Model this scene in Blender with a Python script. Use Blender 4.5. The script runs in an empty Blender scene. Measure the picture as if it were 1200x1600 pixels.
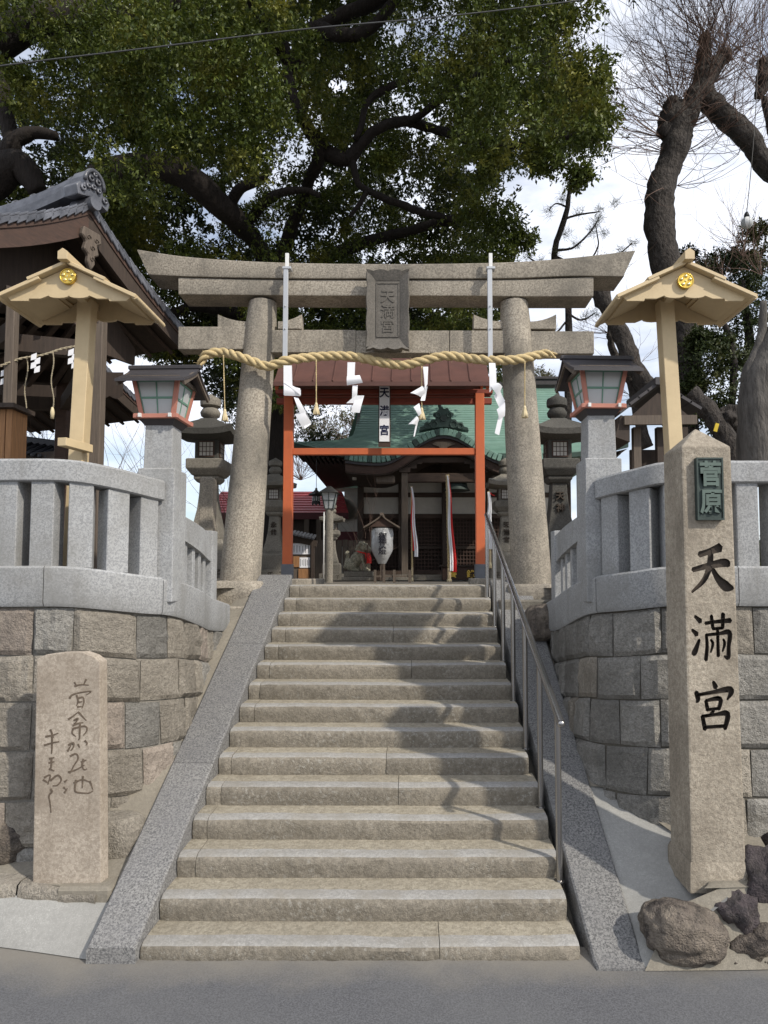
import bpy, bmesh, math, random
import numpy as np
from mathutils import Vector, Matrix, noise
R = math.radians
sc = bpy.context.scene
col = sc.collection

# ------------------------------------------------------------------ camera
EYE = 2.305
PITCH = R(3.3)
F = 1050.0
PX, PY = 642.0, 900.0 - F * math.tan(PITCH)
cam_d = bpy.data.cameras.new('camera')
cam = bpy.data.objects.new('camera', cam_d)
col.objects.link(cam)
cam.location = (0, 0, EYE)
cam.rotation_euler = (R(90) + PITCH, 0, 0)
cam_d.sensor_fit = 'VERTICAL'
cam_d.sensor_height = 36
cam_d.lens = F / 1600 * 36
cam_d.shift_x = (600 - PX) / 1600
cam_d.shift_y = (PY - 800) / 1600
cam_d.clip_start = 0.05
cam_d.clip_end = 3000
sc.camera = cam

# ------------------------------------------------------------------ light
SUN = Vector((0.78, -0.63, 0)).normalized()
ELEV = R(40)
w = bpy.data.worlds.new('World')
sc.world = w
w.use_nodes = True
nt = w.node_tree
bg = nt.nodes['Background']
sky = nt.nodes.new('ShaderNodeTexSky')
sky.sky_type = 'NISHITA'
sky.sun_disc = False
sky.sun_elevation = ELEV
sky.sun_rotation = math.atan2(SUN.x, SUN.y)
tc = nt.nodes.new('ShaderNodeTexCoord')
mp = nt.nodes.new('ShaderNodeMapping'); mp.inputs['Scale'].default_value = (1.0, 1.0, 2.6)
mp.inputs['Location'].default_value = (0.3, 0.15, 0.1)
nz = nt.nodes.new('ShaderNodeTexNoise'); nz.inputs['Scale'].default_value = 2.3
nz.inputs['Detail'].default_value = 9; nz.inputs['Roughness'].default_value = 0.6
rp = nt.nodes.new('ShaderNodeValToRGB')
rp.color_ramp.elements[0].position = 0.36; rp.color_ramp.elements[1].position = 0.60
rp.color_ramp.elements[0].color = (0.16, 0.16, 0.16, 1)
mx = nt.nodes.new('ShaderNodeMix'); mx.data_type = 'RGBA'
L = nt.links.new
L(tc.outputs['Generated'], mp.inputs['Vector']); L(mp.outputs['Vector'], nz.inputs['Vector'])
L(nz.outputs['Fac'], rp.inputs['Fac']); L(rp.outputs['Color'], mx.inputs['Factor'])
L(sky.outputs['Color'], mx.inputs['A'])
mx.inputs['B'].default_value = (8.2, 8.5, 9.3, 1)
L(mx.outputs['Result'], bg.inputs['Color'])
bg.inputs['Strength'].default_value = 0.118
sd = bpy.data.lights.new('sun', 'SUN'); sd.energy = 3.0; sd.angle = R(1.2); sd.color = (1.0, 0.93, 0.82)
sun = bpy.data.objects.new('sun', sd); col.objects.link(sun)
sv = Vector((SUN.x * math.cos(ELEV), SUN.y * math.cos(ELEV), math.sin(ELEV)))
sun.rotation_euler = sv.to_track_quat('Z', 'Y').to_euler()
sun.location = (20, -20, 20)
sc.view_settings.view_transform = 'Standard'
sc.view_settings.look = 'None'
sc.view_settings.gamma = 1
sc.view_settings.exposure = 0.28
sc.cycles.max_bounces = 6

# ------------------------------------------------------------------ helpers
def P(px, py, Y):
    """world point on the sight line through photograph pixel (px,py) at distance Y"""
    a, b = (px - PX) / F, (py - PY) / F
    d = Vector((a, math.cos(PITCH) + b * math.sin(PITCH), math.sin(PITCH) - b * math.cos(PITCH)))
    d *= Y / d.y
    return Vector((d.x, Y, EYE + d.z))

def pix(p):
    """numpy (N,3) -> pixel coordinates"""
    x = p[:, 0]; y = p[:, 1]; z = p[:, 2] - EYE
    d = y * math.cos(PITCH) + z * math.sin(PITCH)
    v = -y * math.sin(PITCH) + z * math.cos(PITCH)
    return PX + F * x / d, PY - F * v / d

rnd = random.Random(7)
ORG = {}

def tag(o, label=None, cat=None, group=None, kind=None):
    if label: o['label'] = label
    if cat: o['category'] = cat
    if group: o['group'] = group
    if kind: o['kind'] = kind
    return o

def thing(name, label, cat, loc=None, group=None):
    """an Empty at the base of a thing. loc given: parts are built in world space; else in local space"""
    o = bpy.data.objects.new(name, None); col.objects.link(o)
    o.empty_display_size = 0.2
    if loc is not None:
        o.location = loc; ORG[o.name] = Vector(loc)
    return tag(o, label, cat, group)

def link_mesh(name, me, parent):
    o = bpy.data.objects.new(name, me); col.objects.link(o)
    if parent is not None:
        o.parent = parent
        if parent.name in ORG: ORG[o.name] = ORG[parent.name]
    return o

class MB:
    """collects faces for ONE mesh"""
    def __init__(s): s.v = []; s.f = []; s.m = []
    def add(s, vs, fs, mi=0):
        n = len(s.v); s.v += [tuple(v) for v in vs]
        s.f += [tuple(i + n for i in f) for f in fs]; s.m += [mi] * len(fs); return s
    def box(s, c, d, rz=0, ry=0, rx=0, mi=0):
        x, y, z = d[0] / 2, d[1] / 2, d[2] / 2
        M = Matrix.Rotation(rz, 3, 'Z') @ Matrix.Rotation(ry, 3, 'Y') @ Matrix.Rotation(rx, 3, 'X')
        vs = [M @ Vector((i * x, j * y, k * z)) + Vector(c) for i in (-1, 1) for j in (-1, 1) for k in (-1, 1)]
        return s.add(vs, [(0, 1, 3, 2), (4, 6, 7, 5), (0, 4, 5, 1), (2, 3, 7, 6), (0, 2, 6, 4), (1, 5, 7, 3)], mi)
    def beam(s, a, b, wd, ht, up=(0, 0, 1), mi=0):
        """box from a to b, width wd sideways, height ht along up"""
        a, b = Vector(a), Vector(b); t = (b - a).normalized(); u = Vector(up)
        sd_ = t.cross(u).normalized(); u = sd_.cross(t)
        vs = [p + sd_ * (i * wd / 2) + u * (k * ht / 2) for p in (a, b) for i in (-1, 1) for k in (-1, 1)]
        return s.add(vs, [(0, 1, 3, 2), (4, 6, 7, 5), (0, 4, 5, 1), (2, 3, 7, 6), (0, 2, 6, 4), (1, 5, 7, 3)], mi)
    def frus(s, c0, d0, c1, d1, rz=0, mi=0):
        """box tapering from rectangle d0 at c0 to d1 at c1"""
        cs, sn = math.cos(rz), math.sin(rz)
        vs = []
        for c, d in ((c0, d0), (c1, d1)):
            for i, j in ((-1, -1), (1, -1), (1, 1), (-1, 1)):
                x, y = i * d[0] / 2, j * d[1] / 2
                vs.append((c[0] + x * cs - y * sn, c[1] + x * sn + y * cs, c[2]))
        return s.add(vs, [(3, 2, 1, 0), (4, 5, 6, 7)] + [(k, (k + 1) % 4, (k + 1) % 4 + 4, k + 4) for k in range(4)], mi)
    def tube(s, pts, rad, n=8, caps=True, mi=0):
        pts = [Vector(p) for p in pts]; m = len(pts)
        if not hasattr(rad, '__len__'): rad = [rad] * m
        base = len(s.v); rings = []
        ref = None
        for i, p in enumerate(pts):
            t = (pts[min(i + 1, m - 1)] - pts[max(i - 1, 0)])
            t = t.normalized() if t.length > 1e-9 else Vector((0, 0, 1))
            if ref is None: ref = Vector((0, 0, 1)) if abs(t.z) < .9 else Vector((1, 0, 0))
            sd_ = t.cross(ref).normalized(); ref = sd_.cross(t).normalized()
            for k in range(n):
                a = 2 * math.pi * k / n
                s.v.append(tuple(p + (sd_ * math.cos(a) + ref * math.sin(a)) * rad[i]))
        for i in range(m - 1):
            for k in range(n):
                a = base + i * n + k; b = base + i * n + (k + 1) % n
                s.f.append((a, b, b + n, a + n)); s.m.append(mi)
        if caps:
            s.f.append(tuple(base + k for k in range(n))[::-1]); s.m.append(mi)
            s.f.append(tuple(base + (m - 1) * n + k for k in range(n))); s.m.append(mi)
        return s
    def lathe(s, c, prof, n=16, sq=0, rz=0, mi=0, lean=(0, 0)):
        """profile [(r,z)] about c. sq=n sided polygon with flat sides when n small"""
        base = len(s.v); c = Vector(c); m = len(prof)
        for r, z in prof:
            for k in range(n):
                a = 2 * math.pi * (k + .5) / n + rz
                s.v.append((c.x + r * math.cos(a) + lean[0] * z, c.y + r * math.sin(a) + lean[1] * z, c.z + z))
        for i in range(m - 1):
            for k in range(n):
                a = base + i * n + k; b = base + i * n + (k + 1) % n
                s.f.append((a, b, b + n, a + n)); s.m.append(mi)
        s.f.append(tuple(base + k for k in range(n))[::-1]); s.m.append(mi)
        s.f.append(tuple(base + (m - 1) * n + k for k in range(n))); s.m.append(mi)
        return s
    def prism(s, poly, a, b, mi=0):
        """polygon (list of 3-D points) shifted by vectors a and b, closed"""
        n = len(poly); a, b = Vector(a), Vector(b)
        vs = [Vector(p) + a for p in poly] + [Vector(p) + b for p in poly]
        return s.add(vs, [tuple(range(n))[::-1], tuple(range(n, 2 * n))] + [(k, (k + 1) % n, (k + 1) % n + n, k + n) for k in range(n)], mi)
    def grid(s, rows, mi=0, flip=False):
        n = len(rows[0]); base = len(s.v)
        for r in rows: s.v += [tuple(p) for p in r]
        for i in range(len(rows) - 1):
            for k in range(n - 1):
                a = base + i * n + k
                f = (a, a + 1, a + n + 1, a + n)
                s.f.append(f[::-1] if flip else f); s.m.append(mi)
        return s
    def build(s, name, mat, parent=None, bevel=0, smooth=False, seg=1, auto=None, rough=0, kind=None):
        off = ORG.get(parent.name, Vector((0, 0, 0))) if parent is not None else Vector((0, 0, 0))
        me = bpy.data.meshes.new(name)
        me.from_pydata([(v[0] - off[0], v[1] - off[1], v[2] - off[2]) for v in s.v], [], s.f)
        mats = mat if isinstance(mat, (list, tuple)) else [mat]
        for q in mats: me.materials.append(q)
        if any(s.m): me.polygons.foreach_set('material_index', s.m)
        if True:
            bm = bmesh.new(); bm.from_mesh(me)
            bmesh.ops.recalc_face_normals(bm, faces=bm.faces)
            if bevel:
                ed = [e for e in bm.edges if len(e.link_faces) == 2 and e.calc_face_angle(0) > R(28)]
                bmesh.ops.bevel(bm, geom=ed, offset=bevel, offset_type='OFFSET', segments=seg, profile=.6, affect='EDGES', clamp_overlap=True)
            if rough:
                for v in bm.verts:
                    q = noise.noise_vector(v.co * 7) * rough
                    v.co += q
            bm.to_mesh(me); bm.free()
        if smooth:
            me.polygons.foreach_set('use_smooth', [True] * len(me.polygons))
            if auto: me.set_sharp_from_angle(angle=R(auto))
        me.update()
        o = link_mesh(name, me, parent)
        if kind: o['kind'] = kind
        return o

def children(o): return [c for c in bpy.data.objects if c.parent == o]
def copy_tree(o, parent=None, root=True):
    c = o.copy(); col.objects.link(c)
    if parent is not None: c.parent = parent
    for ch in list(o.children): copy_tree(ch, c, False)
    return c

def catmull(pts, n=8):
    pts = [Vector(p) for p in pts]; out = []
    for i in range(len(pts) - 1):
        p0 = pts[max(i - 1, 0)]; p1 = pts[i]; p2 = pts[i + 1]; p3 = pts[min(i + 2, len(pts) - 1)]
        for k in range(n):
            t = k / n
            out.append(.5 * ((2 * p1) + (p2 - p0) * t + (2 * p0 - 5 * p1 + 4 * p2 - p3) * t * t + (3 * p1 - p0 - 3 * p2 + p3) * t ** 3))
    out.append(pts[-1]); return out

class Path:
    """arc-length parametrised polyline of N-vectors (first two or three are space)"""
    def __init__(s, pts):
        s.p = [np.array(p, float) for p in pts]; s.s = [0.0]
        for a, b in zip(s.p, s.p[1:]): s.s.append(s.s[-1] + float(np.linalg.norm((b - a)[:2])))
        s.len = s.s[-1]
    def at(s, t):
        t = min(max(t, 0), s.len)
        for i in range(len(s.p) - 1):
            if t <= s.s[i + 1] or i == len(s.p) - 2:
                d = s.s[i + 1] - s.s[i]; u = (t - s.s[i]) / d if d else 0
                return s.p[i] * (1 - u) + s.p[i + 1] * u
    def tan(s, t):
        a = s.at(t - .02); b = s.at(t + .02); d = (b - a)[:2]; return d / np.linalg.norm(d)

# ------------------------------------------------------------------ materials
def newmat(name):
    m = bpy.data.materials.new(name); m.use_nodes = True
    return m, m.node_tree, m.node_tree.nodes['Principled BSDF']

def N(nt, t, **k):
    n = nt.nodes.new(t)
    for a, b in k.items(): n.inputs[a].default_value = b
    return n

def mixc(nt, fac, a, b, mode='MIX', f=None):
    m = nt.nodes.new('ShaderNodeMix'); m.data_type = 'RGBA'; m.blend_type = mode
    if f is not None: m.inputs['Factor'].default_value = f
    else: nt.links.new(fac, m.inputs['Factor'])
    for s_, x in (('A', a), ('B', b)):
        if isinstance(x, tuple): m.inputs[s_].default_value = (*x[:3], 1)
        else: nt.links.new(x, m.inputs[s_])
    return m.outputs['Result']

def ramp(nt, src, p0, p1, c0=0.0, c1=1.0):
    r = nt.nodes.new('ShaderNodeMapRange'); r.inputs['From Min'].default_value = p0; r.inputs['From Max'].default_value = p1
    r.inputs['To Min'].default_value = c0; r.inputs['To Max'].default_value = c1
    nt.links.new(src, r.inputs['Value']); return r.outputs['Result']

def noisef(nt, vec, scale, detail=3, rough=.5):
    n = N(nt, 'ShaderNodeTexNoise', Scale=scale, Detail=detail, Roughness=rough)
    nt.links.new(vec, n.inputs['Vector']); return n.outputs['Fac']

def stone(name, c, dark=None, grain=(70, 170), gk=.55, stain=None, stainamt=.5, stscale=1.3, bump=.4, bscale=22, vary=.25, rough=.88, bdist=.012, streak=0, lich=0, edge=None):
    """granite-like: light and dark grains, soft stains, per-stone tint, relief"""
    m, nt, b = newmat(name)
    g = nt.nodes.new('ShaderNodeNewGeometry').outputs['Position']
    oi = nt.nodes.new('ShaderNodeObjectInfo')
    ad = nt.nodes.new('ShaderNodeVectorMath'); ad.operation = 'ADD'
    sc_ = nt.nodes.new('ShaderNodeVectorMath'); sc_.operation = 'SCALE'; sc_.inputs['Scale'].default_value = 3.0
    cm = nt.nodes.new('ShaderNodeCombineXYZ')
    for k in 'XYZ': nt.links.new(oi.outputs['Random'], cm.inputs[k])
    nt.links.new(cm.outputs[0], sc_.inputs[0]); nt.links.new(g, ad.inputs[0]); nt.links.new(sc_.outputs[0], ad.inputs[1])
    v = ad.outputs[0]
    dk = dark or tuple(x * .35 for x in c)
    a = mixc(nt, ramp(nt, noisef(nt, v, grain[0] * .62, 3, .75), .43, .57), dk, c)
    a = mixc(nt, None, c, a, f=gk)
    a = mixc(nt, ramp(nt, noisef(nt, v, grain[1] * .6, 2, .8), .54, .66, 0, .6), a, tuple(min(x * 1.45, .8) for x in c))
    st = stain or tuple(x * .5 for x in c)
    if streak:
        mpn = nt.nodes.new('ShaderNodeMapping'); mpn.inputs['Scale'].default_value = (1, 1, .15); nt.links.new(v, mpn.inputs['Vector'])
        a = mixc(nt, ramp(nt, noisef(nt, mpn.outputs[0], 7, 5, .65), .52, .72, 0, streak), a, st)
    a = mixc(nt, ramp(nt, noisef(nt, g, stscale, 6, .65), .42, .68, 0, stainamt), a, st)
    a = mixc(nt, ramp(nt, noisef(nt, v, 9, 5, .7), .3, .7, 0, .45), a, tuple(x * .72 for x in c))
    if lich:      # pale crusts of lichen and bare bruised grains, in drifts
        lf = nt.nodes.new('ShaderNodeMath'); lf.operation = 'MULTIPLY'
        nt.links.new(ramp(nt, noisef(nt, v, 34, 4, .75), .55, .62, 0, lich), lf.inputs[0]); nt.links.new(ramp(nt, noisef(nt, g, 1.6, 4, .6), .42, .60), lf.inputs[1])
        a = mixc(nt, lf.outputs[0], a, (.46, .45, .41))
    if edge:      # road dust gathered along the foot of the steps
        sx = nt.nodes.new('ShaderNodeSeparateXYZ'); nt.links.new(g, sx.inputs[0])
        ma_ = nt.nodes.new('ShaderNodeMath'); ma_.operation = 'MULTIPLY_ADD'; ma_.inputs[1].default_value = .55
        nt.links.new(noisef(nt, g, 2.2, 6, .65), ma_.inputs[0]); nt.links.new(sx.outputs['Y'], ma_.inputs[2])
        a = mixc(nt, ramp(nt, ma_.outputs[0], 4.05, 4.36, 0, .7), a, edge)
    hv = nt.nodes.new('ShaderNodeHueSaturation')
    nt.links.new(a, hv.inputs['Color']); nt.links.new(ramp(nt, oi.outputs['Random'], 0, 1, 1 - vary, 1 + vary), hv.inputs['Value'])
    nt.links.new(hv.outputs[0], b.inputs['Base Color'])
    b.inputs['Roughness'].default_value = rough; b.inputs['Specular IOR Level'].default_value = .25
    bn = N(nt, 'ShaderNodeBump', Strength=bump, Distance=bdist)
    ma = nt.nodes.new('ShaderNodeMath'); ma.operation = 'ADD'
    m2 = nt.nodes.new('ShaderNodeMath'); m2.operation = 'MULTIPLY'; m2.inputs[1].default_value = .35
    nt.links.new(noisef(nt, v, bscale, 6, .65), ma.inputs[0]); nt.links.new(noisef(nt, v, bscale * 6, 2, .6), m2.inputs[0])
    nt.links.new(m2.outputs[0], ma.inputs[1])
    nt.links.new(ma.outputs[0], bn.inputs['Height']); nt.links.new(bn.outputs[0], b.inputs['Normal'])
    return m

def plain(name, c, rough=.6, c2=None, scale=6, detail=5, bump=0, bscale=40, metal=0, amt=.6, stretch=None, spec=.4, bdist=.005, vary=0):
    m, nt, b = newmat(name)
    g = nt.nodes.new('ShaderNodeTexCoord').outputs['Object']
    if stretch:
        mpn = nt.nodes.new('ShaderNodeMapping'); mpn.inputs['Scale'].default_value = stretch; nt.links.new(g, mpn.inputs['Vector']); g = mpn.outputs[0]
    a = mixc(nt, ramp(nt, noisef(nt, g, scale, detail, .65), .35, .68, 0, amt), c, c2 or tuple(x * .6 for x in c))
    if vary:
        oi = nt.nodes.new('ShaderNodeObjectInfo'); hv = nt.nodes.new('ShaderNodeHueSaturation')
        nt.links.new(a, hv.inputs['Color']); nt.links.new(ramp(nt, oi.outputs['Random'], 0, 1, 1 - vary, 1 + vary), hv.inputs['Value']); a = hv.outputs[0]
    nt.links.new(a, b.inputs['Base Color'])
    b.inputs['Roughness'].default_value = rough; b.inputs['Metallic'].default_value = metal; b.inputs['Specular IOR Level'].default_value = spec
    if bump:
        bn = N(nt, 'ShaderNodeBump', Strength=bump, Distance=bdist)
        nt.links.new(noisef(nt, g, bscale, 4, .6), bn.inputs['Height']); nt.links.new(bn.outputs[0], b.inputs['Normal'])
    return m

def leafmat(name, c1, c2, c3, rough=.45, spec=.5):
    m, nt, b = newmat(name)
    at = nt.nodes.new('ShaderNodeAttribute'); at.attribute_name = 'rnd'
    g = nt.nodes.new('ShaderNodeNewGeometry').outputs['Position']
    a = mixc(nt, at.outputs['Fac'], c1, c2)
    a = mixc(nt, ramp(nt, noisef(nt, g, .9, 3, .6), .5, .68), a, c3)
    nt.links.new(a, b.inputs['Base Color']); b.inputs['Roughness'].default_value = rough; b.inputs['Specular IOR Level'].default_value = spec
    tr = nt.nodes.new('ShaderNodeBsdfTranslucent'); nt.links.new(a, tr.inputs['Color'])
    ms = nt.nodes.new('ShaderNodeMixShader'); ms.inputs[0].default_value = .22
    out = nt.nodes['Material Output']
    nt.links.new(b.outputs[0], ms.inputs[1]); nt.links.new(tr.outputs[0], ms.inputs[2]); nt.links.new(ms.outputs[0], out.inputs['Surface'])
    return m

M = {}
M['asphalt'] = stone('asphalt', (.14, .142, .15), dark=(.05, .05, .055), grain=(150, 300), gk=.7, stain=(.18, .18, .175), stainamt=.35, stscale=.8, bump=.3, bscale=90, bdist=.005, vary=0, edge=(.24, .22, .185))
M['tread'] = stone('worn granite tread', (.36, .35, .33), grain=(60, 150), gk=.35, stain=(.24, .215, .17), stainamt=.6, stscale=4, bump=.5, bscale=26, vary=.06, bdist=.006)
M['tread_back'] = stone('sandy pitted tread', (.40, .36, .285), dark=(.17, .15, .11), grain=(38, 120), gk=.55, stain=(.23, .20, .15), stainamt=.5, stscale=5, bump=1.0, bscale=30, vary=.06, bdist=.012)
M['riser'] = stone('rough granite riser', (.275, .245, .198), grain=(55, 150), gk=.5, stain=(.12, .105, .08), stainamt=.6, stscale=1.7, bump=.9, bscale=24, vary=.10, bdist=.014, lich=.38, streak=.3)
M['slab'] = stone('grey speckled granite', (.27, .265, .255), dark=(.05, .05, .052), grain=(120, 260), gk=.9, stain=(.15, .15, .16), stainamt=.45, stscale=2, bump=.3, bscale=40, vary=.08, bdist=.006)
M['slab_side'] = M['riser']
M['block'] = stone('split granite block', (.41, .37, .31), grain=(70, 170), gk=.55, stain=(.17, .15, .12), stainamt=.7, stscale=1.6, bump=1.0, bscale=20, vary=.22, bdist=.04, streak=.5)
M['block_grey'] = stone('grey split granite block', (.34, .325, .295), grain=(70, 170), gk=.55, stain=(.13, .125, .11), stainamt=.7, stscale=1.6, bump=1.0, bscale=20, vary=.20, bdist=.04, streak=.5)
M['mortar'] = stone('dark mortar', (.16, .145, .12), gk=.3, bump=.6, vary=0)
M['coping'] = stone('dressed pale granite', (.41, .415, .415), dark=(.17, .175, .185), grain=(100, 220), gk=.7, stain=(.21, .205, .19), stainamt=.75, stscale=1.8, bump=.12, bscale=60, vary=.05, bdist=.004, streak=.6)
M['sand'] = stone('dusty road edge', (.21, .20, .18), grain=(120, 260), gk=.4, stain=(.15, .15, .15), stainamt=.6, stscale=5, bump=.2, bscale=60, vary=0, bdist=.003)
M['cement'] = stone('pale cement', (.34, .335, .315), grain=(60, 200), gk=.2, stain=(.22, .215, .20), stainamt=.6, stscale=1.6, bump=.2, bscale=30, vary=0, bdist=.006)
M['cement_tan'] = stone('tan cement', (.27, .245, .20), grain=(60, 200), gk=.3, stain=(.17, .15, .12), stainamt=.6, stscale=1.5, bump=.4, bscale=30, vary=0, bdist=.008)
M['torii'] = stone('weathered torii granite', (.43, .385, .315), dark=(.13, .11, .09), grain=(75, 160), gk=.75, stain=(.085, .08, .07), stainamt=.85, stscale=1.1, bump=.5, bscale=50, vary=.07, bdist=.008, streak=.5)
M['stele'] = stone('pinkish stele granite', (.45, .39, .32), dark=(.22, .18, .14), grain=(70, 160), gk=.6, stain=(.19, .15, .11), stainamt=.7, stscale=2.2, bump=.4, bscale=45, vary=0, bdist=.006, streak=.4)
M['stele_r'] = stone('rough stele granite', (.48, .42, .335), dark=(.20, .17, .13), grain=(60, 160), gk=.6, stain=(.15, .125, .095), stainamt=.75, stscale=1.5, bump=.8, bscale=35, vary=0, bdist=.012, streak=.45)
M['engrave'] = stone('engraved letter', (.075, .06, .048), gk=.4, bump=.5, vary=0)
M['engrave_l'] = stone('shallow engraved letter', (.15, .115, .085), gk=.4, bump=.5, vary=0)
M['lantern'] = stone('mossy lantern granite', (.27, .245, .205), dark=(.09, .085, .07), grain=(60, 150), gk=.6, stain=(.09, .088, .075), stainamt=.75, stscale=1.2, bump=.7, bscale=24, vary=.15, bdist=.012)
M['lantern_dk'] = stone('blackened lantern granite', (.105, .10, .09), dark=(.04, .04, .035), grain=(60, 150), gk=.6, stain=(.045, .045, .04), stainamt=.7, stscale=1.2, bump=.7, bscale=24, vary=.15, bdist=.012)
M['rock'] = stone('dark garden rock', (.155, .13, .11), dark=(.03, .027, .027), grain=(22, 70), gk=.9, stain=(.34, .29, .23), stainamt=.6, stscale=6, bump=1, bscale=14, vary=.1, bdist=.06, streak=.9)
M['lava'] = stone('dark lava rock', (.075, .062, .065), dark=(.02, .02, .022), grain=(14, 60), gk=.8, stain=(.16, .14, .12), stainamt=.35, stscale=7, bump=1, bscale=14, vary=.1, bdist=.04)
M['tablet'] = stone('dark weathered tablet stone', (.17, .155, .135), dark=(.07, .065, .06), grain=(75, 160), gk=.6, stain=(.08, .075, .065), stainamt=.6, stscale=3, bump=.5, bscale=40, vary=.03, bdist=.006)
M['komainu'] = stone('lichen guardian stone', (.42, .39, .30), dark=(.09, .09, .06), grain=(30, 120), gk=.8, stain=(.10, .11, .07), bump=1, bscale=25, vary=0, bdist=.02)
M['soil'] = stone('precinct gravel', (.24, .215, .18), gk=.5, bump=.5, vary=0)
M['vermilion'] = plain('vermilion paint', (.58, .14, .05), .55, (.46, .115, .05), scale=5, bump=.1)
M['vermilion_shade'] = plain('shaded vermilion', (.26, .055, .03), .65, (.16, .04, .028), scale=5)  # darker copy of the vermilion, shade under the gate roof put into the colour
M['grey_paint'] = plain('grey paint', (.16, .17, .19), .6)
M['rust_roof'] = plain('brown sheet copper', (.13, .062, .05), .55, (.075, .04, .035), scale=4)
M['cream'] = plain('cream painted steel', (.60, .47, .28), .5, (.44, .34, .20), scale=5, amt=.5, bump=.15, bscale=60)
M['gold'] = plain('gilt metal', (.80, .56, .12), .3, (.5, .32, .05), metal=.9, scale=30)
M['gold_lt'] = plain('polished gilt boss', (.9, .74, .32), .22, metal=.9, scale=30, amt=.1)
M['wood_dk'] = plain('dark weathered timber', (.055, .038, .028), .75, (.02, .015, .012), scale=6, stretch=(6, 6, .6), bump=.3)
M['wood_h'] = plain('dark horizontal timber', (.07, .045, .032), .75, (.022, .016, .012), scale=5, stretch=(.8, 4, 6), bump=.3)
M['wood_red'] = plain('reddish bargeboard', (.075, .042, .03), .7, (.03, .02, .016), scale=5, stretch=(2, 2, 8), bump=.3)
M['wood_grey'] = plain('grey weathered timber', (.14, .11, .085), .8, (.05, .04, .033), scale=8, stretch=(8, 8, .5), bump=.4)
M['wood_warm'] = plain('warm orange board', (.36, .18, .075), .7, (.13, .07, .035), scale=9, stretch=(9, 9, .5), bump=.2)
M['tile'] = plain('grey smoked roof tile', (.13, .135, .155), .36, (.045, .048, .058), scale=7, vary=.3, spec=.6, bump=.5, bscale=30, bdist=.006, amt=.85)
M['tile_dk'] = plain('dark smoked roof tile', (.05, .053, .062), .5, (.028, .03, .036), scale=9, vary=.2)
M['plaster'] = plain('white plaster', (.55, .53, .48), .8, (.42, .40, .36), scale=3)
M['verdigris'] = plain('verdigris copper', (.21, .345, .285), .6, (.12, .23, .19), scale=2.5, stretch=(1, 1, 2), bump=.1, vary=.06)
M['verdigris_dk'] = plain('dark verdigris', (.055, .095, .08), .6, (.03, .045, .04), scale=5)
M['bronze'] = plain('green bronze', (.06, .08, .072), .55, (.03, .04, .037), metal=.4, scale=12, bump=.2)
M['bronze_lt'] = plain('raised bronze letter', (.12, .16, .14), .55, metal=.4, scale=12)
M['bark'] = plain('dark bark', (.024, .018, .015), .9, (.010, .008, .007), scale=3.5, stretch=(3, 3, .6), bump=1, bscale=9, bdist=.04)
M['bark_grey'] = plain('grey bark', (.075, .064, .056), .9, (.018, .015, .013), scale=8, stretch=(2, 2, 1), bump=1, bscale=11, bdist=.09, amt=.9)
M['bark_smooth'] = plain('smooth grey bark', (.13, .118, .105), .85, (.05, .045, .04), scale=5, stretch=(2.2, 2.2, .6), bump=1, bscale=9, bdist=.035, amt=.9)
M['twig'] = plain('bare brown twig', (.13, .08, .06), .8, scale=6)
M['rope'] = plain('straw rope', (.58, .46, .25), .85, (.38, .28, .13), scale=60, bump=.6, bscale=160, bdist=.006)
M['rope_old'] = plain('old dull rope', (.34, .29, .20), .9, (.2, .17, .12), scale=60)
M['straw'] = plain('pale straw', (.66, .56, .36), .85, (.5, .4, .22), scale=90)
M['paper'] = plain('white paper', (.84, .84, .86), .7, (.78, .78, .8), scale=8, amt=.3)
M['paper_grey'] = plain('shaded white paper', (.6, .6, .6), .7)
M['steel'] = plain('brushed stainless steel', (.42, .41, .40), .24, (.34, .33, .32), scale=50, metal=.95, stretch=(1, 1, .05))
M['alu'] = plain('grey aluminium channel', (.50, .51, .52), .42, (.42, .43, .44), scale=4, metal=.4)
M['alu_w'] = plain('white end bracket', (.78, .78, .76), .5)
M['salmon'] = plain('salmon painted wood', (.48, .20, .145), .6, (.36, .15, .11), scale=5, bump=.1)
M['mint'] = plain('green painted muntin', (.14, .27, .20), .55, (.10, .2, .15), scale=5)
M['frost'] = plain('frosted lamp pane', (.46, .48, .48), .35, (.40, .42, .42), scale=2, spec=.5)
M['slate'] = plain('dark sheet roof', (.05, .045, .048), .55, (.03, .028, .03), scale=5)
M['red'] = plain('red cloth', (.75, .03, .025), .7, (.6, .02, .02), scale=3)
M['redroof'] = plain('red sheet roof', (.38, .045, .05), .5, (.28, .035, .04), scale=3)
M['maroon'] = plain('maroon board', (.10, .02, .025), .6)
M['ink'] = plain('black ink', (.012, .012, .02), .7)
M['navy'] = plain('navy ink', (.01, .015, .06), .7)
M['black'] = plain('black iron', (.012, .012, .013), .5)
M['cable'] = plain('dull cable', (.06, .062, .065), .6)
M['vinyl'] = plain('cloudy plastic wrap', (.40, .405, .41), .22, (.22, .225, .23), scale=7, bump=.8, bscale=14, bdist=.02, spec=.8)
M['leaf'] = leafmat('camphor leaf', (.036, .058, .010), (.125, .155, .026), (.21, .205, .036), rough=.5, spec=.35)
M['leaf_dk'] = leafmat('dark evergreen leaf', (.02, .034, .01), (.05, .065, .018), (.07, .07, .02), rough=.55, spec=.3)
M['needle'] = leafmat('pine needle', (.06, .075, .03), (.10, .11, .05), (.09, .09, .05), rough=.7)
M['leaf_pale'] = leafmat('pale dry leaf', (.10, .10, .05), (.16, .15, .08), (.12, .13, .06), rough=.7)

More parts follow.
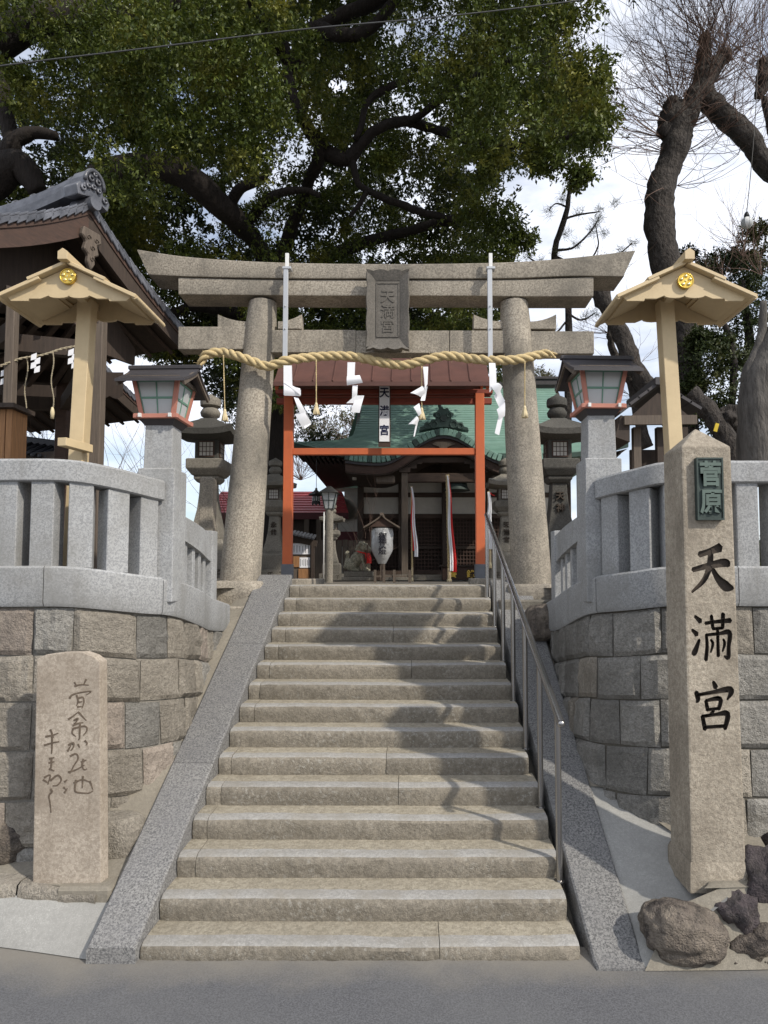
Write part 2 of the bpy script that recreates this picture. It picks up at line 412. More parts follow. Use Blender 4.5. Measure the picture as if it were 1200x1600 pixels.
# ------------------------------------------------------------------ text
def glyphs(ch, size, thick, bold=0.0):
    """verts (x right, z up, y depth) and faces of one character, centred"""
    c = bpy.data.curves.new('t', 'FONT'); c.body = ch; c.size = size; c.resolution_u = 3; c.offset = bold
    c.extrude = thick / 2; c.align_x = 'CENTER'; c.align_y = 'CENTER'
    o = bpy.data.objects.new('t', c); col.objects.link(o); bpy.context.view_layer.update()
    me = bpy.data.meshes.new_from_object(o.evaluated_get(bpy.context.evaluated_depsgraph_get()))
    vs = [(v.co.x, v.co.z, v.co.y) for v in me.vertices]; fs = [tuple(p.vertices) for p in me.polygons]
    if vs:
        zc = (min(v[2] for v in vs) + max(v[2] for v in vs)) / 2; xc = (min(v[0] for v in vs) + max(v[0] for v in vs)) / 2
        vs = [(v[0] - xc, v[1], v[2] - zc) for v in vs]
    bpy.data.objects.remove(o); bpy.data.curves.remove(c); bpy.data.meshes.remove(me)
    return vs, fs

def write_col(mb, text, top, size, step, thick, bold=0.0, rz=0, sx=1.0, mi=0):
    """vertical column of characters, top=centre of the first"""
    cs, sn = math.cos(rz), math.sin(rz)
    for i, ch in enumerate(text):
        if ch == ' ': continue
        vs, fs = glyphs(ch, size, thick, bold)
        mb.add([(top[0] + v[0] * sx * cs - v[1] * sn, top[1] + v[0] * sx * sn + v[1] * cs, top[2] + v[2] - i * step) for v in vs], fs, mi)
    return mb

BRUSH = {
 '天': [[(.22, .80, .05), (.45, .86, .05), (.74, .95, .075)],
        [(.05, .48, .04), (.4, .56, .05), (.82, .63, .07), (.93, .58, .05)],
        [(.50, .90, .05), (.47, .6, .055), (.33, .28, .045), (.02, .02, .02)],
        [(.50, .56, .03), (.66, .3, .06), (.85, .14, .085), (1.02, .10, .03)]],
 '宮': [[(.50, 1.02, .035), (.56, .90, .06)],
        [(.06, .80, .05), (.10, .66, .055), (.06, .58, .02)],
        [(.10, .74, .035), (.5, .80, .04), (.88, .86, .06), (.95, .80, .06), (.84, .64, .02)],
        [(.30, .62, .04), (.34, .42, .045)],
        [(.30, .62, .03), (.66, .66, .05), (.62, .44, .04)],
        [(.33, .43, .03), (.62, .46, .03)],
        [(.50, .42, .03), (.40, .32, .035)],
        [(.20, .30, .045), (.26, .02, .05)],
        [(.20, .29, .035), (.55, .33, .035), (.84, .34, .06), (.76, .03, .045)],
        [(.25, .06, .035), (.76, .09, .035)]],
 '満': [[(.08, .95, .03), (.22, .84, .055)],
        [(.0, .66, .03), (.12, .56, .055)],
        [(.0, .16, .05), (.06, .20, .06), (.18, .45, .03)],
        [(.34, .80, .035), (.6, .83, .035), (.99, .86, .05)],
        [(.50, .96, .04), (.53, .70, .04)],
        [(.80, 1.0, .05), (.78, .70, .04)],
        [(.52, .68, .03), (.79, .70, .03)],
        [(.36, .56, .035), (.37, .3, .04), (.33, .02, .045)],
        [(.36, .55, .03), (.7, .58, .035), (.95, .60, .055), (.92, .3, .045), (.90, .08, .05), (.80, .10, .02)],
        [(.65, .70, .035), (.65, .10, .04)],
        [(.47, .45, .025), (.52, .36, .035), (.46, .18, .02)],
        [(.79, .46, .025), (.82, .36, .035), (.76, .2, .02)]],
}
def brush(mb, ch, cx, y0, y1, zc, size, hw=1.0, jit=0.0015, sx=1.0):
    """strokes of a character as closed prisms between depths y0 and y1"""
    for q, st in enumerate(BRUSH[ch]):
        pts = catmull([Vector(p) for p in st], 5) if len(st) > 2 else [Vector(st[0]).lerp(Vector(st[1]), k / 4) for k in range(5)]
        left = []; right = []
        for i, p in enumerate(pts):
            t = (pts[min(i + 1, len(pts) - 1)] - pts[max(i - 1, 0)]); t.z = 0; t.normalize()
            nrm = Vector((-t.y, t.x, 0)); wv = max(p.z, .012) * hw
            left.append(p + nrm * wv); right.append(p - nrm * wv)
        t0 = (pts[1] - pts[0]); t0.z = 0; t0.normalize(); t1 = (pts[-1] - pts[-2]); t1.z = 0; t1.normalize()
        poly = left + [pts[-1] + t1 * pts[-1].z * .8] + right[::-1] + [pts[0] - t0 * pts[0].z * .8]
        e = q * jit
        mb.prism([(cx + (p.x - .5) * size * sx, 0, zc + (p.y - .5) * size) for p in poly], (0, y0 - e, 0), (0, y1 + e, 0))
    return mb
# ================================================================== ground
def sheet(name, rows, mat, kind='structure'):
    o = MB().grid(rows).build(name, mat, smooth=True); o['kind'] = kind; return o

MB().add([(-300, -60, -.02), (300, -60, -.02), (300, 500, -.02), (-300, 500, -.02)], [(0, 1, 2, 3)]).build('ground', M['soil'], kind='structure')
road_edge = [(-8, 4.75), (-3.4, 4.30), (-2.6, 4.22), (-1.95, 4.06), (-1.6, 4.0), (0, 3.98), (1.1, 3.96), (1.45, 3.93), (2.2, 3.97), (3, 4.0), (8, 4.1)]
rows = [[(x * 6, -12, .06) for x, y in road_edge], [(x * 2, 1.5, .06) for x, y in road_edge], [(x, y + .25, .06) for x, y in road_edge]]
sheet('road', rows, M['asphalt'])

# terrace of the precinct
tp = [(-14, 5.05), (-2.95, 4.98), (-2.45, 5.05), (-2.2, 5.4), (-2.1, 6), (-2.1, 7.6), (-1.5, 8.02), (1.1, 8.02), (1.6, 7.6), (1.55, 6), (1.7, 5.4), (2.1, 5.05), (14, 4.98), (30, 60), (-30, 60)]
MB().add([(x, y, 2.17) for x, y in tp], [tuple(range(len(tp)))]).build('precinct_ground', M['soil'], kind='structure')

# ================================================================== staircase
NY0, NZ0, TR, RI = 4.068, .141, .2687, .1471
def nose(k): return NY0 + TR * k, NZ0 + RI * k
def xl(y): return -1.593 + (y - NY0) * (.18 / 3.76)
def xr(y): return 1.027 - (y - NY0) * (.112 / 3.76)
stairs = thing('stone_staircase', 'straight flight of fifteen worn granite steps climbing from the road to the torii', 'stairs', (-.3, 4.0, 0))
for k in range(15):
    y, z = nose(k)
    zb = z - (RI if k else .10) - .01
    depth = TR + .06 if k < 14 else .55
    a, b = xl(y) + .005, xr(y) - .02 - .03 * rnd.random()
    cuts = [a, a + .10 + .05 * rnd.random(), b] if k not in (0, 1, 6) else [a, b]
    if k in (0, 4, 9): cuts.insert(-1, b - .75 - .5 * rnd.random())
    if k in (5, 11): cuts.insert(-1, a + .9 + rnd.random() * .5)
    for c0, c1 in zip(cuts, cuts[1:]):
        c1 -= .004
        n = max(3, int((c1 - c0) / .035)); rows = []
        ph = rnd.random() * 50
        for i in range(n + 1):
            x = c0 + (c1 - c0) * i / n
            e = min(i, n - i, 2) / 2
            w1 = noise.noise(Vector((x * 13, ph, 0))) * .009 + noise.noise(Vector((x * 2.2, ph, 5))) * .008
            w2 = noise.noise(Vector((x * 16, ph, 9))) * .014
            w3 = noise.noise(Vector((x * 14, ph, 19))) * .013
            sag = -.006 * math.exp(-((x - .0) / .5) ** 2)
            en = -.012 * (1 - e)
            rows.append([(x, y + depth, z + .004), (x, y + .115 + w1 * .9, z + .003 + w1 * .3 + sag), (x, y + .05, z - .001 + w1 * .3 + sag), (x, y + .012 - en, z - .008 + w1 * .4 + sag + en * .6),
                         (x, y - .002 + w1 - en, z - .025 + w1 * .3 + en * .4), (x, y - .004 + w2 - en, z - .06), (x, y - .002 + w3 - en, z - .10), (x, y + .008 - w2 * .5 - en, zb)])
        mb = MB()
        nn = len(rows[0])
        base = 0
        for r in rows: mb.v += r
        for i in range(n):
            for j in range(nn - 1):
                p = i * nn + j
                mb.f.append((p, p + 1, p + nn + 1, p + nn)); mb.m.append((2 if j < 1 else 0) if j < 3 else 1)
        # end faces
        mb.f.append(tuple(range(nn))); mb.m.append(1)
        mb.f.append(tuple(n * nn + j for j in range(nn))[::-1]); mb.m.append(1)
        mb.build('step_stone', [M['tread'], M['riser'], M['tread_back']], stairs, smooth=True, auto=50)
# dirt fill behind the steps
MB().add([(-1.7, 4.3, 0), (1.15, 4.3, 0), (1.05, 8.1, 2.05), (-1.55, 8.1, 2.05)], [(0, 1, 2, 3)]).build('step_bedding', M['mortar'], stairs)
# small sand strip at foot

# ================================================================== sloping kerbs
def kerb(side, label):
    t = thing('stair_kerb', label, 'stair kerb', ((-1.8 if side < 0 else 1.25), 4.1, 0))
    if side < 0:
        inn = lambda y: xl(y) - .004; out = lambda y: -1.885 + (y - 4) * .02
        cuts = [4.03, 5.32, 6.75, 8.0]
    else:
        inn = lambda y: xr(y) + .03; out = lambda y: 1.345 + (y - 4) * .012
        cuts = [3.96, 5.45, 6.9, 8.0]
    zz = lambda y: (NZ0 + (y - NY0) * RI / TR) + (.03 if side < 0 else -.03)
    for a, b in zip(cuts, cuts[1:]):
        b -= .006
        rows = []
        n = 22
        for i in range(n + 1):
            y = a + (b - a) * i / n; z = max(zz(y), .075)
            j1 = noise.noise(Vector((y * 11, side, 0))) * .004
            x0, x1 = inn(y) + j1, out(y)
            if side > 0: x0, x1 = x1, x0
            rows.append([(x0, y, max(z - .3, -.05)), (x0, y, z - .012), (x0 - .012, y, z), ((x0 + x1) / 2, y, z + .001 + j1 * .5), (x1 + .012, y, z), (x1, y, z - .012), (x1, y, max(z - .3, -.05))])
        mb = MB().grid(rows)
        mb.f.append(tuple(range(7))); mb.f.append(tuple(n * 7 + j for j in range(7))[::-1]); mb.m += [0, 0]
        mb.build('granite_slab', M['slab'], t, smooth=True, auto=35)
    return t
kerb(-1, 'grey speckled granite slab slope along the left edge of the steps')
kerb(1, 'grey speckled granite slab slope right of the steps beyond the handrail')

# ================================================================== curved retaining walls
SL = [(-6.5, 4.85, 0), (-4.5, 4.80, 0), (-2.95, 4.75, 0), (-2.47, 4.78, 0), (-2.217, 4.90, .03), (-2.03, 5.13, .07), (-1.91, 5.42, .10), (-1.90, 5.95, .18), (-1.95, 6.5, .27), (-1.96, 7.3, .38)]
SR = [(7.0, 4.90, 0), (4.5, 4.85, 0), (2.6, 4.83, 0), (1.90, 4.86, 0), (1.69, 4.98, .03), (1.52, 5.18, .06), (1.42, 5.42, .09), (1.40, 5.95, .18), (1.42, 6.5, .27), (1.45, 7.3, .38)]
WL = Path(catmull(SL, 7)); WR = Path(catmull(SR, 7))
def nrm(path, s, side):
    t = path.tan(s)            # travelling from far outside towards the stairs
    return np.array([t[1], -t[0]]) if side < 0 else np.array([-t[1], t[0]])
def s_of(path, test):
    for i in range(2000):
        s = path.len * i / 2000
        if test(path.at(s)): return s
    return path.len

COURSE = [2.085, 1.75, 1.43, 1.095, .76, .45, .10, -.15]
def wall_pt(path, side, s, z, out=0.0):
    p = path.at(s); n = nrm(path, s, side)
    b = .035 * (2.09 - z)     # batter
    q = p[:2] + n * (out + b)
    return Vector((q[0], q[1], z - p[2] * (1 if z > .2 else max(z, 0) * 5)))

def retaining(path, side, label, mat_list, seed):
    rr = random.Random(seed)
    o0 = path.at(0)
    t = thing('retaining_wall', label, 'stone wall', (side * 2.6, 4.8, 0))
    # mortar backing
    rows = []
    ns = 70
    for i in range(ns + 1):
        s = path.len * i / ns
        rows.append([wall_pt(path, side, s, z, -.012) for z in (2.2, 1.5, .8, .1, -.15)])
    MB().grid(rows).build('mortar', M['mortar'] if side > 0 else M['block_mortar'], t, smooth=True)
    for ci in range(len(COURSE) - 1):
        z1, z0 = COURSE[ci], COURSE[ci + 1]
        s = -.2 + rr.random() * .3
        while s < path.len:
            near = s > path.len - 3.4
            wd = rr.choice([.26, .30, .34, .38, .44]) if near else rr.choice([.36, .44, .5])
            a, b = max(s + .004, 0), min(s + wd - .004, path.len)
            s += wd
            if b - a < .1: continue
            nx, nz_ = 7, 6
            ph = rr.random() * 90; prot = .012 + rr.random() * .026
            rows = []
            ja = [rr.uniform(-.008, .008) for _ in range(4)]
            for j in range(nz_ + 1):
                row = []
                for i in range(nx + 1):
                    u, v = i / nx, j / nz_
                    ss = a + (b - a) * u + (ja[0] * (1 - u) + ja[1] * u) * (v - .5) * 2
                    zz = z1 - .005 - (z1 - z0 - .010) * v + (ja[2] * (1 - v) + ja[3] * v) * (u - .5) * 2
                    edge = min(u, 1 - u, v, 1 - v)
                    if edge < 1e-6:
                        o_ = -.002
                    else:
                        o_ = prot * .8 + noise.noise(Vector((u * 2.6 + ph, v * 2.6, ph))) * .020 + noise.noise(Vector((u * 7 + ph, v * 7, 3))) * .022
                        o_ = max(o_, .003)
                    uu = u; 
                    if 0 < i < nx: ss += (-.35 * (1 if u < .5 else -1)) * (b - a) / nx * (1 if edge < .2 and (i == 1 or i == nx - 1) else 0) * 1.0
                    if 0 < j < nz_: zz += (.35 * (1 if v < .5 else -1)) * (z1 - z0) / nz_ * (1 if (j == 1 or j == nz_ - 1) else 0)
                    row.append(wall_pt(path, side, min(max(ss, 0), path.len), zz, o_))
                rows.append(row)
            MB().grid(rows).build('block', rr.choice(mat_list), t, smooth=True, auto=17)
    return t
M['block_mortar'] = stone('tan mortar', (.30, .275, .235), gk=.3, bump=.6, vary=0)
M['block_pink'] = stone('pinkish split granite block', (.38, .325, .275), grain=(48, 130), gk=.5, stain=(.17, .14, .115), stainamt=.55, stscale=1.1, bump=1.0, bscale=13, vary=.25, bdist=.03)
rwl = retaining(WL, -1, 'left curved retaining wall of split tan granite blocks below the pale stone fence', [M['block'], M['block_pink'], M['block_grey'], M['block']], 3)
rwr = retaining(WR, 1, 'right curved retaining wall of split grey granite blocks behind the tall inscribed pillar', [M['block_grey'], M['block_grey'], M['block'], M['block_grey']], 11)

# ================================================================== granite fences
def sweep(path, side, s0, s1, prof, n, drop=True, zf=None):
    """prof: list of (out, z) closed loop, swept along the wall"""
    rows = []
    for i in range(n + 1):
        s = s0 + (s1 - s0) * i / n; p = path.at(s); nn = nrm(path, s, side); d = p[2] if drop else 0
        if zf: d = zf(s)
        rows.append([(p[0] + nn[0] * o_, p[1] + nn[1] * o_, z - d) for o_, z in prof + prof[:1]])
    mb = MB().grid(rows)
    m = len(prof) + 1
    mb.f.append(tuple(range(m - 1))); mb.f.append(tuple(n * m + j for j in range(m - 1))[::-1]); mb.m += [0, 0]
    return mb

def fence(path, side, label):
    t = thing('stone_fence', label, 'stone fence', (side * 2.6, 4.8, 2.1))
    sp = s_of(path, lambda p: p[1] > 5.36 and abs(p[0]) < 2.2)       # pillar
    # coping stones
    cut = [0, 1.4, 2.9, sp - .95 if side < 0 else sp - 1.15, sp - .12, path.len - .15]
    prof = [(.03, 2.09), (.045, 2.12), (.045, 2.36), (.03, 2.375), (-.26, 2.375), (-.26, 2.09)]
    for a, b in zip(cut, cut[1:]):
        n = max(4, int((b - a) / .08))
        if b > sp:      # beside the stairs the base tapers away
            rows = []
            for i in range(n + 1):
                s = a + .004 + (b - a - .008) * i / n; p = path.at(s); nn = nrm(path, s, side)
                u = (s - a) / (b - a); top = 2.375 - p[2] - .01; low = 2.09 - p[2] - .04 * math.sin(u * 3)
                rows.append([(p[0] + nn[0] * o_, p[1] + nn[1] * o_, z) for o_, z in ((.03, low), (.045, low + .03), (.045, top - .015), (.03, top), (-.2, top), (-.2, low), (.03, low))])
            mb = MB().grid(rows); mb.f.append(tuple(range(6))); mb.f.append(tuple(n * 7 + j for j in range(6))[::-1]); mb.m += [0, 0]
            mb.build('coping_stone', M['coping'], t, smooth=True, auto=35)
        else:
            sweep(path, side, a + .003, b - .003, prof, n).build('coping_stone', M['coping'], t, smooth=True, auto=35)
    # top rail
    rp_ = [(.015, 2.975), (.03, 2.985), (.03, 3.12), (.015, 3.137), (-.20, 3.137), (-.215, 3.12), (-.215, 2.985), (-.20, 2.975)]
    cuts = [0, 1.6, 3.2, sp - .11]
    for a, b in zip(cuts, cuts[1:]):
        sweep(path, side, a + .0015, b - .0015, rp_, max(6, int((b - a) / .07))).build('rail', M['coping'], t, smooth=True, auto=35)
    # balusters
    s = sp - .225
    while s > .1:
        p = path.at(s); tt = path.tan(s); nn = nrm(path, s, side)
        c = p[:2] - nn * .085
        mb = MB(); mb.box((c[0], c[1], (2.372 + 2.978) / 2 - p[2]), (.16, .18, .606 + .01), rz=math.atan2(tt[1], tt[0]))
        mb.build('baluster', M['coping'], t, bevel=.006)
        s -= .255
    # pillar
    p = path.at(sp); px_, py_ = p[0] - side * -.0, p[1] + .05
    px_ = px_ + side * .09; PD = -.12 if side < 0 else -.04
    MB().box((px_, py_, (2.1 + 3.275 + PD) / 2), (.29, .29, 1.175 + PD)).frus((px_, py_, 3.2625 + PD), (.29, .29), (px_, py_, 3.285 + PD), (.235, .235)).build('pillar_base', M['coping'], t, bevel=.006)
    MB().frus((px_, py_, 3.28 + PD), (.228, .228), (px_, py_, 3.63 + PD), (.215, .215)).build('pillar_shaft', M['coping'], t, bevel=.005)
    # low side fence
    a, b = sp + .2, s_of(path, lambda q: q[1] > 6.5)
    zt = lambda s: 0.0
    def P2(s, o_, z):
        q = path.at(s); nn = nrm(path, s, side); return Vector((q[0] + nn[0] * o_, q[1] + nn[1] * o_, z))
    z_rt = lambda s: 2.80 - .10 * (s - a) / (b - a)
    z_rb = lambda s: 2.60 - .16 * (s - a) / (b - a)
    rows = []
    for i in range(9):
        s = a - .1 + (b - a + .1) * i / 8
        rows.append([P2(s, .02, z_rb(s)), P2(s, .02, z_rt(s)), P2(s, -.12, z_rt(s)), P2(s, -.12, z_rb(s)), P2(s, .02, z_rb(s))])
    mb = MB().grid(rows); mb.f += [(0, 1, 2, 3), (43, 42, 41, 40)]; mb.m += [0, 0]
    mb.build('side_rail', M['coping'], t, bevel=.004)
    for i in range(4):
        s = a + (b - a) * (.12 + i * .235); q = path.at(s)
        c = P2(s, -.05, 0); zb = 2.36 - q[2]
        MB().box((c.x, c.y, (zb + z_rb(s)) / 2), (.09, .07, z_rb(s) - zb + .01)).build('side_baluster', M['coping'], t, bevel=.004)
    c = P2(b, -.05, 0); q = path.at(b)
    MB().box((c.x, c.y + .07, (2.0 + 2.745) / 2), (.17, .17, .745)).build('newel_post', M['coping'], t, bevel=.012, seg=2)
    return t, (px_, py_, 3.63 + PD)
fl, pil_l = fence(WL, -1, 'left pale granite fence curving from the pavilion to the lamp pillar')
fr, pil_r = fence(WR, 1, 'right pale granite fence curving behind the tall inscribed pillar')

# ================================================================== pillar lamps
def pillar_lamp(side, loc, label):
    t = thing('pillar_lamp', label, 'lamp', None, 'lantern lamps on the fence pillars')
    wb, wt, h = .25, .345, .29            # bottom width, top width, height
    z0 = .055
    MB().frus((0, 0, -.005), (.22, .22), (0, 0, .05), (.30, .30)).build('lamp_foot', M['slate'], t)
    m = MB()
    m.box((0, -.155, .06), (.36, .035, .035)); m.box((0, .155, .06), (.36, .035, .035))
    m.box((-.155, 0, .0615), (.035, .35, .035)); m.box((.155, 0, .0615), (.035, .35, .035))
    m.build('tray', M['salmon'], t, bevel=.003)
    for i in (-1, 1):
        for j in (-1, 1):
            MB().box((i * .12, j * .178, .062), (.022, .03, .03)).build('peg', M['alu_w'], t)
            MB().beam((i * wb / 2, j * wb / 2, z0 + .02), (i * wt / 2, j * wt / 2, z0 + h), .032, .032, (i, 0, 0)).build('corner_post', M['salmon'], t)
    for k in range(4):
        a = k * math.pi / 2
        cs, sn = math.cos(a), math.sin(a)
        def T(x, y, z): return (x * cs - y * sn, x * sn + y * cs, z)
        def pane(x0, x1, v0, v1):
            pts = []
            for u, v in ((x0, v0), (x1, v0), (x1, v1), (x0, v1)):
                wv = wb + (wt - wb) * v
                pts.append(T(u * (wv / 2 - .014), -(wv / 2 - .006), z0 + .02 + (h - .02) * v))
            return pts
        for x0, x1 in ((-.97, -.03), (.03, .97)):
            for v0, v1 in ((.04, .47), (.52, .97)):
                mb = MB(); mb.prism(pane(x0, x1, v0, v1), T(0, -.001, 0), T(0, .004, 0)); mb.build('pane', M['frost'], t)
        mb = MB()
        for pts in (pane(-.035, .035, 0, 1), pane(-1, 1, .47, .53), pane(-1, 1, 0, .05), pane(-1, 1, .95, 1), pane(-1, -.93, 0, 1), pane(.93, 1, 0, 1)):
            mb.prism(pts, T(0, -.006 - .0005 * len(mb.v) / 8, 0), T(0, .003, 0))
        mb.build('muntin', M['mint'], t)
    # roof: gable, ridge along x
    zt = z0 + h
    MB().box((0, 0, zt + .015), (.40, .40, .03)).build('top_frame', M['wood_grey'], t)
    for sd_ in (-1, 1):
        a = Vector((0, 0, zt + .145)); b = Vector((0, sd_ * .30, zt - .022))
        mb = MB()
        rows = []
        for i in range(6):
            u = i / 5; y = b.y * u; z = a.z + (b.z - a.z) * (u ** .8)
            rows.append([(-.285 + .012 * u, y, z), (.285 - .012 * u, y, z)])
        lo = [[(p[0], p[1], p[2] - .022) for p in r] for r in rows]
        mb.grid(rows); mb.grid(lo)
        n0 = len(rows) * 2
        for i in range(5):
            mb.f.append((i * 2, i * 2 + 2, n0 + i * 2 + 2, n0 + i * 2)); mb.f.append((i * 2 + 1, n0 + i * 2 + 1, n0 + i * 2 + 3, i * 2 + 3)); mb.m += [0, 0]
        mb.f.append((10, 11, n0 + 11, n0 + 10)); mb.m.append(0)
        mb.build('roof_panel', M['slate'], t)
        for i in (-1, 1):
            MB().beam((i * .262, sd_ * .005, zt + .103), (i * .262, sd_ * .285, zt - .05), .018, .045, (0, 0, 1)).build('bargeboard', M['wood_grey'], t)
    MB().box((0, 0, zt + .152), (.60, .045, .035)).build('ridge_cap', M['slate'], t, bevel=.006)
    for i in (-1, 1):
        MB().prism([(i * .17, -.17, zt + .03), (i * .17, .17, zt + .03), (i * .17, 0, zt + .10)], (-.008, 0, 0), (.008, 0, 0)).build('gable_board', M['wood_grey'], t)
    t.location = (loc[0], loc[1], loc[2])
    t.rotation_euler = (0, 0, R(2) * side)
    return t
pillar_lamp(-1, pil_l, 'salmon and green framed lantern lamp on the left fence pillar')
pillar_lamp(1, pil_r, 'salmon and green framed lantern lamp on the right fence pillar')

# ================================================================== mortar slopes and ledges
def ruled(name, A, B, mat, n=24, m=14, bump=.012, seed=0):
    A = catmull(A, 8); B = catmull(B, 8); pa, pb = Path([tuple(p) for p in A]), Path([tuple(p) for p in B])
    rows = []
    for i in range(n + 1):
        a = pa.at(pa.len * i / n); b = pb.at(pb.len * i / n)
        r = []
        for j in range(m + 1):
            u = j / m; q = Vector(a * (1 - u) + b * u)
            k = math.sin(u * math.pi)
            q.z += (noise.noise(q * 2.5 + Vector((seed, 0, 0))) * bump + noise.noise(q * 9) * bump * .35) * k
            r.append(tuple(q))
        rows.append(r)
    o = MB().grid(rows).build(name, mat, smooth=True); o['kind'] = 'structure'; return o
kz = lambda y, d=-.05: NZ0 + (y - NY0) * RI / TR + d
# right: white cement low, tan above
KR = lambda y, d=-.035: (1.335 + (y - 4) * .012, y, max(NZ0 + (y - NY0) * RI / TR + d - .03, .07))
KL = lambda y, d=-.03: (-1.875 + (y - 4) * .02, y, max(NZ0 + (y - NY0) * RI / TR + d + .03, .07))
ruled('pavement', [KR(3.97), KR(4.3), KR(4.8), KR(5.25)],
      [(1.86, 4.07, .40), (1.98, 4.35, .465), (1.80, 4.80, .535), (1.46, 5.3, .74)], M['cement'], seed=2)
ruled('pavement', [KR(5.22), KR(5.7), KR(6.2), KR(7.0)],
      [(1.62, 5.12, .72), (1.60, 5.35, .80), (1.50, 5.9, 1.02), (1.47, 7.0, 1.56)], M['cement_tan'], seed=3)
ruled('pavement', [(1.46, 5.26, .735), (1.62, 5.02, .65), (1.80, 4.78, .535), (1.96, 4.40, .475), (1.78, 4.12, .447), (2.2, 4.12, .455), (8, 4.24, .46)],
      [(1.60, 5.36, .80), (1.80, 5.14, .74), (2.0, 5.02, .66), (2.3, 4.97, .54), (2.8, 4.95, .52), (3.5, 4.95, .52), (8, 5.0, .52)], M['cement_tan'], seed=4)
ruled('pavement', [(1.33, 3.955, .064), (1.9, 3.96, .066), (2.4, 3.98, .066), (3.2, 4.0, .066), (8, 4.05, .066)],
      [(1.60, 4.12, .35), (1.80, 4.12, .447), (2.2, 4.13, .455), (3.5, 4.17, .458), (8, 4.25, .46)], M['cement_tan'], bump=.03, seed=5)
# left
ruled('pavement', [(-6, 4.60, .066), (-3.4, 4.33, .066), (-2.6, 4.22, .066), (-1.87, 4.06, .066)],
      [(-6, 4.75, .27), (-3.4, 4.44, .285), (-2.6, 4.38, .29), (-1.87, 4.36, .26)], M['cement'], seed=6)
ruled('pavement', [(-6, 4.82, .335), (-3.4, 4.51, .335), (-2.6, 4.45, .34), (-2.2, 4.39, .335), (-1.86, 4.36, .265)],
      [(-6, 5.05, .40), (-3.2, 5.02, .41), (-2.5, 4.98, .42), (-2.1, 4.9, .43), (-1.86, 4.78, .46)], M['cement_tan'], seed=7)
ruled('pavement', [KL(4.72), KL(5.3), KL(5.9), KL(6.4), KL(7.0), KL(7.6)],
      [(-2.95, 4.86, .70), (-2.45, 4.88, .75), (-2.12, 5.1, .85), (-1.98, 6.4, 1.42), (-2.0, 7.0, 1.75), (-2.0, 7.6, 2.02)], M['cement_tan'], seed=8)
MB().box((-2.065, 4.56, .25), (.35, .42, .19)).build('pavement', M['cement_tan'], kind='structure', bevel=.02)
t = thing('ledge_kerb', 'rough pinkish granite kerb at the foot of the short inscribed slab', 'kerb', (-2.9, 4.45, .2))
for a, b in ((-6, -3.7), (-3.69, -2.5), (-2.49, -1.98)):
    n = max(4, int((b - a) / .06)); rows = []
    yk = lambda x: 4.36 + (-2.2 - x) * .06
    for i in range(n + 1):
        x = a + (b - a) * i / n; y = yk(x); j1 = noise.noise(Vector((x * 9, 0, 4))) * .012
        th = 1 if x < -2.45 else max(.3, (-2.0 - x) / .45)
        rows.append([(x, y + j1, .24), (x, y - .015 + j1, .28), (x, y + j1, .295 + .05 * th), (x, y + .035 + j1, .305 + .05 * th), (x, y + .16, .30 + .05 * th)])
    mb = MB().grid(rows); mb.build('kerb_stone', M['block'], t, smooth=True)
def rock(name, label, c, size, mat, seed, sub=4, amp=.25, cat='rock', rz=0, flat=1):
    bm = bmesh.new(); bmesh.ops.create_icosphere(bm, subdivisions=sub, radius=1)
    for v in bm.verts:
        p = v.co.copy(); n_ = noise.noise(p * 1.3 + Vector((seed, 0, 0))) * amp + noise.noise(p * 3.1 + Vector((0, seed, 0))) * amp * .5 + noise.noise(p * 7 + Vector((0, seed, 9))) * amp * .22
        q = p * (1 + n_)
        q = Vector([math.copysign(abs(a) ** flat, a) for a in q])
        q = Vector((q.x * size[0], q.y * size[1], q.z * size[2])); q.rotate(Matrix.Rotation(rz, 3, 'Z')); v.co = q
    me = bpy.data.meshes.new(name); bm.to_mesh(me); bm.free(); me.materials.append(mat)
    me.polygons.foreach_set('use_smooth', [True] * len(me.polygons))
    o = link_mesh(name, me, None); o.location = c; tag(o, label, cat); return o
rock('boulder', 'squared buff stone wedged between the left slope kerb and the inscribed slab', (-2.08, 4.80, .48), (.22, .14, .17), M['block'], 5, amp=.12, flat=.6)
rock('boulder', 'dark rounded boulder in the shade left of the short inscribed slab', (-2.92, 4.80, .48), (.30, .20, .20), M['rock'], 8, amp=.2)
rock('boulder', 'large brown striped boulder at the foot of the right slope kerb', (1.585, 4.05, .235), (.235, .17, .165), M['rock'], 21, sub=5, amp=.2, flat=.85)
rock('boulder', 'small dark craggy rock right of the brown boulder', (1.92, 4.12, .29), (.12, .11, .14), M['lava'], 31, amp=.45)
rock('boulder', 'tall dark craggy rock at the right edge of the road', (2.18, 4.2, .36), (.19, .15, .26), M['lava'], 44, amp=.5)
rock('boulder', 'black craggy rock perched highest beside the tall pillar', (2.36, 4.32, .64), (.13, .12, .16), M['lava'], 53, amp=.5)
rock('boulder', 'low brown rock between the craggy rocks', (2.02, 4.05, .18), (.19, .09, .10), M['rock'], 61, amp=.4)
g = MB()
for i in range(46):
    x = rnd.uniform(1.75, 2.6); y = rnd.uniform(3.98, 4.08); r_ = rnd.uniform(.012, .032)
    g.lathe((x, y, .065 + (y - 3.96) * .5), [(r_ * .6, 0), (r_, r_ * .4), (r_ * .5, r_ * .9)], n=6, rz=rnd.random())
g.build('gravel', M['rock'], kind='stuff', smooth=True)
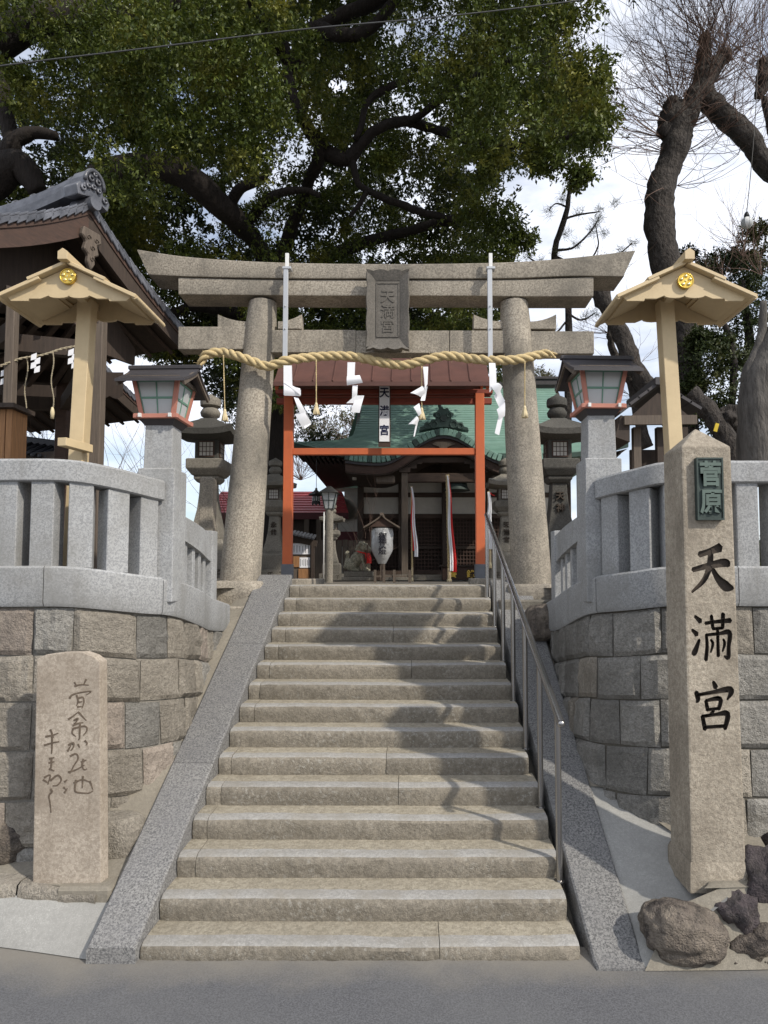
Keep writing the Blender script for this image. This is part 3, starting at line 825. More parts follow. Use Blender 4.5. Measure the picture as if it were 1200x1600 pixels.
# ================================================================== inscribed pillars
def carve(obj_, cutter):
    md = obj_.modifiers.new('carve', 'BOOLEAN'); md.operation = 'DIFFERENCE'; md.object = cutter; md.solver = 'EXACT'; md.use_self = True
    bpy.context.view_layer.update()
    me = bpy.data.meshes.new_from_object(obj_.evaluated_get(bpy.context.evaluated_depsgraph_get()))
    n0 = len(obj_.data.polygons)
    obj_.modifiers.clear()
    ok = len(me.polygons) > n0
    if ok: obj_.data = me
    m_ = cutter.data; bpy.data.objects.remove(cutter); bpy.data.meshes.remove(m_)
    return ok

def tall_stele():
    Y = 4.2
    bl = P(1080, 1345, Y); br = P(1166, 1345, Y); tl = P(1066, 697, Y); tr = P(1143, 697, Y)
    t = thing('inscribed_pillar', 'tall square granite pillar carved 天満宮 under a green bronze plaque', 'stone pillar', (1.92, 4.35, .38))
    dp = .33
    cx0, cx1 = (bl.x + br.x) / 2, (tl.x + tr.x) / 2; w0, w1 = br.x - bl.x, tr.x - tl.x
    cx0 -= .0; z0, z1 = .38, tl.z
    apex = P(1097, 678, Y + .15).z
    mb = MB()
    ring = []
    def rg(cx, w_, z, d0=0.0):
        return [(cx - w_ / 2, Y + d0, z), (cx + w_ / 2, Y + d0, z), (cx + w_ / 2, Y + dp - d0, z), (cx - w_ / 2, Y + dp - d0, z)]
    vs = rg(cx0, w0, z0) + rg(cx1, w1, z1, .01) + [(cx1, Y + dp / 2, apex + .04)]
    mb.add(vs, [(3, 2, 1, 0), (0, 1, 5, 4), (1, 2, 6, 5), (2, 3, 7, 6), (3, 0, 4, 7), (4, 5, 8), (5, 6, 8), (6, 7, 8), (7, 4, 8)])
    sh = mb.build('shaft', [M['stele_r'], M['engrave']], t, bevel=.012, seg=2)
    # glyph cutters, front face is nearly vertical
    for ch, (gx, gy), size, sx in (('天', (1112, 889), .30, .86), ('満', (1113, 996), .29, .84), ('宮', (1116, 1104), .29, .84)):
        c = P(gx, gy, Y)
        cm = brush(MB(), ch, c.x, Y - .03, Y + .03, c.z, size, hw=1.32 if ch == '天' else 1.15, sx=sx)
        for i in range(len(cm.m)): cm.m[i] = 1
        cut = cm.build('cut', [M['stele_r'], M['engrave']], t)
        if not carve(sh, cut):
            brush(MB(), ch, c.x, Y - .0035, Y + .01, c.z, size, sx=sx, jit=.0002).build('letter', M['engrave'], t)
    # rough foot
    n = 14; rows = []
    for k, (z, g_) in enumerate(((.385, .013), (.46, .012), (.53, .012), (.565, .002))):
        r = []
        for side_ in range(4):
            for i in range(n):
                u = i / n; hx = w0 / 2 + g_ + noise.noise(Vector((side_ * 7 + u * 5, z * 9, 0))) * .01; hy = dp / 2 + g_ * .7
                x, y = [(-1 + 2 * u, -1), (1, -1 + 2 * u), (1 - 2 * u, 1), (-1, 1 - 2 * u)][side_]
                r.append((cx0 + x * hx, Y + dp / 2 + y * hy, z))
        r.append(r[0]); rows.append(r)
    MB().grid(rows).build('foot', M['stele_r'], t, smooth=True)
    # bronze plaque
    a = P(1085, 716, Y); b = P(1129, 813, Y)
    c = (a + b) / 2
    pl = MB().box((c.x, Y - .006, c.z), (b.x - a.x, .034, a.z - b.z)).build('plaque', M['bronze'], t, bevel=.003)
    fr_ = MB(); wd_, hh = b.x - a.x, a.z - b.z
    for dx, dz, sx_, sz_ in ((0, hh / 2 - .005, wd_, .01), (0, -hh / 2 + .005, wd_, .01), (wd_ / 2 - .005, 0, .01, hh - .02), (-wd_ / 2 + .005, 0, .01, hh - .02)):
        fr_.box((c.x + dx, Y - .027, c.z + dz), (sx_, .006, sz_))
    fr_.build('plaque_rim', M['bronze'], pl)
    tm = write_col(MB(), '菅原', (c.x, Y - .028, P(1107, 741, Y).z), .165, .178, .016, .0045, sx=.86)
    tm.build('raised_letter', M['bronze_lt'], pl)
tall_stele()

def short_stele():
    t = thing('inscribed_slab', 'short pinkish granite slab with cursive engraved writing standing left of the steps', 'stone slab', (-2.28, 4.5, .26))
    Y = 4.42
    a = P(51, 1378, Y); b = P(158, 1378, Y); c = P(57, 1030, Y); d = P(156, 1034, Y); e = P(92, 1020, Y); e2 = P(128, 1019, Y)
    poly = [(a.x, 0, .31), (b.x, 0, .31), (d.x, 0, d.z), (d.x - .05, 0, d.z + .038), (e2.x, 0, e2.z), (e.x, 0, e.z), (c.x + .06, 0, c.z + .03), (c.x, 0, c.z)]
    mb = MB().prism(poly, (0, Y, 0), (.012, Y + .085, 0))
    sh = mb.build('slab', [M['stele'], M['engrave_l']], t, bevel=.007, seg=2)
    strokes = [[(303,432),(312,448)], [(352,420),(340,445)], [(303,450),(330,443),(362,445)], [(283,500),(295,485),(330,475),(372,470),(352,485)], [(312,485),(318,510),(312,530)], [(316,500),(338,495),(342,515),(334,540)], [(318,515),(336,512)], [(314,534),(334,532)],
        [(278,585),(300,570),(322,552)], [(320,555),(338,575),(352,590)], [(300,590),(318,580),(308,598),(300,600)], [(296,610),(322,600),(340,598)], [(300,620),(294,640),(310,655)], [(300,622),(345,612),(355,628),(340,650)], [(326,600),(324,660),(318,668)],
        [(278,690),(300,680),(298,700),(288,712)], [(275,715),(290,690)], [(318,685),(325,700)], [(345,670),(355,682),(350,690)],
        [(285,735),(310,725),(318,745),(300,775),(285,805)], [(278,800),(310,790),(345,770)], [(340,745),(335,775),(345,790),(355,785)], [(330,760),(352,750)],
        [(262,840),(275,830)], [(258,860),(268,870)], [(262,885),(275,865)], [(300,845),(335,830),(365,840)], [(310,830),(305,870),(315,882),(360,885),(380,875)], [(338,815),(335,865)], [(365,835),(372,850),(378,870)],
        [(205,625),(212,640),(218,660)], [(185,655),(212,650),(238,640)], [(180,690),(215,680),(242,675)], [(212,640),(212,700),(210,725)],
        [(200,745),(222,740)], [(198,762),(222,757)], [(210,740),(208,780),(200,790)], [(200,785),(222,795)],
        [(180,822),(205,812),(195,850)], [(175,830),(200,845)], [(205,835),(235,812),(250,830),(235,852),(215,855)], [(205,868),(212,880),(200,895),(205,930),(208,965)]]
    cm = MB()
    for q, st in enumerate(strokes):
        pts = [P(a / 2.609, 900 + b / 2.609, Y) for a, b in st]
        pts = catmull(pts, 4) if len(pts) > 2 else [pts[0].lerp(pts[1], k / 4) for k in range(5)]
        l = []; r_ = []; m = len(pts)
        for i, p in enumerate(pts):
            tt = (pts[min(i + 1, m - 1)] - pts[max(i - 1, 0)]).normalized(); nn = Vector((-tt.z, 0, tt.x)); wv = .0058 * (1.25 - .7 * i / (m - 1))
            l.append(p + nn * wv); r_.append(p - nn * wv)
        poly = [(p.x, 0, p.z) for p in l + r_[::-1]]
        cm.prism(poly, (0, Y - .0012 - q * .00002, 0), (0, Y + .003, 0))
    cm.build('engraved_writing', M['engrave_l'], t)
short_stele()

# ================================================================== torii
def torii():
    Y = 8.0
    t = thing('torii', 'weathered granite torii gate standing at the head of the steps', 'torii gate', (-.28, Y, 2.2))
    for side, b0, tp_ in ((-1, (375, 908), (411, 474)), (1, (831, 913), (803, 474))):
        lo = P(b0[0], b0[1], Y); hi = P(tp_[0], tp_[1], Y)
        n = 22; rows = []
        for i in range(13):
            u = i / 12; r_ = .238 - .058 * u; c = lo.lerp(hi, u)
            if i == 12: r_ *= .93
            rows.append([(c.x + r_ * math.cos(2 * math.pi * k / n), Y + r_ * math.sin(2 * math.pi * k / n), c.z - (.06 if i == 0 else 0)) for k in range(n + 1)])
        mb = MB().grid(rows); mb.f.append(tuple(12 * (n + 1) + k for k in range(n))); mb.m.append(0)
        mb.build('column', M['torii'], t, smooth=True, auto=50)
        z1 = lo.z; z0 = z1 - .25
        n = 24; rows = []
        for z, g_ in ((z0 - .2, .30), (z0, .31), (z0 + .1, .335), (z1 - .03, .325), (z1, .30), (z1 + .008, .2)):
            rows.append([(lo.x + side * .0 + (g_ + noise.noise(Vector((k, z * 8, side))) * .012) * math.copysign(min(1, abs(math.cos(a)) * 1.3), math.cos(a)), Y + g_ * math.copysign(min(1, abs(math.sin(a)) * 1.25), math.sin(a)), z) for k in range(n + 1) for a in (2 * math.pi * (k % n) / n,)])
        MB().grid(rows).build('base_stone', M['torii'], t, smooth=True, auto=50)
    # kasagi and shimaki: front-face polylines in photograph coordinates turned into metres
    def beam_(name, top, bot, y0, y1, slant=0):
        T_ = catmull([P(a, b, Y) for a, b in top], 5); B_ = catmull([P(a, b, Y) for a, b in bot], 5)
        mb = MB(); rows = []
        for a, b in zip(T_, B_):
            rows.append([(b.x, y0, b.z), (b.x, y0 - .006, b.z + .015), (a.x, y0 - .006, a.z - .012), (a.x, y0 + .01, a.z), (a.x, y1 - .01, a.z), (a.x, y1, a.z - .012), (b.x, y1, b.z), (b.x, y0, b.z)])
        mb.grid(rows); m_ = 8; n_ = len(rows) - 1
        mb.f.append(tuple(range(7))); mb.f.append(tuple(n_ * m_ + j for j in range(7))[::-1]); mb.m += [0, 0]
        return mb.build(name, M['torii'], t, smooth=True, auto=30)
    kt = [(225, 402), (300, 413), (400, 420), (500, 423), (606, 424), (720, 423), (815, 420), (900, 413), (984, 403)]
    kb = [(241, 440), (305, 443), (400, 445), (500, 446), (606, 446), (720, 446), (810, 445), (888, 442), (967, 443)]
    half = [(kt[:5], kb[:5]), (kt[4:], kb[4:])]
    beam_('kasagi_beam', kt[:5], kb[:5], Y - .20, Y + .22)
    beam_('kasagi_beam', [(606.4, 424)] + kt[5:], [(606.4, 446)] + kb[5:], Y - .198, Y + .22)
    st = [(287, 443), (400, 446), (500, 447), (606, 447), (720, 447), (810, 446), (921, 442)]
    sb = [(287, 469), (400, 470), (500, 471), (606, 471), (720, 471), (810, 472), (921, 472)]
    beam_('shimaki_beam', st[:4], sb[:4], Y - .175, Y + .19)
    beam_('shimaki_beam', [(606.4, 447)] + st[4:], [(606.4, 471)] + sb[4:], Y - .173, Y + .19)
    for a, b, y0 in ((283, 392, 515), (401, 557, 520), (557.6, 701, 521), (701.6, 806, 521), (814, 925, 522)):
        p = P(a, y0, Y); q = P(b, y0 + 35, Y)
        MB().box(((p.x + q.x) / 2, Y, (p.z + q.z) / 2), (q.x - p.x, .20, p.z - q.z)).build('nuki_beam', M['torii'], t, bevel=.006)
    for x0, x1, side in ((343, 388, -1), (436, 473, 1), (739, 784, -1), (826, 867, 1)):
        pts = []
        for i in range(7):
            u = i / 6; x = x0 + (x1 - x0) * u; e = (1 - u) if side < 0 else u
            pts.append(P(x, 505.5 - 11 * e ** 2 + .5, Y))
        poly = [tuple(p) for p in pts] + [tuple(P(x1, 517.5, Y)), tuple(P(x0, 517.5, Y))]
        poly = [(p[0], 0, p[2]) for p in poly]
        MB().prism(poly, (0, Y - .08, 0), (0, Y + .08, 0)).build('wedge', M['torii'], t, bevel=.004)
    # central name tablet
    yb = Y - .24
    c = P(606, 488, yb); w_, h_ = .50, .96
    MB().box((c.x, yb + .10, c.z), (.34, .12, .84)).build('tablet_back', M['torii'], t)
    tab = MB().box((c.x, yb - .02, c.z + .01), (.30, .05, .72)).build('name_tablet', M['tablet'], t, bevel=.004)
    # flaring frame, scalloped
    fm = MB()
    for k, (ax, az, L_) in enumerate(((0, 1, w_), (0, -1, w_), (1, 0, h_), (-1, 0, h_))):
        n = 12; rows = []
        for i in range(n + 1):
            u = -1 + 2 * i / n
            sc_ = 1 + .05 * abs(math.sin(u * math.pi * 1.5)) 
            if az:
                rows.append([(c.x + u * .155, yb - .05, c.z + .01 + az * .35), (c.x + u * .20, yb - .075, c.z + az * .41 * 1.0), (c.x + u * .25, yb - .10, c.z + az * .455 * sc_), (c.x + u * .25, yb - .05, c.z + az * .465 * sc_), (c.x + u * .16, yb + .02, c.z + az * .37)])
            else:
                rows.append([(c.x + ax * .145, yb - .05, c.z + u * .355 + .01), (c.x + ax * .185, yb - .075, c.z + u * .41), (c.x + ax * .235 * sc_, yb - .10, c.z + u * .455), (c.x + ax * .245 * sc_, yb - .05, c.z + u * .455), (c.x + ax * .15, yb + .02, c.z + u * .36)])
        fm.grid(rows)
    fm.build('tablet_frame', M['tablet'], t, smooth=True, auto=35)
    rim = MB()
    for dx, dz, sx_, sz_ in ((0, .33, .27, .012), (0, -.31, .27, .012), (.13, .01, .012, .64), (-.13, .01, .012, .64)):
        rim.box((c.x + dx, yb - .048, c.z + dz), (sx_, .012, sz_))
    rim.build('tablet_rim', M['tablet'], tab)
    tm = write_col(MB(), '天満宮', (c.x, yb - .047, P(606, 466, yb).z), .17, .175, .012, .002)
    tm.build('raised_letter', M['tablet'], tab)
torii()

# aluminium flag brackets
for k, (px_, lab) in enumerate(((447, 'left grey metal channel strapped upright to the torii beams'), (765, 'right grey metal channel strapped upright to the torii beams'))):
    Yc = 7.70
    a = P(px_, 420, Yc); b = P(px_, 562, Yc)
    t = thing('metal_channel', lab, 'bracket', (a.x, Yc, b.z), 'metal channels on the torii')
    MB().box((a.x, Yc, (a.z + b.z) / 2), (.055, .045, a.z - b.z)).build('channel', M['alu'], t, bevel=.004)
    e = P(px_ + 2, 399, Yc)
    MB().box((a.x + .012, Yc - .002, (a.z + e.z) / 2 + .02), (.04, .03, e.z - a.z)).build('top_tab', M['alu_w'], t)
    MB().box((a.x + .012, Yc + .02, a.z + .004), (.10, .10, .03)).build('clamp', M['alu'], t, bevel=.003)
    for zz in (.35, .62):
        MB().lathe((a.x, Yc - .03, b.z + zz), [(.008, 0), (.008, .012)], n=6).build('bolt', M['steel'], t)

# ================================================================== shimenawa rope with shide and tassels
def twisted(path, rad, strands, pitch, mat, name, parent, n=7, fray=0, cap=None):
    pts = [Vector(p) for p in path]
    m = len(pts); Ls = [0]
    for a, b in zip(pts, pts[1:]): Ls.append(Ls[-1] + (b - a).length)
    mb = MB()
    for q in range(strands):
        ring = []
        for i, p in enumerate(pts):
            t = (pts[min(i + 1, m - 1)] - pts[max(i - 1, 0)]).normalized()
            s1 = t.cross(Vector((0, 1, 0.01))).normalized(); s2 = t.cross(s1)
            a = 2 * math.pi * (q / strands + Ls[i] / pitch)
            ring.append(p + (s1 * math.cos(a) + s2 * math.sin(a)) * rad * .5)
        e = [1] * m
        if cap: e = [min(1, .45 + Ls[i] / cap) for i in range(m)]; e = [min(x, .3 + (Ls[-1] - Ls[i]) / cap) for i, x in enumerate(e)]
        mb.tube(ring, [rad * .56 * x for x in e], n)
    if fray:
        for i in range(fray):
            j = rnd.randrange(m - 2); p = pts[j]; d = Vector((rnd.uniform(-1, 1), rnd.uniform(-1, .2), rnd.uniform(-1, 1))).normalized()
            mb.tube([p + d * rad * .8, p + d * rad * 1.3 + Vector((rnd.uniform(-.02, .02), 0, rnd.uniform(-.02, .01)))], .0018, 3, caps=False)
    return mb.build(name, mat, parent, smooth=True)
Yr = 7.70
rp_px = [(312, 571), (319, 558), (330, 552), (350, 551), (373, 557), (400, 567), (417, 572), (435, 568), (450, 563), (500, 557), (550, 557), (600, 567), (633, 570), (667, 562), (697, 556), (733, 560), (767, 563), (807, 562), (840, 555), (855, 553), (869, 557)]
def ry(px_):
    d = min(abs(px_ - 405), abs(px_ - 812)); return Yr + (.10 if d > 45 else 0)
rope = thing('shimenawa_rope', 'thick twisted straw rope hung across the torii columns', 'straw rope', tuple(P(606, 570, Yr)))
twisted(catmull([P(a, b, ry(a) if a > 330 and a < 840 else Yr + .08) for a, b in rp_px], 14), .055, 3, .34, M['rope'], 'rope_strand', rope, fray=160, cap=.25)
def ribbon(path, widths, dirs, mb, th=.0015):
    rows = []
    for p, w_, d in zip(path, widths, dirs):
        d = Vector(d).normalized(); rows.append([p - d * w_ / 2, p + d * w_ / 2])
    mb.grid(rows); mb.grid([[q + Vector((0, th, 0)) for q in r] for r in rows])
    return mb
def shide(pxs, label, wd=.12):
    """paper streamer: list of (px,py,turn,width factor)"""
    Ys = 7.66; t0 = P(pxs[0][0], pxs[0][1], Ys)
    pts = []; wds = []; drs = []
    key = [(P(a, b, Ys), c, w_) for a, b, c, w_ in pxs]
    for i in range(len(key) - 1):
        for k in range(6):
            u = k / 6; u2 = u * u * (3 - 2 * u)
            a, b = key[i], key[i + 1]
            p = a[0].lerp(b[0], u); ang = a[1] + (b[1] - a[1]) * u2
            p.y += -.03 * math.sin(u * math.pi) * (1 if i % 2 else -1)
            pts.append(p); wds.append(wd * (a[2] + (b[2] - a[2]) * u2)); drs.append((math.cos(ang), math.sin(ang), .25 * math.sin(ang * 2)))
    mb = ribbon(pts, wds, drs, MB())
    o = mb.build('paper_streamer', M['paper'], None, smooth=True)
    return tag(o, label, 'paper streamer', 'white paper streamers on the rope')
shide([(449, 571, 0, .85), (449, 596, 0, .85), (450, 612, .1, .9)], 'upper square fold of the leftmost white paper streamer under the rope') if False else None
def shide2(segs, label):
    """streamer of flat folded panels. segs: list of quads in photograph px with depth offsets and a curl"""
    Ys = 7.66; mb = MB()
    for quad, curl in segs:
        a, b, c, d = [P(q[0], q[1], Ys + (q[2] if len(q) > 2 else 0)) for q in quad]   # a,b top left/right ; d,c bottom left/right
        rows = []
        for i in range(7):
            u = i / 6
            l = a.lerp(d, u); r_ = b.lerp(c, u); off = Vector((0, -curl * math.sin(u * math.pi), 0))
            rows.append([l + off, (l + r_) / 2 + off * 1.3, r_ + off])
        mb.grid(rows); mb.grid([[q + Vector((0, .002, 0)) for q in r] for r in rows])
    o = mb.build('paper_streamer', M['paper'], None, smooth=True)
    return tag(o, label, 'paper streamer', None)
shide2([([(443, 571), (456, 571), (457, 610), (443, 617)], 0), ([(443, 596, -.01), (456, 602, -.01), (470, 609, -.03), (470, 618, -.03)], .0),
        ([(444, 600), (469, 607), (469, 619), (444, 618)], .015), ([(459, 620, .01), (466, 622, .01), (479, 645, -.03), (470, 650, -.02)], .02), ([(470, 640, -.02), (480, 646, -.02), (486, 663, .02), (476, 670, .0)], -.02), ([(461, 648, 0), (474, 640, -.02), (486, 660, .02), (474, 671, .02)], .03)],
       'leftmost white paper streamer beside the left metal channel')
shide2([([(543, 566), (555, 566), (554, 590), (542, 600)], 0), ([(542, 588), (562, 586, -.02), (567, 598, -.04), (542, 602)], .02), ([(551, 602), (559, 602), (558, 620), (550, 622)], .015),
        ([(555, 618, -.01), (569, 618, -.01), (556, 630, 0), (541, 630, 0)], 0), ([(556, 619, .005), (569, 618, .005), (562, 645, 0), (548, 644, 0)], .01)],
       'white paper streamer left of the torii tablet')
shide2([([(661, 573), (669, 573), (668, 600), (664, 608)], .01), ([(662, 604), (668, 604), (664, 626), (657, 626)], -.015), ([(641, 614, -.02), (660, 603, -.01), (664, 614), (657, 620)], .03), ([(646, 636, -.01), (655, 630), (659, 648), (654, 650)], .02), ([(638, 663, -.02), (651, 650, -.01), (655, 656), (651, 664)], .03), ([(650, 660), (653, 660), (648, 682), (646, 682)], 0)],
       'curling white paper streamer beside a tassel right of the tablet')
shide2([([(764, 567), (774, 567), (776, 600), (765, 613)], .01), ([(765, 602), (778, 598, -.02), (785, 604, -.03), (778, 620)], .02), ([(772, 618), (780, 606), (789, 626, -.02), (782, 640)], -.02), ([(776, 640), (789, 628, -.01), (789, 650), (780, 656)], .02), ([(779, 650), (787, 646), (780, 680), (773, 677)], 0)],
       'rightmost white paper streamer beside the right metal channel')
def tassel(px_, y0, y1, label, Yt=7.68, sc_=1.0):
    a = P(px_, y0, Yt); b = P(px_ + (2 if px_ < 400 else 0), y1, Yt)
    t = thing('straw_tassel', label, 'tassel', tuple(b))
    h = .13 * sc_
    twisted([a.lerp(b + Vector((0, 0, h * .95)), i / 24) for i in range(25)], .009, 2, .05, M['rope'], 'cord', t, n=4)
    mb = MB()
    mb.lathe((b.x, b.y, b.z), [(.036 * sc_, 0), (.032 * sc_, h * .35), (.018 * sc_, h * .72), (.02 * sc_, h * .8), (.014 * sc_, h), (.006, h * 1.05)], n=9)
    for k in range(26):
        an = rnd.random() * 6.28; r1 = rnd.uniform(.5, 1) * .042 * sc_
        mb.tube([(b.x + .014 * math.cos(an), b.y + .014 * math.sin(an), b.z + h * .75), (b.x + r1 * math.cos(an) * .8, b.y + r1 * math.sin(an) * .8, b.z + h * .3), (b.x + r1 * math.cos(an), b.y + r1 * math.sin(an), b.z - rnd.uniform(0, .012))], .0045, 4, caps=False)
    mb.build('straw_skirt', M['straw'], t, smooth=True)
tassel(349, 555, 657, 'straw tassel hanging left of the left torii column')
tassel(494, 562, 647, 'straw tassel hanging between the left metal channel and the tablet')
tassel(659, 572, 655, 'straw tassel hanging just right of the torii tablet')
tassel(820, 565, 652, 'straw tassel hanging against the right torii column', Yt=7.64)

# ================================================================== handrail
hr = thing('handrail', 'stainless steel handrail with seven posts on the right side of the steps', 'handrail', (.95, 4.5, .2))
pts = []
for i, k in enumerate((1, 3, 5, 7, 9, 11, 13)):
    y = NY0 + TR * (k + .88); z = NZ0 + RI * k
    x = .985 - (y - 4.55) * (.105 / 3.4)
    zt = 1.345 + (y - 4.5) * .5025
    MB().tube([(x, y, z - .01), (x, y, zt)], .0215, 12).lathe((x, y, z), [(.036, 0), (.036, .006), (.024, .01)], n=12).build('post', M['steel'], hr, smooth=True, auto=40)
    pts.append((x, y, zt))
a = Vector(pts[0]); b = Vector(pts[-1]); d = (b - a).normalized()
e0 = a - d * .10; e1 = b + d * .04
MB().tube([e0, e1], .026, 16).build('rail', M['steel'], hr, smooth=True, auto=40)
cp = MB(); cp.tube([e0 - d * .026, e0 - d * .022, e0 - d * .012, e0 + d * .002], [.006, .018, .0255, .0265], 14); cp.build('end_cap', M['steel'], hr, smooth=True)
# ================================================================== red gate
def red_gate():
    Y = 10.3; G = 2.2
    xL, xR = P(450, 800, Y).x, P(750, 800, Y).x
    t = thing('vermilion_gate', 'vermilion timber gate frame with brown sheet copper roof behind the torii', 'gate', ((xL + xR) / 2, Y, G))
    zt = P(600, 612, Y).z
    for x, d in ((xL, .012), (xR, -.012)):
        MB().box((x, Y, (G + .28 + zt) / 2), (.138, .138, zt - G - .28)).build('gate_post', M['vermilion'], t, bevel=.006)
        MB().box((x, Y, G + .17), (.165, .165, .23)).build('post_shoe', M['grey_paint'], t, bevel=.004)
        MB().box((x, Y, G + .02), (.34, .34, .10)).build('post_footing', M['torii'], t, bevel=.01)
    zl = P(600, 706, Y).z
    MB().box(((xL + xR) / 2, Y, zl), (xR - xL - .142, .09, .10)).build('lintel', M['vermilion'], t, bevel=.004)
    z0, z1 = P(600, 640, Y).z, P(600, 618, Y).z
    e = .19
    MB().box(((xL + xR) / 2, Y + .01, (z0 + z1) / 2 + .02), (xR - xL + 2 * e, .08, .09)).build('head_beam', M['vermilion_shade'], t, bevel=.004)
    MB().box(((xL + xR) / 2, Y + .12, z1 + .07), (xR - xL + 2 * e, .08, .11)).build('purlin', M['vermilion_shade'], t, bevel=.004)
    MB().box(((xL + xR) / 2, Y - .01, z1 + .045), (xR - xL + 2 * e + .02, .12, .05)).build('wall_plate', M['vermilion_shade'], t)
    # roof: front and rear slopes of sheet panels
    ye, ze = 9.80, P(600, 596, 9.80).z
    yr_, zr = 10.42, P(600, 560, 10.3).z + .10
    x0, x1 = P(427, 600, ye).x, P(766, 600, ye).x
    n = 11
    for sgn in (0, 1):
        for i in range(n):
            a = x0 + (x1 - x0) * i / n + .004; b = x0 + (x1 - x0) * (i + 1) / n - .004
            ya, za = (ye, ze) if sgn == 0 else (2 * yr_ - ye, ze)
            mb = MB(); rows = []
            for k in range(5):
                u = k / 4; z = ze + (zr - ze) * (u ** 1.15); y = ya + (yr_ - ya) * u
                rows.append([(a, y, z), (b, y, z)])
            mb.grid(rows); mb.grid([[(q[0], q[1], q[2] - .03) for q in r] for r in rows])
            mb.f += [(0, 1, 11, 10)]; mb.m += [0]
            mb.build('roof_panel', M['rust_roof'], t)
            mb2 = MB(); mb2.tube([((b + .004), ya + (yr_ - ya) * k / 4, ze + (zr - ze) * ((k / 4) ** 1.15) + .006) for k in range(5)], .014, 5)
            if i < n - 1: mb2.build('roof_rib', M['rust_roof'], t)
    MB().box(((x0 + x1) / 2, ye + .012, ze - .035), (x1 - x0, .03, .06)).build('eave_fascia', M['rust_roof'], t)
    MB().box(((x0 + x1) / 2, yr_, zr + .03), (x1 - x0 + .02, .14, .09)).build('roof_ridge', M['rust_roof'], t, bevel=.01)
    for x in (x0 + .03, x1 - .03):
        MB().prism([(x, ye + .03, ze - .03), (x, yr_, zr - .04), (x, 2 * yr_ - ye - .03, ze - .03), (x, 2 * yr_ - ye - .1, ze - .10), (x, yr_, zr - .16), (x, ye + .1, ze - .10)], (-.02, 0, 0), (.02, 0, 0)).build('bargeboard', M['vermilion'], t)
    # name board
    yb = 10.12
    a = P(593, 604, yb); b = P(608.5, 690, yb)
    nb = thing('name_board', 'narrow white hanging board written 天満宮 in the vermilion gate', 'sign', ((a.x + b.x) / 2, yb, b.z))
    w_ = b.x - a.x
    MB().box(((a.x + b.x) / 2, yb + .012, (a.z + b.z) / 2 - .03), (w_ + .03, .02, a.z - b.z + .10)).build('board_back', M['wood_red'], nb)
    MB().box(((a.x + b.x) / 2, yb - .003, (a.z + b.z) / 2), (w_, .014, a.z - b.z)).build('board', M['paper'], nb)
    m = MB()
    for ch, py in (('天', 614), ('満', 642), ('宮', 672)):
        write_col(m, ch, ((a.x + b.x) / 2, yb - .012, P(600, py, yb).z), .168, .2, .006, .004, sx=.9)
    m.build('lettering', M['navy'], nb)
red_gate()
MB().box((-2.15, 9.6, 2.215), (1.5, 2.6, .10)).build('paving_slab', M['torii'], kind='structure', bevel=.01)
MB().box((1.9, 9.6, 2.215), (1.3, 2.6, .10)).build('paving_slab', M['torii'], kind='structure', bevel=.01)
for x, y, sx, sy, z in ((1.45, 7.85, .95, .9, 2.04), (1.6, 7.45, .7, .3, 1.93)):
    o = MB().box((x, y, z - .1), (sx, sy, .2)).build('plinth_stone', M['lantern'], bevel=.015)
    tag(o, 'mossy stone block under the foot of the right torii column' if y > 7.6 else 'lower mossy stone block at the head of the right wall', 'stone block')
o = MB().box((-1.95, 7.9, 1.86), (.75, 1.0, .22)).build('plinth_stone', M['torii'], bevel=.015); tag(o, 'tan stone block under the foot of the left torii column', 'stone block')
rock('boulder', 'dark rough stone at the head of the right wall beside the handrail', (1.36, 7.0, 1.82), (.17, .22, .20), M['rock'], 71, amp=.2, flat=.7)

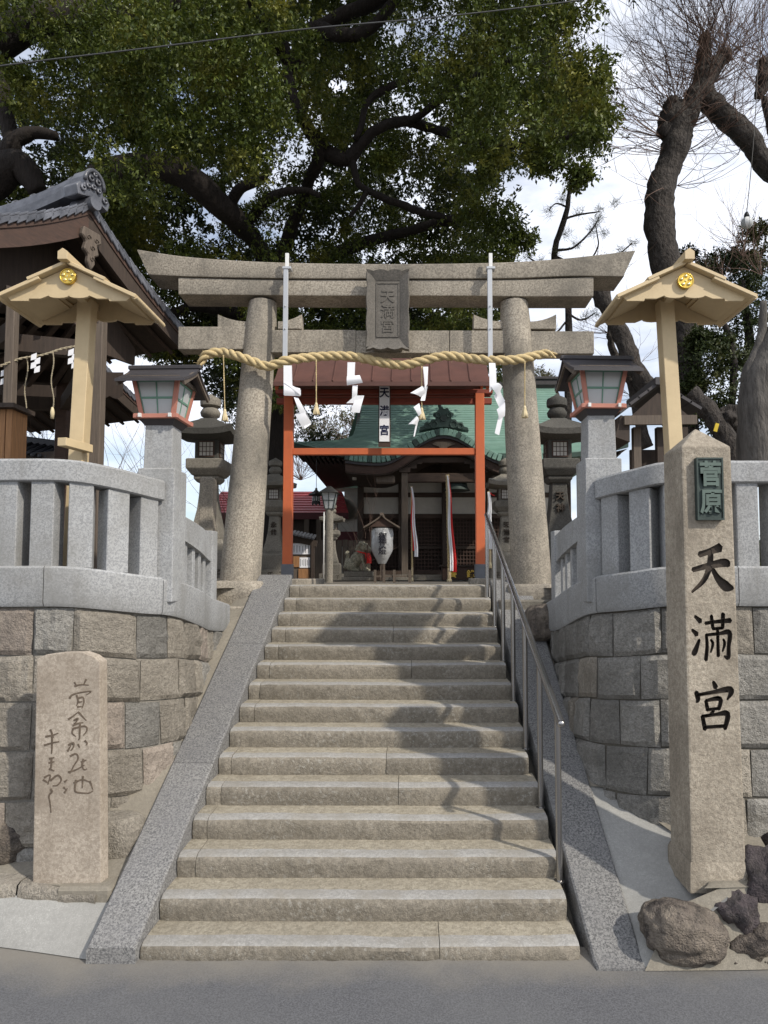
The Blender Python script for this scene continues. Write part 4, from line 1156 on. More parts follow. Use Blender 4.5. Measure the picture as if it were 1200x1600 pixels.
# ================================================================== stone lanterns
def stone_lantern(x, y, s, label, m1, m2, ins='献燈', g=2.2, group=None, low=False):
    t = thing('stone_lantern', label, 'stone lantern', None, 'stone lanterns along the approach')
    q = math.sqrt(2)
    def blk(name, prof, mat, n=4, sm=False):
        return MB().lathe((0, 0, 0), [(r_ * (q if n == 4 else 1), z) for r_, z in prof], n=n).build(name, mat, t, smooth=sm, auto=40, bevel=.012 if n == 4 else 0)
    b0 = blk('lower_plinth', [(.46, 0), (.46, .27)], m1)
    blk('upper_plinth', [(.345, .27), (.345, .62), (.32, .66), (.30, .70)], m1)
    sh = blk('shaft', [(.245, .70), (.24, .78), (.195, .95), (.15, 1.2), (.128, 1.45), (.122, 1.62)], m1)
    blk('neck', [(.15, 1.62), (.20, 1.68), (.20, 1.73)], m1)
    blk('platform', [(.22, 1.73), (.285, 1.82), (.30, 1.84), (.30, 1.99), (.27, 2.0)], m1)
    fb = blk('fire_box', [(.19, 2.0), (.19, 2.33)], m2)
    for a in (0, math.pi / 2, math.pi, -math.pi / 2):
        cs, sn = math.cos(a), math.sin(a)
        T = lambda u, d, z: (u * cs + d * sn, u * sn - d * cs, z)
        MB().prism([T(-.115, .19, 2.05), T(.115, .19, 2.05), T(.115, .19, 2.28), T(-.115, .19, 2.28)], T(0, -.01, 0), T(0, .006, 0)).build('window_paper', M['plaster'], fb)
        wf = MB()
        for u0, u1, z0, z1 in ((-.13, .13, 2.035, 2.055), (-.13, .13, 2.275, 2.295), (-.13, -.11, 2.055, 2.275), (.11, .13, 2.055, 2.275)):
            wf.prism([T(u0, .19, z0), T(u1, .19, z0), T(u1, .19, z1), T(u0, .19, z1)], T(0, -.002, 0), T(0, .016, 0))
        for k in range(3):
            u = -.06 + .06 * k; wf.prism([T(u - .005, .19, 2.055), T(u + .005, .19, 2.055), T(u + .005, .19, 2.275), T(u - .005, .19, 2.275)], T(0, 0, 0), T(0, .012, 0))
        for k in range(2):
            z = 2.125 + .075 * k; wf.prism([T(-.11, .19, z - .005), T(.11, .19, z - .005), T(.11, .19, z + .005), T(-.11, .19, z + .005)], T(0, 0, 0), T(0, .010, 0))
        wf.build('window_lattice', M['wood_red'], fb)
    # roof: square, concave, corners lifted
    n = 10; rows = []
    for v, (hw, z, li) in enumerate(((.15, 2.31, 0), (.46, 2.36, .05), (.475, 2.45, .07), (.44, 2.47, .06), (.34, 2.52, .03), (.24, 2.60, .01), (.15, 2.66, 0), (.12, 2.69, 0))):
        r = []
        for sd_ in range(4):
            for i in range(n):
                u = -1 + 2 * i / n; px_, py_ = [(u, -1), (1, u), (-u, 1), (-1, -u)][sd_]
                r.append((px_ * hw, py_ * hw, z + li * abs(u) ** 3))
        r.append(r[0]); rows.append(r)
    MB().grid(rows).build('cap_stone', m2, t, smooth=True, auto=40)
    MB().lathe((0, 0, 0), [(.09, 2.67), (.10, 2.71), (.15, 2.74), (.165, 2.80), (.13, 2.86), (.12, 2.87), (.10, 2.88), (.165, 2.91), (.17, 2.98), (.16, 3.03), (.11, 3.06), (.05, 3.09), (.01, 3.12)], n=18).build('jewel', m1 if not low else m2, t, smooth=True, auto=60)
    tx = write_col(MB(), ins, (0, -.155, 1.40), .15, .19, .05, .003)
    tx.v = [(v[0], v[1] - (1.62 - v[2]) * .085 + .02, v[2]) for v in tx.v]
    tx.build('engraved_letter', M['engrave'], sh)
    tx = MB()
    for i, ch in enumerate('平氏子'): write_col(tx, ch, (-.28 + .28 * i, -.462, .135), .17, .2, .006, .002)
    tx.build('engraved_letter', M['engrave'], b0)
    t.scale = (s, s, s); t.location = (x, y, g)
    return t
stone_lantern(-3.32, 11.0, 1.0, 'blackened stone lantern between the left pillar lamp and the left torii column', M['lantern'], M['lantern_dk'])
stone_lantern(2.42, 11.0, 1.0, 'blackened stone lantern between the right torii column and the right pillar lamp', M['lantern_dk'], M['lantern_dk'], ins='天神')
stone_lantern(-3.35, 16.5, .97, 'tan stone lantern between the left torii column and the vermilion gate', M['lantern'], M['lantern'], ins='永代', low=True)
stone_lantern(2.33, 16.5, .97, 'tan stone lantern just right of the vermilion gate behind the handrail', M['lantern'], M['lantern'], ins='天満宮', low=True)
stone_lantern(-1.9, 16.2, .60, 'small pale stone lantern behind the round lamp post', M['lantern'], M['lantern'], ins='献燈', low=True)
o = MB().frus((-2.82, 9.3, 2.2), (.19, .19), (-2.82, 9.3, 3.64), (.185, .185)).frus((-2.82, 9.3, 3.64), (.185, .185), (-2.82, 9.3, 3.675), (.14, .14)).build('stone_post', M['torii'], bevel=.006)
tag(o, 'square tan granite post standing in front of the blackened left lantern', 'stone post')

# ================================================================== shrine hall
def shrine():
    G = 2.2; t = thing('shrine_hall', 'timber shrine hall with green copper roof and arched porch gable', 'shrine', (1.1, 20, G))
    # main roof front slope, stepped rows
    prof = catmull([(22.6, 8.72, 0), (21.4, 7.62, 0), (20.3, 6.72, 0), (19.4, 6.12, 0), (18.35, 5.68, 0)], 10)
    pp = Path([tuple(p) for p in prof]); 
    import bisect
    # resample by slope length
    Ls = [0]
    for a, b in zip(prof, prof[1:]): Ls.append(Ls[-1] + (b - a).length)
    def pr(u):
        d = u * Ls[-1]; i = min(max(bisect.bisect(Ls, d) - 1, 0), len(prof) - 2); k = (d - Ls[i]) / (Ls[i + 1] - Ls[i]); return prof[i].lerp(prof[i + 1], k)
    def xedge(y, side):
        if side < 0:
            return -1.62 - .1 * (22.6 - y) / 2.6 if y > 19.9 else -1.72 - 1.55 * ((19.9 - y) / 1.55) ** 1.3
        return 4.9 + .1 * (22.6 - y) / 2.6 if y > 19.9 else 5.0 + 1.0 * ((19.9 - y) / 1.55) ** 1.3
    nr = 42
    for k in range(nr):
        a, b = pr(k / nr), pr((k + 1) / nr)
        rows = []
        nx = 26
        def lift(x, xl_, xr_, y):
            e = max(0, 1 - min(x - xl_, xr_ - x) / 2.2); return .30 * e ** 2 * max(0, (20.4 - y) / 2)
        R0 = []; R1 = []; R2 = []
        xa0, xa1 = xedge(a.x, -1), xedge(a.x, 1); xb0, xb1 = xedge(b.x, -1), xedge(b.x, 1)
        for i in range(nx + 1):
            u = i / nx; x = xa0 + (xa1 - xa0) * u; x2 = xb0 + (xb1 - xb0) * u
            R0.append((x, a.x, a.y + lift(x, xa0, xa1, a.x))); z2 = b.y + lift(x2, xb0, xb1, b.x)
            R1.append((x2, b.x - .012, z2 + .022)); R2.append((x2, b.x - .012, z2 - .004))
        MB().grid([R0, R1, R2]).build('roof_course', M['verdigris'], t)
    # rear slope, gable side, ridge
    MB().add([(-1.62, 22.6, 8.72), (4.9, 22.6, 8.72), (6.1, 27, 5.7), (-3.2, 27, 5.7)], [(0, 1, 2, 3)]).build('rear_roof', M['verdigris'], t)
    for s_, x in ((-1, -1.66), (1, 4.94)):
        MB().prism([(x, 22.6, 8.7), (x, 19.9, 6.35), (x, 25.3, 6.35)], (-.05, 0, 0), (.05, 0, 0)).build('gable', M['wood_dk'], t)
        xe = -3.27 if s_ < 0 else 6.0
        MB().add([(x, 19.9, 6.36), (x, 25.3, 6.36), (xe, 26.5, 5.95), (xe, 18.35, 5.98)], [(0, 1, 2, 3)]).build('side_roof', M['verdigris'], t)
    MB().box((1.64, 22.6, 8.86), (6.8, .35, .20)).box((1.64, 22.6, 9.0), (6.9, .45, .10)).build('ridge', M['slate'], t, bevel=.02)
    # edge of the eave and soffit
    e = [(xedge(18.35, -1) + (xedge(18.35, 1) - xedge(18.35, -1)) * i / 26) for i in range(27)]
    ez = lambda x: 5.68 + .30 * max(0, 1 - min(x - e[0], e[-1] - x) / 2.2) ** 2 * 1.02
    MB().grid([[(x, 18.34, ez(x) - .005) for x in e], [(x, 18.36, ez(x) - .13) for x in e], [(x, 18.42, ez(x) - .135) for x in e]]).build('eave_edge', M['verdigris_dk'], t)
    MB().grid([[(x, 18.42, ez(x) - .16) for x in e], [(x, 20.2, 5.75) for x in e]]).build('soffit', M['wood_dk'], t)
    MB().grid([[(e[0] + .03, 18.4, ez(e[0]) - .14), (e[0] + .03, 26.4, 5.7)], [(-1.6, 20.2, 5.75), (-1.6, 25, 5.75)]]).build('soffit', M['wood_dk'], t)
    rf = MB()
    for k in range(64):
        x = -3.0 + k * .14
        rf.beam((x, 18.55, ez(x) - .20), (x, 19.7, 5.62), .06, .07)
    rf.build('rafters', M['wood_dk'], t, kind='stuff')
    tips = MB()
    for k in range(64):
        x = -3.0 + k * .14
        tips.box((x, 18.5 + .0, ez(x) - .20), (.07, .03, .08))
    # karahafu porch roof
    cx, yk = .83, 16.9
    def kz_(x):
        d = abs(x - cx)
        if d < 1.65: return 5.30 + .70 * (.5 + .5 * math.cos(math.pi * d / 1.65))
        return 5.30 + .10 * (d - 1.65) ** 2
    xs = [cx - 2.5 + i * 5.0 / 44 for i in range(45)]
    MB().grid([[(x, yk, kz_(x)) for x in xs], [(x, 19.3, kz_(x) + .30) for x in xs]]).build('porch_roof', M['verdigris'], t, smooth=True)
    for i in range(44):
        a, b = xs[i] + .006, xs[i + 1] - .006
        za, zb = kz_(a), kz_(b)
        tl_ = Vector((b - a, 0, zb - za)).normalized(); up = Vector((-tl_.z, 0, tl_.x))
        poly = [Vector((a, 0, za)) + up * .05, Vector((a, 0, za)) - up * .13, Vector((b, 0, zb)) - up * .13, Vector((b, 0, zb)) + up * .05]
        MB().prism(poly, (0, yk - .06, 0), (0, yk + .5, 0)).build('edge_tile', M['verdigris'] if i % 5 else M['verdigris_dk'], t, bevel=.01)
    def band(o0, o1, y0, y1, mat, name, half=2.5):
        rows = []
        for x in [cx - half + i * 2 * half / 50 for i in range(51)]:
            z = kz_(x); rows.append([(x, y0, z - o0), (x, y0, z - o1), (x, y1, z - o1), (x, y1, z - o0)])
        MB().grid(rows).build(name, mat, t, smooth=True, auto=40)
    band(.13, .20, yk, yk + .3, M['slate'], 'fascia_board')
    band(.20, .40, yk + .09, yk + .25, M['wood_red'], 'bargeboard')
    band(.40, .43, yk + .12, 19.5, M['wood_dk'], 'porch_ceiling')
    # pendant and frog-leg strut in the gable
    MB().prism([(cx - .3, 0, 5.66), (cx - .12, 0, 5.60), (cx, 0, 5.42), (cx + .12, 0, 5.60), (cx + .3, 0, 5.66), (cx + .2, 0, 5.72), (cx - .2, 0, 5.72)], (0, yk + .05, 0), (0, yk + .1, 0)).build('pendant', M['wood_grey'], t)
    # roof ornament above the porch
    og = MB()
    sil = [(-.62, .0), (-.60, .10), (-.50, .13), (-.46, .22), (-.34, .22), (-.30, .30), (-.20, .30), (-.20, .40), (-.27, .44), (-.16, .50), (-.10, .60), (0, .56), (.10, .60), (.16, .50), (.27, .44), (.20, .40), (.20, .30), (.30, .30), (.36, .22), (.48, .22), (.52, .12), (.62, .08), (.64, 0), (.3, .06), (0, .10), (-.3, .06)]
    og.prism([(cx + x, 0, 5.98 + z) for x, z in sil], (0, yk - .05, 0), (0, yk + .22, 0))
    og.tube(catmull([(cx + .02, yk + .1, 6.52), (cx - .08, yk + .1, 6.62), (cx - .10, yk + .05, 6.74), (cx - .06, yk, 6.80)], 4), [.05] * 9 + [.03, .03, .03, .02], 7)
    for sx_ in (-1, 1):
        for r_, dx, dz in ((.09, .25, .16), (.07, .42, .12), (.06, .14, .40)):
            og.tube([(cx + sx_ * dx + r_ * math.cos(a / 8 * 6.28), yk - .06, 5.98 + dz + r_ * math.sin(a / 8 * 6.28)) for a in range(9)], .025, 5)
    orn = og.build('ridge_end_ornament', M['verdigris_dk'], t, bevel=.012)
    MB().tube([(cx, yk - .09, 6.30), (cx, yk - .05, 6.30)], .085, 14).build('crest', M['bronze'], orn)
    # body
    yw = 19.7
    wall = lambda name, x0, x1, z0, z1, mat, d=.0, th=.08, **k: MB().box(((x0 + x1) / 2, yw + d, (z0 + z1) / 2), (x1 - x0, th, z1 - z0)).build(name, mat, t, **k)
    wall('inner_wall', -1.5, 4.6, G, 5.8, M['wood_dk'], d=.2)
    for x in (-1.48, -.28, 1.0, 2.2, 3.4, 4.6): wall('pillar', x - .085, x + .085, G, 5.75, M['wood_dk'], d=-.06, th=.17, bevel=.01)
    xsn = (-1.48, -.28, 1.0, 2.2, 3.4, 4.6)
    for a, b in zip(xsn, xsn[1:]):
        wall('plaster_panel', a + .09, b - .09, 4.76, 5.12, M['plaster'], d=.06)
        wall('plaster_panel', a + .09, b - .09, 4.13, 4.62, M['plaster'], d=.062)
        wall('rail_beam', a + .088, b - .088, 4.62, 4.76, M['wood_h'], d=.02)
        wall('rail_beam', a + .088, b - .088, 4.0, 4.13, M['wood_h'], d=.02)
        # lattice door
        fr_ = wall('lattice_frame', a + .09, b - .09, 2.30, 2.42, M['wood_dk'], d=.05)
        wall('lattice_frame', a + .09, b - .09, 3.10, 3.18, M['wood_dk'], d=.05)
        lt = MB(); w_ = b - a - .18; n = 11
        for i in range(n + 1): lt.box((a + .09 + w_ * i / n, yw + .06, 3.2), (.022, .03, 1.62))
        for i in range(15): lt.box(((a + b) / 2, yw + .055, 2.47 + i * .108), (w_, .03, .022))
        lt.build('lattice', M['wood_red'], t, kind='stuff')
    for x in (-1.48, 4.6):
        MB().box((x, 22.5, 4.0), (.15, 5.6, 3.5)).build('side_wall', M['wood_dk'], t)
    MB().box((1.5, 19.1, G + .12), (6.6, 1.6, .26)).build('veranda_floor', M['wood_h'], t)
    MB().box((.85, 17.9, G + .07), (3.0, 1.6, .14)).build('stone_step', M['lantern'], t)
    # porch columns, beams, brackets
    for x in (-.16, 1.84):
        MB().box((x, 17.3, (G + 5.0) / 2), (.17, .17, 5.0 - G)).build('porch_column', M['wood_grey'], t, bevel=.012)
        MB().box((x, 17.3, 5.03), (.30, .30, .12)).box((x, 17.3, 5.14), (.62, .14, .12)).box((x, 17.3, 5.25), (.9, .16, .10)).build('bracket', M['wood_dk'], t)
        MB().box((x - .5 * (1 if x < 0 else -1), 17.3, 4.80), (.5, .10, .22)).build('nosing', M['wood_grey'], t, bevel=.04)
    MB().box((.84, 17.3, 4.84), (1.86, .15, .24)).build('rainbow_beam', M['wood_h'], t, bevel=.02)
    MB().box((.84, 17.42, 5.32), (3.6, .14, .13)).build('porch_purlin', M['wood_h'], t)
    # row of white rafter tips left of the porch
    rt = MB()
    for k in range(11):
        x = -1.42 + k * .135; rt.box((x, 18.15, 4.98 + .012 * k), (.055, .9, .07))
    rt.build('rafters', M['wood_dk'], t, kind='stuff')
    rt = MB()
    for k in range(11):
        x = -1.42 + k * .135; rt.box((x, 17.69, 4.98 + .012 * k), (.057, .012, .072))
    rt.build('rafter_tips', M['plaster'], t, kind='stuff')
    MB().box((-.8, 17.9, 5.06), (1.5, .7, .03)).build('eave_board', M['wood_dk'], t)
    MB().box((-1.50, 17.72, 4.95), (.10, .12, .2)).build('bracket', M['plaster'], t)
shrine()

def bell_rope(px_, y0, y1, r, Y, label, cloth):
    a = P(px_[0], y0, Y); b = P(px_[1], y1, Y)
    t = thing('bell_rope', label, 'bell rope', (b.x, Y, b.z))
    twisted([a.lerp(b + Vector((0, 0, .36)), i / 60) for i in range(61)], r, 3, r * 6, M['rope'], 'rope_strand', t, n=5)
    MB().lathe(tuple(b), [(r * 1.5, 0), (r * 1.35, .10), (r * .8, .16)], n=12).build('tassel_end', M['straw'], t, smooth=True)
    MB().lathe(tuple(b + Vector((0, 0, .15))), [(r * 1.0, 0), (r * 1.05, .24), (r * .8, .26)], n=10).build('wooden_grip', M['cream'], t, smooth=True, auto=40)
    for nm, cx_, w_, col_, zb, dy in cloth:
        mb = MB(); rows = []
        for i in range(21):
            u = i / 20
            x = a.x + cx_ * u ** .8 + .015 * math.sin(u * 9); z = a.z - .02 + (zb - a.z) * u; hw = w_ / 2 * (.45 + .55 * min(1, u * 1.5))
            rows.append([(x + (-hw + 2 * hw * k / 6), Y - .06 + dy + .018 * math.sin(k * 1.9 + u * 4), z) for k in range(7)])
        mb.grid(rows); mb.build(nm, M[col_], t, smooth=True)
    return t
gz = 2.2
bell_rope((699, 702), 742, 913, .048, 16.7, 'thick bell rope with red and white cloth at the middle of the porch', [('white_cloth', .09, .085, 'paper', 2.45, 0), ('red_cloth', .17, .10, 'red', 2.42, .03)])
bell_rope((643, 644), 760, 912, .026, 16.7, 'thinner bell rope with red and white cloth beside the left porch column', [('red_cloth', .07, .10, 'red', 2.95, .02), ('white_cloth', .11, .09, 'paper', 2.80, 0)])
bell_rope((763, 766), 768, 888, .026, 15.7, 'bell rope with mostly white cloth seen just right of the vermilion gate', [('red_cloth', .12, .05, 'red', 4.2, .02), ('white_cloth', .04, .13, 'paper', 2.95, 0)])
o = MB().lathe((1.2, 17.6, 4.55), [(.02, .42), (.08, .42), (.2, .38), (.26, .25), (.30, .08), (.36, .0), (.30, .0)][::-1], n=22).build('bell', M['bronze'], smooth=True, auto=50)
tag(o, 'dark bronze bell hanging under the arched porch', 'bell')
t = thing('offertory_box', 'brown timber offertory box with a gold character behind the thick bell rope', 'offertory box', (1.28, 17.2, gz + .0))
MB().box((1.28, 17.2, gz + .17), (.98, .5, .34)).build('box_body', M['wood_red'], t, bevel=.01)
MB().box((1.28, 17.2, gz + .36), (1.1, .6, .05)).build('box_lid', M['wood_dk'], t, bevel=.008)
write_col(MB(), '賽', (1.06, 16.945, gz + .16), .2, .2, .006, .003).build('gold_character', M['gold'], t)
write_col(MB(), '銭', (1.5, 16.945, gz + .16), .2, .2, .006, .003).build('gold_character', M['gold'], t)

# ================================================================== things on the forecourt
t = thing('lamp_post', 'slim round stone lamp post with glazed tapering lantern left of the porch', 'street lamp', tuple(P(514, 913, 14)))
a = P(514, 913, 14); zt = P(514, 797, 14).z
MB().tube([(a.x, 14, 2.15), (a.x, 14, zt)], .082, 14).build('post', M['lantern'], t, smooth=True, auto=50)
h0, h1 = zt, P(514, 771, 14).z
MB().lathe((a.x, 14, 0), [(.10, h0 - .02), (.13, h0 + .03)], n=4).build('lamp_seat', M['lantern_dk'], t)
g_ = MB().frus((a.x, 14, h0 + .03), (.17, .17), (a.x, 14, h1), (.30, .30)).build('lamp_glass', M['frost'], t)
fr_ = MB()
for i in (-1, 1):
    for j in (-1, 1): fr_.beam((a.x + i * .088, 14 + j * .088, h0 + .03), (a.x + i * .153, 14 + j * .153, h1), .02, .02, (i, 0, 0))
fr_.beam((a.x, 13.908, h0 + .03), (a.x, 13.845, h1), .012, .012, (1, 0, 0)); fr_.box((a.x, 13.878, (h0 + h1) / 2 + .02), (.24, .012, .012))
fr_.build('lamp_frame', M['bronze'], t)
MB().frus((a.x, 14, h1), (.42, .42), (a.x, 14, h1 + .15), (.06, .06)).build('lamp_roof', M['lantern_dk'], t)
MB().tube([(a.x - .10, 13.9, 2.2), (a.x - .10, 13.9, zt - .05)], .014, 6).build('conduit', M['alu_w'], t, smooth=True)

t = thing('hanging_lantern', 'black iron hexagonal lantern hanging from the left eave corner of the hall', 'hanging lantern', tuple(P(494, 787, 18.6)))
a = P(494, 787, 18.6)
MB().lathe((a.x, 18.6, a.z), [(.13, 0), (.13, .04), (.115, .05), (.115, .22), (.13, .24)], n=6).build('cage', M['black'], t)
MB().lathe((a.x, 18.6, a.z + .24), [(.24, 0), (.10, .09), (.04, .14), (.03, .2)], n=6).build('canopy', M['black'], t)
MB().tube([(a.x, 18.6, a.z + .42), (a.x, 18.6, 5.62)], .008, 5).build('chain', M['black'], t)
for k in range(6):
    an = math.pi / 3 * (k + .5) + .0
    MB().box((a.x + .1 * math.cos(an), 18.6 + .1 * math.sin(an), a.z + .135), (.015, .07, .12), rz=an).build('pane', M['frost'], t)
    MB().lathe((a.x + .11 * math.cos(an), 18.6 + .11 * math.sin(an), a.z - .05), [(.012, 0), (.018, .05)], n=5).build('foot', M['black'], t)

def komainu():
    Y = 15.0; b = P(561, 893, Y)
    root = thing('guardian_dog_pedestal', 'two-tier stone pedestal carrying the guardian dog', 'pedestal', (b.x, Y, gz))
    MB().box((b.x, Y, (gz + b.z) / 2 - .06), (.72, .5, b.z - gz - .12)).build('plinth', M['lantern'], root, bevel=.015)
    MB().box((b.x, Y, b.z - .06), (.64, .44, .12)).build('cap', M['lantern'], root, bevel=.012)
    bm = bmesh.new()
    def ball(x, y, z, rx, ry=None, rz_=None, rot=0):
        m = Matrix.Translation((x, y, z)) @ Matrix.Rotation(rot, 4, 'Y') @ Matrix.Diagonal((rx, ry or rx, rz_ or rx, 1))
        bmesh.ops.create_icosphere(bm, subdivisions=2, radius=1, matrix=m)
    # faces right (+x), sitting
    ball(-.15, 0, .15, .14, .15, .15); ball(-.04, 0, .27, .14, .13, .20, rot=.55); ball(.06, 0, .38, .12, .12, .14)
    ball(.13, 0, .52, .125, .12, .115); ball(.23, 0, .49, .07, .085, .06); ball(.24, 0, .44, .05, .06, .025)
    for s_ in (-1, 1):
        ball(-.12, s_ * .10, .11, .12, .06, .11); ball(-.02, s_ * .12, .03, .09, .045, .035)
        for k in range(5): ball(.12 + k * .012, s_ * .07, .32 - k * .065, .045 - .002 * k)
        ball(.20, s_ * .07, .03, .065, .045, .035)
        ball(.07, s_ * .10, .60, .04, .02, .05)
        for k, (cx_, cz_) in enumerate(((.03, .55), (.0, .48), (.02, .40), (.07, .36), (.16, .585), (.09, .62))): ball(cx_, s_ * .09, cz_, .045)
    for k in range(6): ball(-.29 + .012 * k, 0, .10 + .055 * k, .055 - .003 * k, .045, .05)
    ball(-.25, 0, .40, .06)
    me = bpy.data.meshes.new('guardian_dog'); bm.to_mesh(me); bm.free(); me.materials.append(M['komainu'])
    t = thing('guardian_dog', 'seated lichen-grey stone guardian dog wearing a red bib', 'guardian dog', None)
    o = link_mesh('body', me, t)
    md = o.modifiers.new('r', 'REMESH'); md.mode = 'VOXEL'; md.voxel_size = .012; md.use_smooth_shade = True
    bib = MB(); rows = []
    for i in range(7):
        u = i / 6; rows.append([(.225 + .03 * u + .02 * math.sin(u * 3), -.13 + .26 * k / 6, .40 - .22 * u) for k in range(7)])
    bib.grid(rows).prism([(.20, 0, .40), (.26, 0, .36), (.31, 0, .19), (.23, 0, .17)], (0, -.135, 0), (0, -.12, 0))
    bib.build('red_bib', M['red'], t)
    MB().tube([(.08 + .12 * math.cos(k / 12 * 6.28), .125 * math.sin(k / 12 * 6.28), .42 - .03 * math.cos(k / 12 * 6.28)) for k in range(13)], .014, 6).build('red_collar', M['red'], t)
    t.location = (b.x - .02, Y, b.z); t.scale = (1.02, 1.02, 1.02); t.rotation_euler = (0, 0, R(-14))
komainu()

def paper_lantern():
    Y = 14.3; t = thing('roofed_paper_lantern', 'large plastic-wrapped paper lantern written 御神燈 under a small wooden roof', 'paper lantern', (P(597, 912, Y).x, Y, gz))
    c = P(597, 853, Y); top = P(594, 826, Y).z; bot = P(594, 881, Y).z
    mb = MB(); n = 20; rows = []
    for i in range(15):
        u = i / 14; z = top + (bot - top) * u; r_ = .25 * (1 - .10 * (1 - u) ** 2) * (1 if u < .35 else max(.06, math.cos((u - .35) / .65 * 1.25)))
        rows.append([(c.x + r_ * (1 + .10 * noise.noise(Vector((math.cos(a) * 2, math.sin(a) * 2, u * 4)))) * math.cos(a), Y + r_ * (1 + .10 * noise.noise(Vector((math.cos(a) * 2, 7, u * 4)))) * math.sin(a), z) for k in range(n + 1) for a in (2 * math.pi * (k % n) / n,)])
    MB().grid(rows).build('lantern_body', M['vinyl'], t, smooth=True)
    tx = MB()
    for ch, py in (('御', 834), ('神', 847), ('燈', 861)):
        p = P(594, py, Y); r_ = .28
        vs, fs = glyphs(ch, .185, .012, .004)
        tx.add([(c.x + .02 + v[0] * .95, Y - math.sqrt(max(r_ ** 2 - (v[0]) ** 2, .001)) + v[1], p.z + v[2]) for v in vs], fs)
    tx.build('lettering', M['ink'], t)
    w_ = .38; zr = P(594, 805, Y).z; ze = P(594, 824, Y).z
    for s_ in (-1, 1):
        rows = []
        for i in range(6):
            u = i / 5; x = c.x + s_ * w_ * u; z = zr + (ze - zr) * (u ** .8)
            rows.append([(x, Y - .26, z), (x, Y + .26, z), (x, Y + .26, z - .035), (x, Y - .26, z - .035), (x, Y - .26, z)])
        MB().grid(rows).build('roof_board', M['wood_grey'], t)
    MB().box((c.x, Y, zr + .0), (.07, .56, .06)).build('ridge_board', M['wood_grey'], t)
    MB().prism([(c.x - .26, 0, ze + .0), (c.x + .26, 0, ze + .0), (c.x, 0, zr - .03)], (0, Y - .2, 0), (0, Y - .17, 0)).build('gable_board', M['wood_red'], t)
    MB().box((c.x, Y + .3, (gz + zr) / 2), (.10, .08, zr - gz)).build('post', M['wood_grey'], t)
    MB().box((c.x, Y - .05, (gz + bot) / 2), (.05, .05, bot - gz)).build('stand', M['wood_dk'], t)
paper_lantern()
t = thing('low_fence', 'low pale picket fence in front of the hall beneath the paper lantern', 'fence', (-.6, 13.6, gz))
for px_ in (586, 600, 616, 640):
    p = P(px_, 913, 13.6); MB().box((p.x, 13.6, gz + .09), (.05, .05, .28)).build('picket', M['wood_grey'], t)
a, b = P(583, 905, 13.6), P(645, 905, 13.6)
MB().box(((a.x + b.x) / 2, 13.61, 2.30), (b.x - a.x, .03, .035)).build('fence_rail', M['wood_grey'], t)

def notice():
    Y = 13.4; t = thing('notice_board', 'roofed timber notice board with white paper lists left of the lamp post', 'notice board', (P(470, 912, Y).x, Y, gz))
    c0, c1 = P(448, 905, Y).x, P(491, 905, Y).x
    q = lambda px_, py: P(px_, py, Y)
    MB().box(((c0 + c1) / 2, Y + .06, (gz + q(470, 848).z) / 2), (c1 - c0 - .05, .03, q(470, 848).z - gz)).build('back_board', M['wood_grey'], t)
    for px_ in (453, 489): MB().box((q(px_, 880).x, Y, (gz + q(px_, 846).z) / 2), (.06, .08, q(px_, 846).z - gz)).build('post', M['wood_dk'], t)
    for x0, y0, x1, y1, m in ((457, 849, 484, 866, 'paper'), (468, 871, 484, 887, 'paper'), (458, 869, 467.5, 886, 'wood_warm'), (466, 888.5, 483, 907, 'wood_warm')):
        a, b = q(x0, y0), q(x1, y1)
        MB().box(((a.x + b.x) / 2, Y + .03, (a.z + b.z) / 2), (b.x - a.x, .02, a.z - b.z)).build('paper_list' if m == 'paper' else 'plank_panel', M[m], t)
        if m == 'paper':
            mm = MB(); n = 6
            for i in range(n):
                x = a.x + (b.x - a.x) * (i + .5) / n; mm.box((x, Y + .0185, (a.z + b.z) / 2), (.008, .002, (a.z - b.z) * rnd.uniform(.5, .8)))
            mm.build('lettering', M['ink'], t)
    for k in range(9):
        u0 = k / 9; a = q(447 + 47 * u0, 829 + 10 * u0)
        MB().box((a.x + .03, Y - .06, a.z - .02), (.055, .34, .05), rx=.25).build('roof_tile', M['tile_dk'], t, bevel=.01)
    MB().beam(q(447, 838) + Vector((0, .02, -.02)), q(495, 848) + Vector((0, .02, -.02)), .10, .12).build('eave_beam', M['wood_dk'], t)
notice()
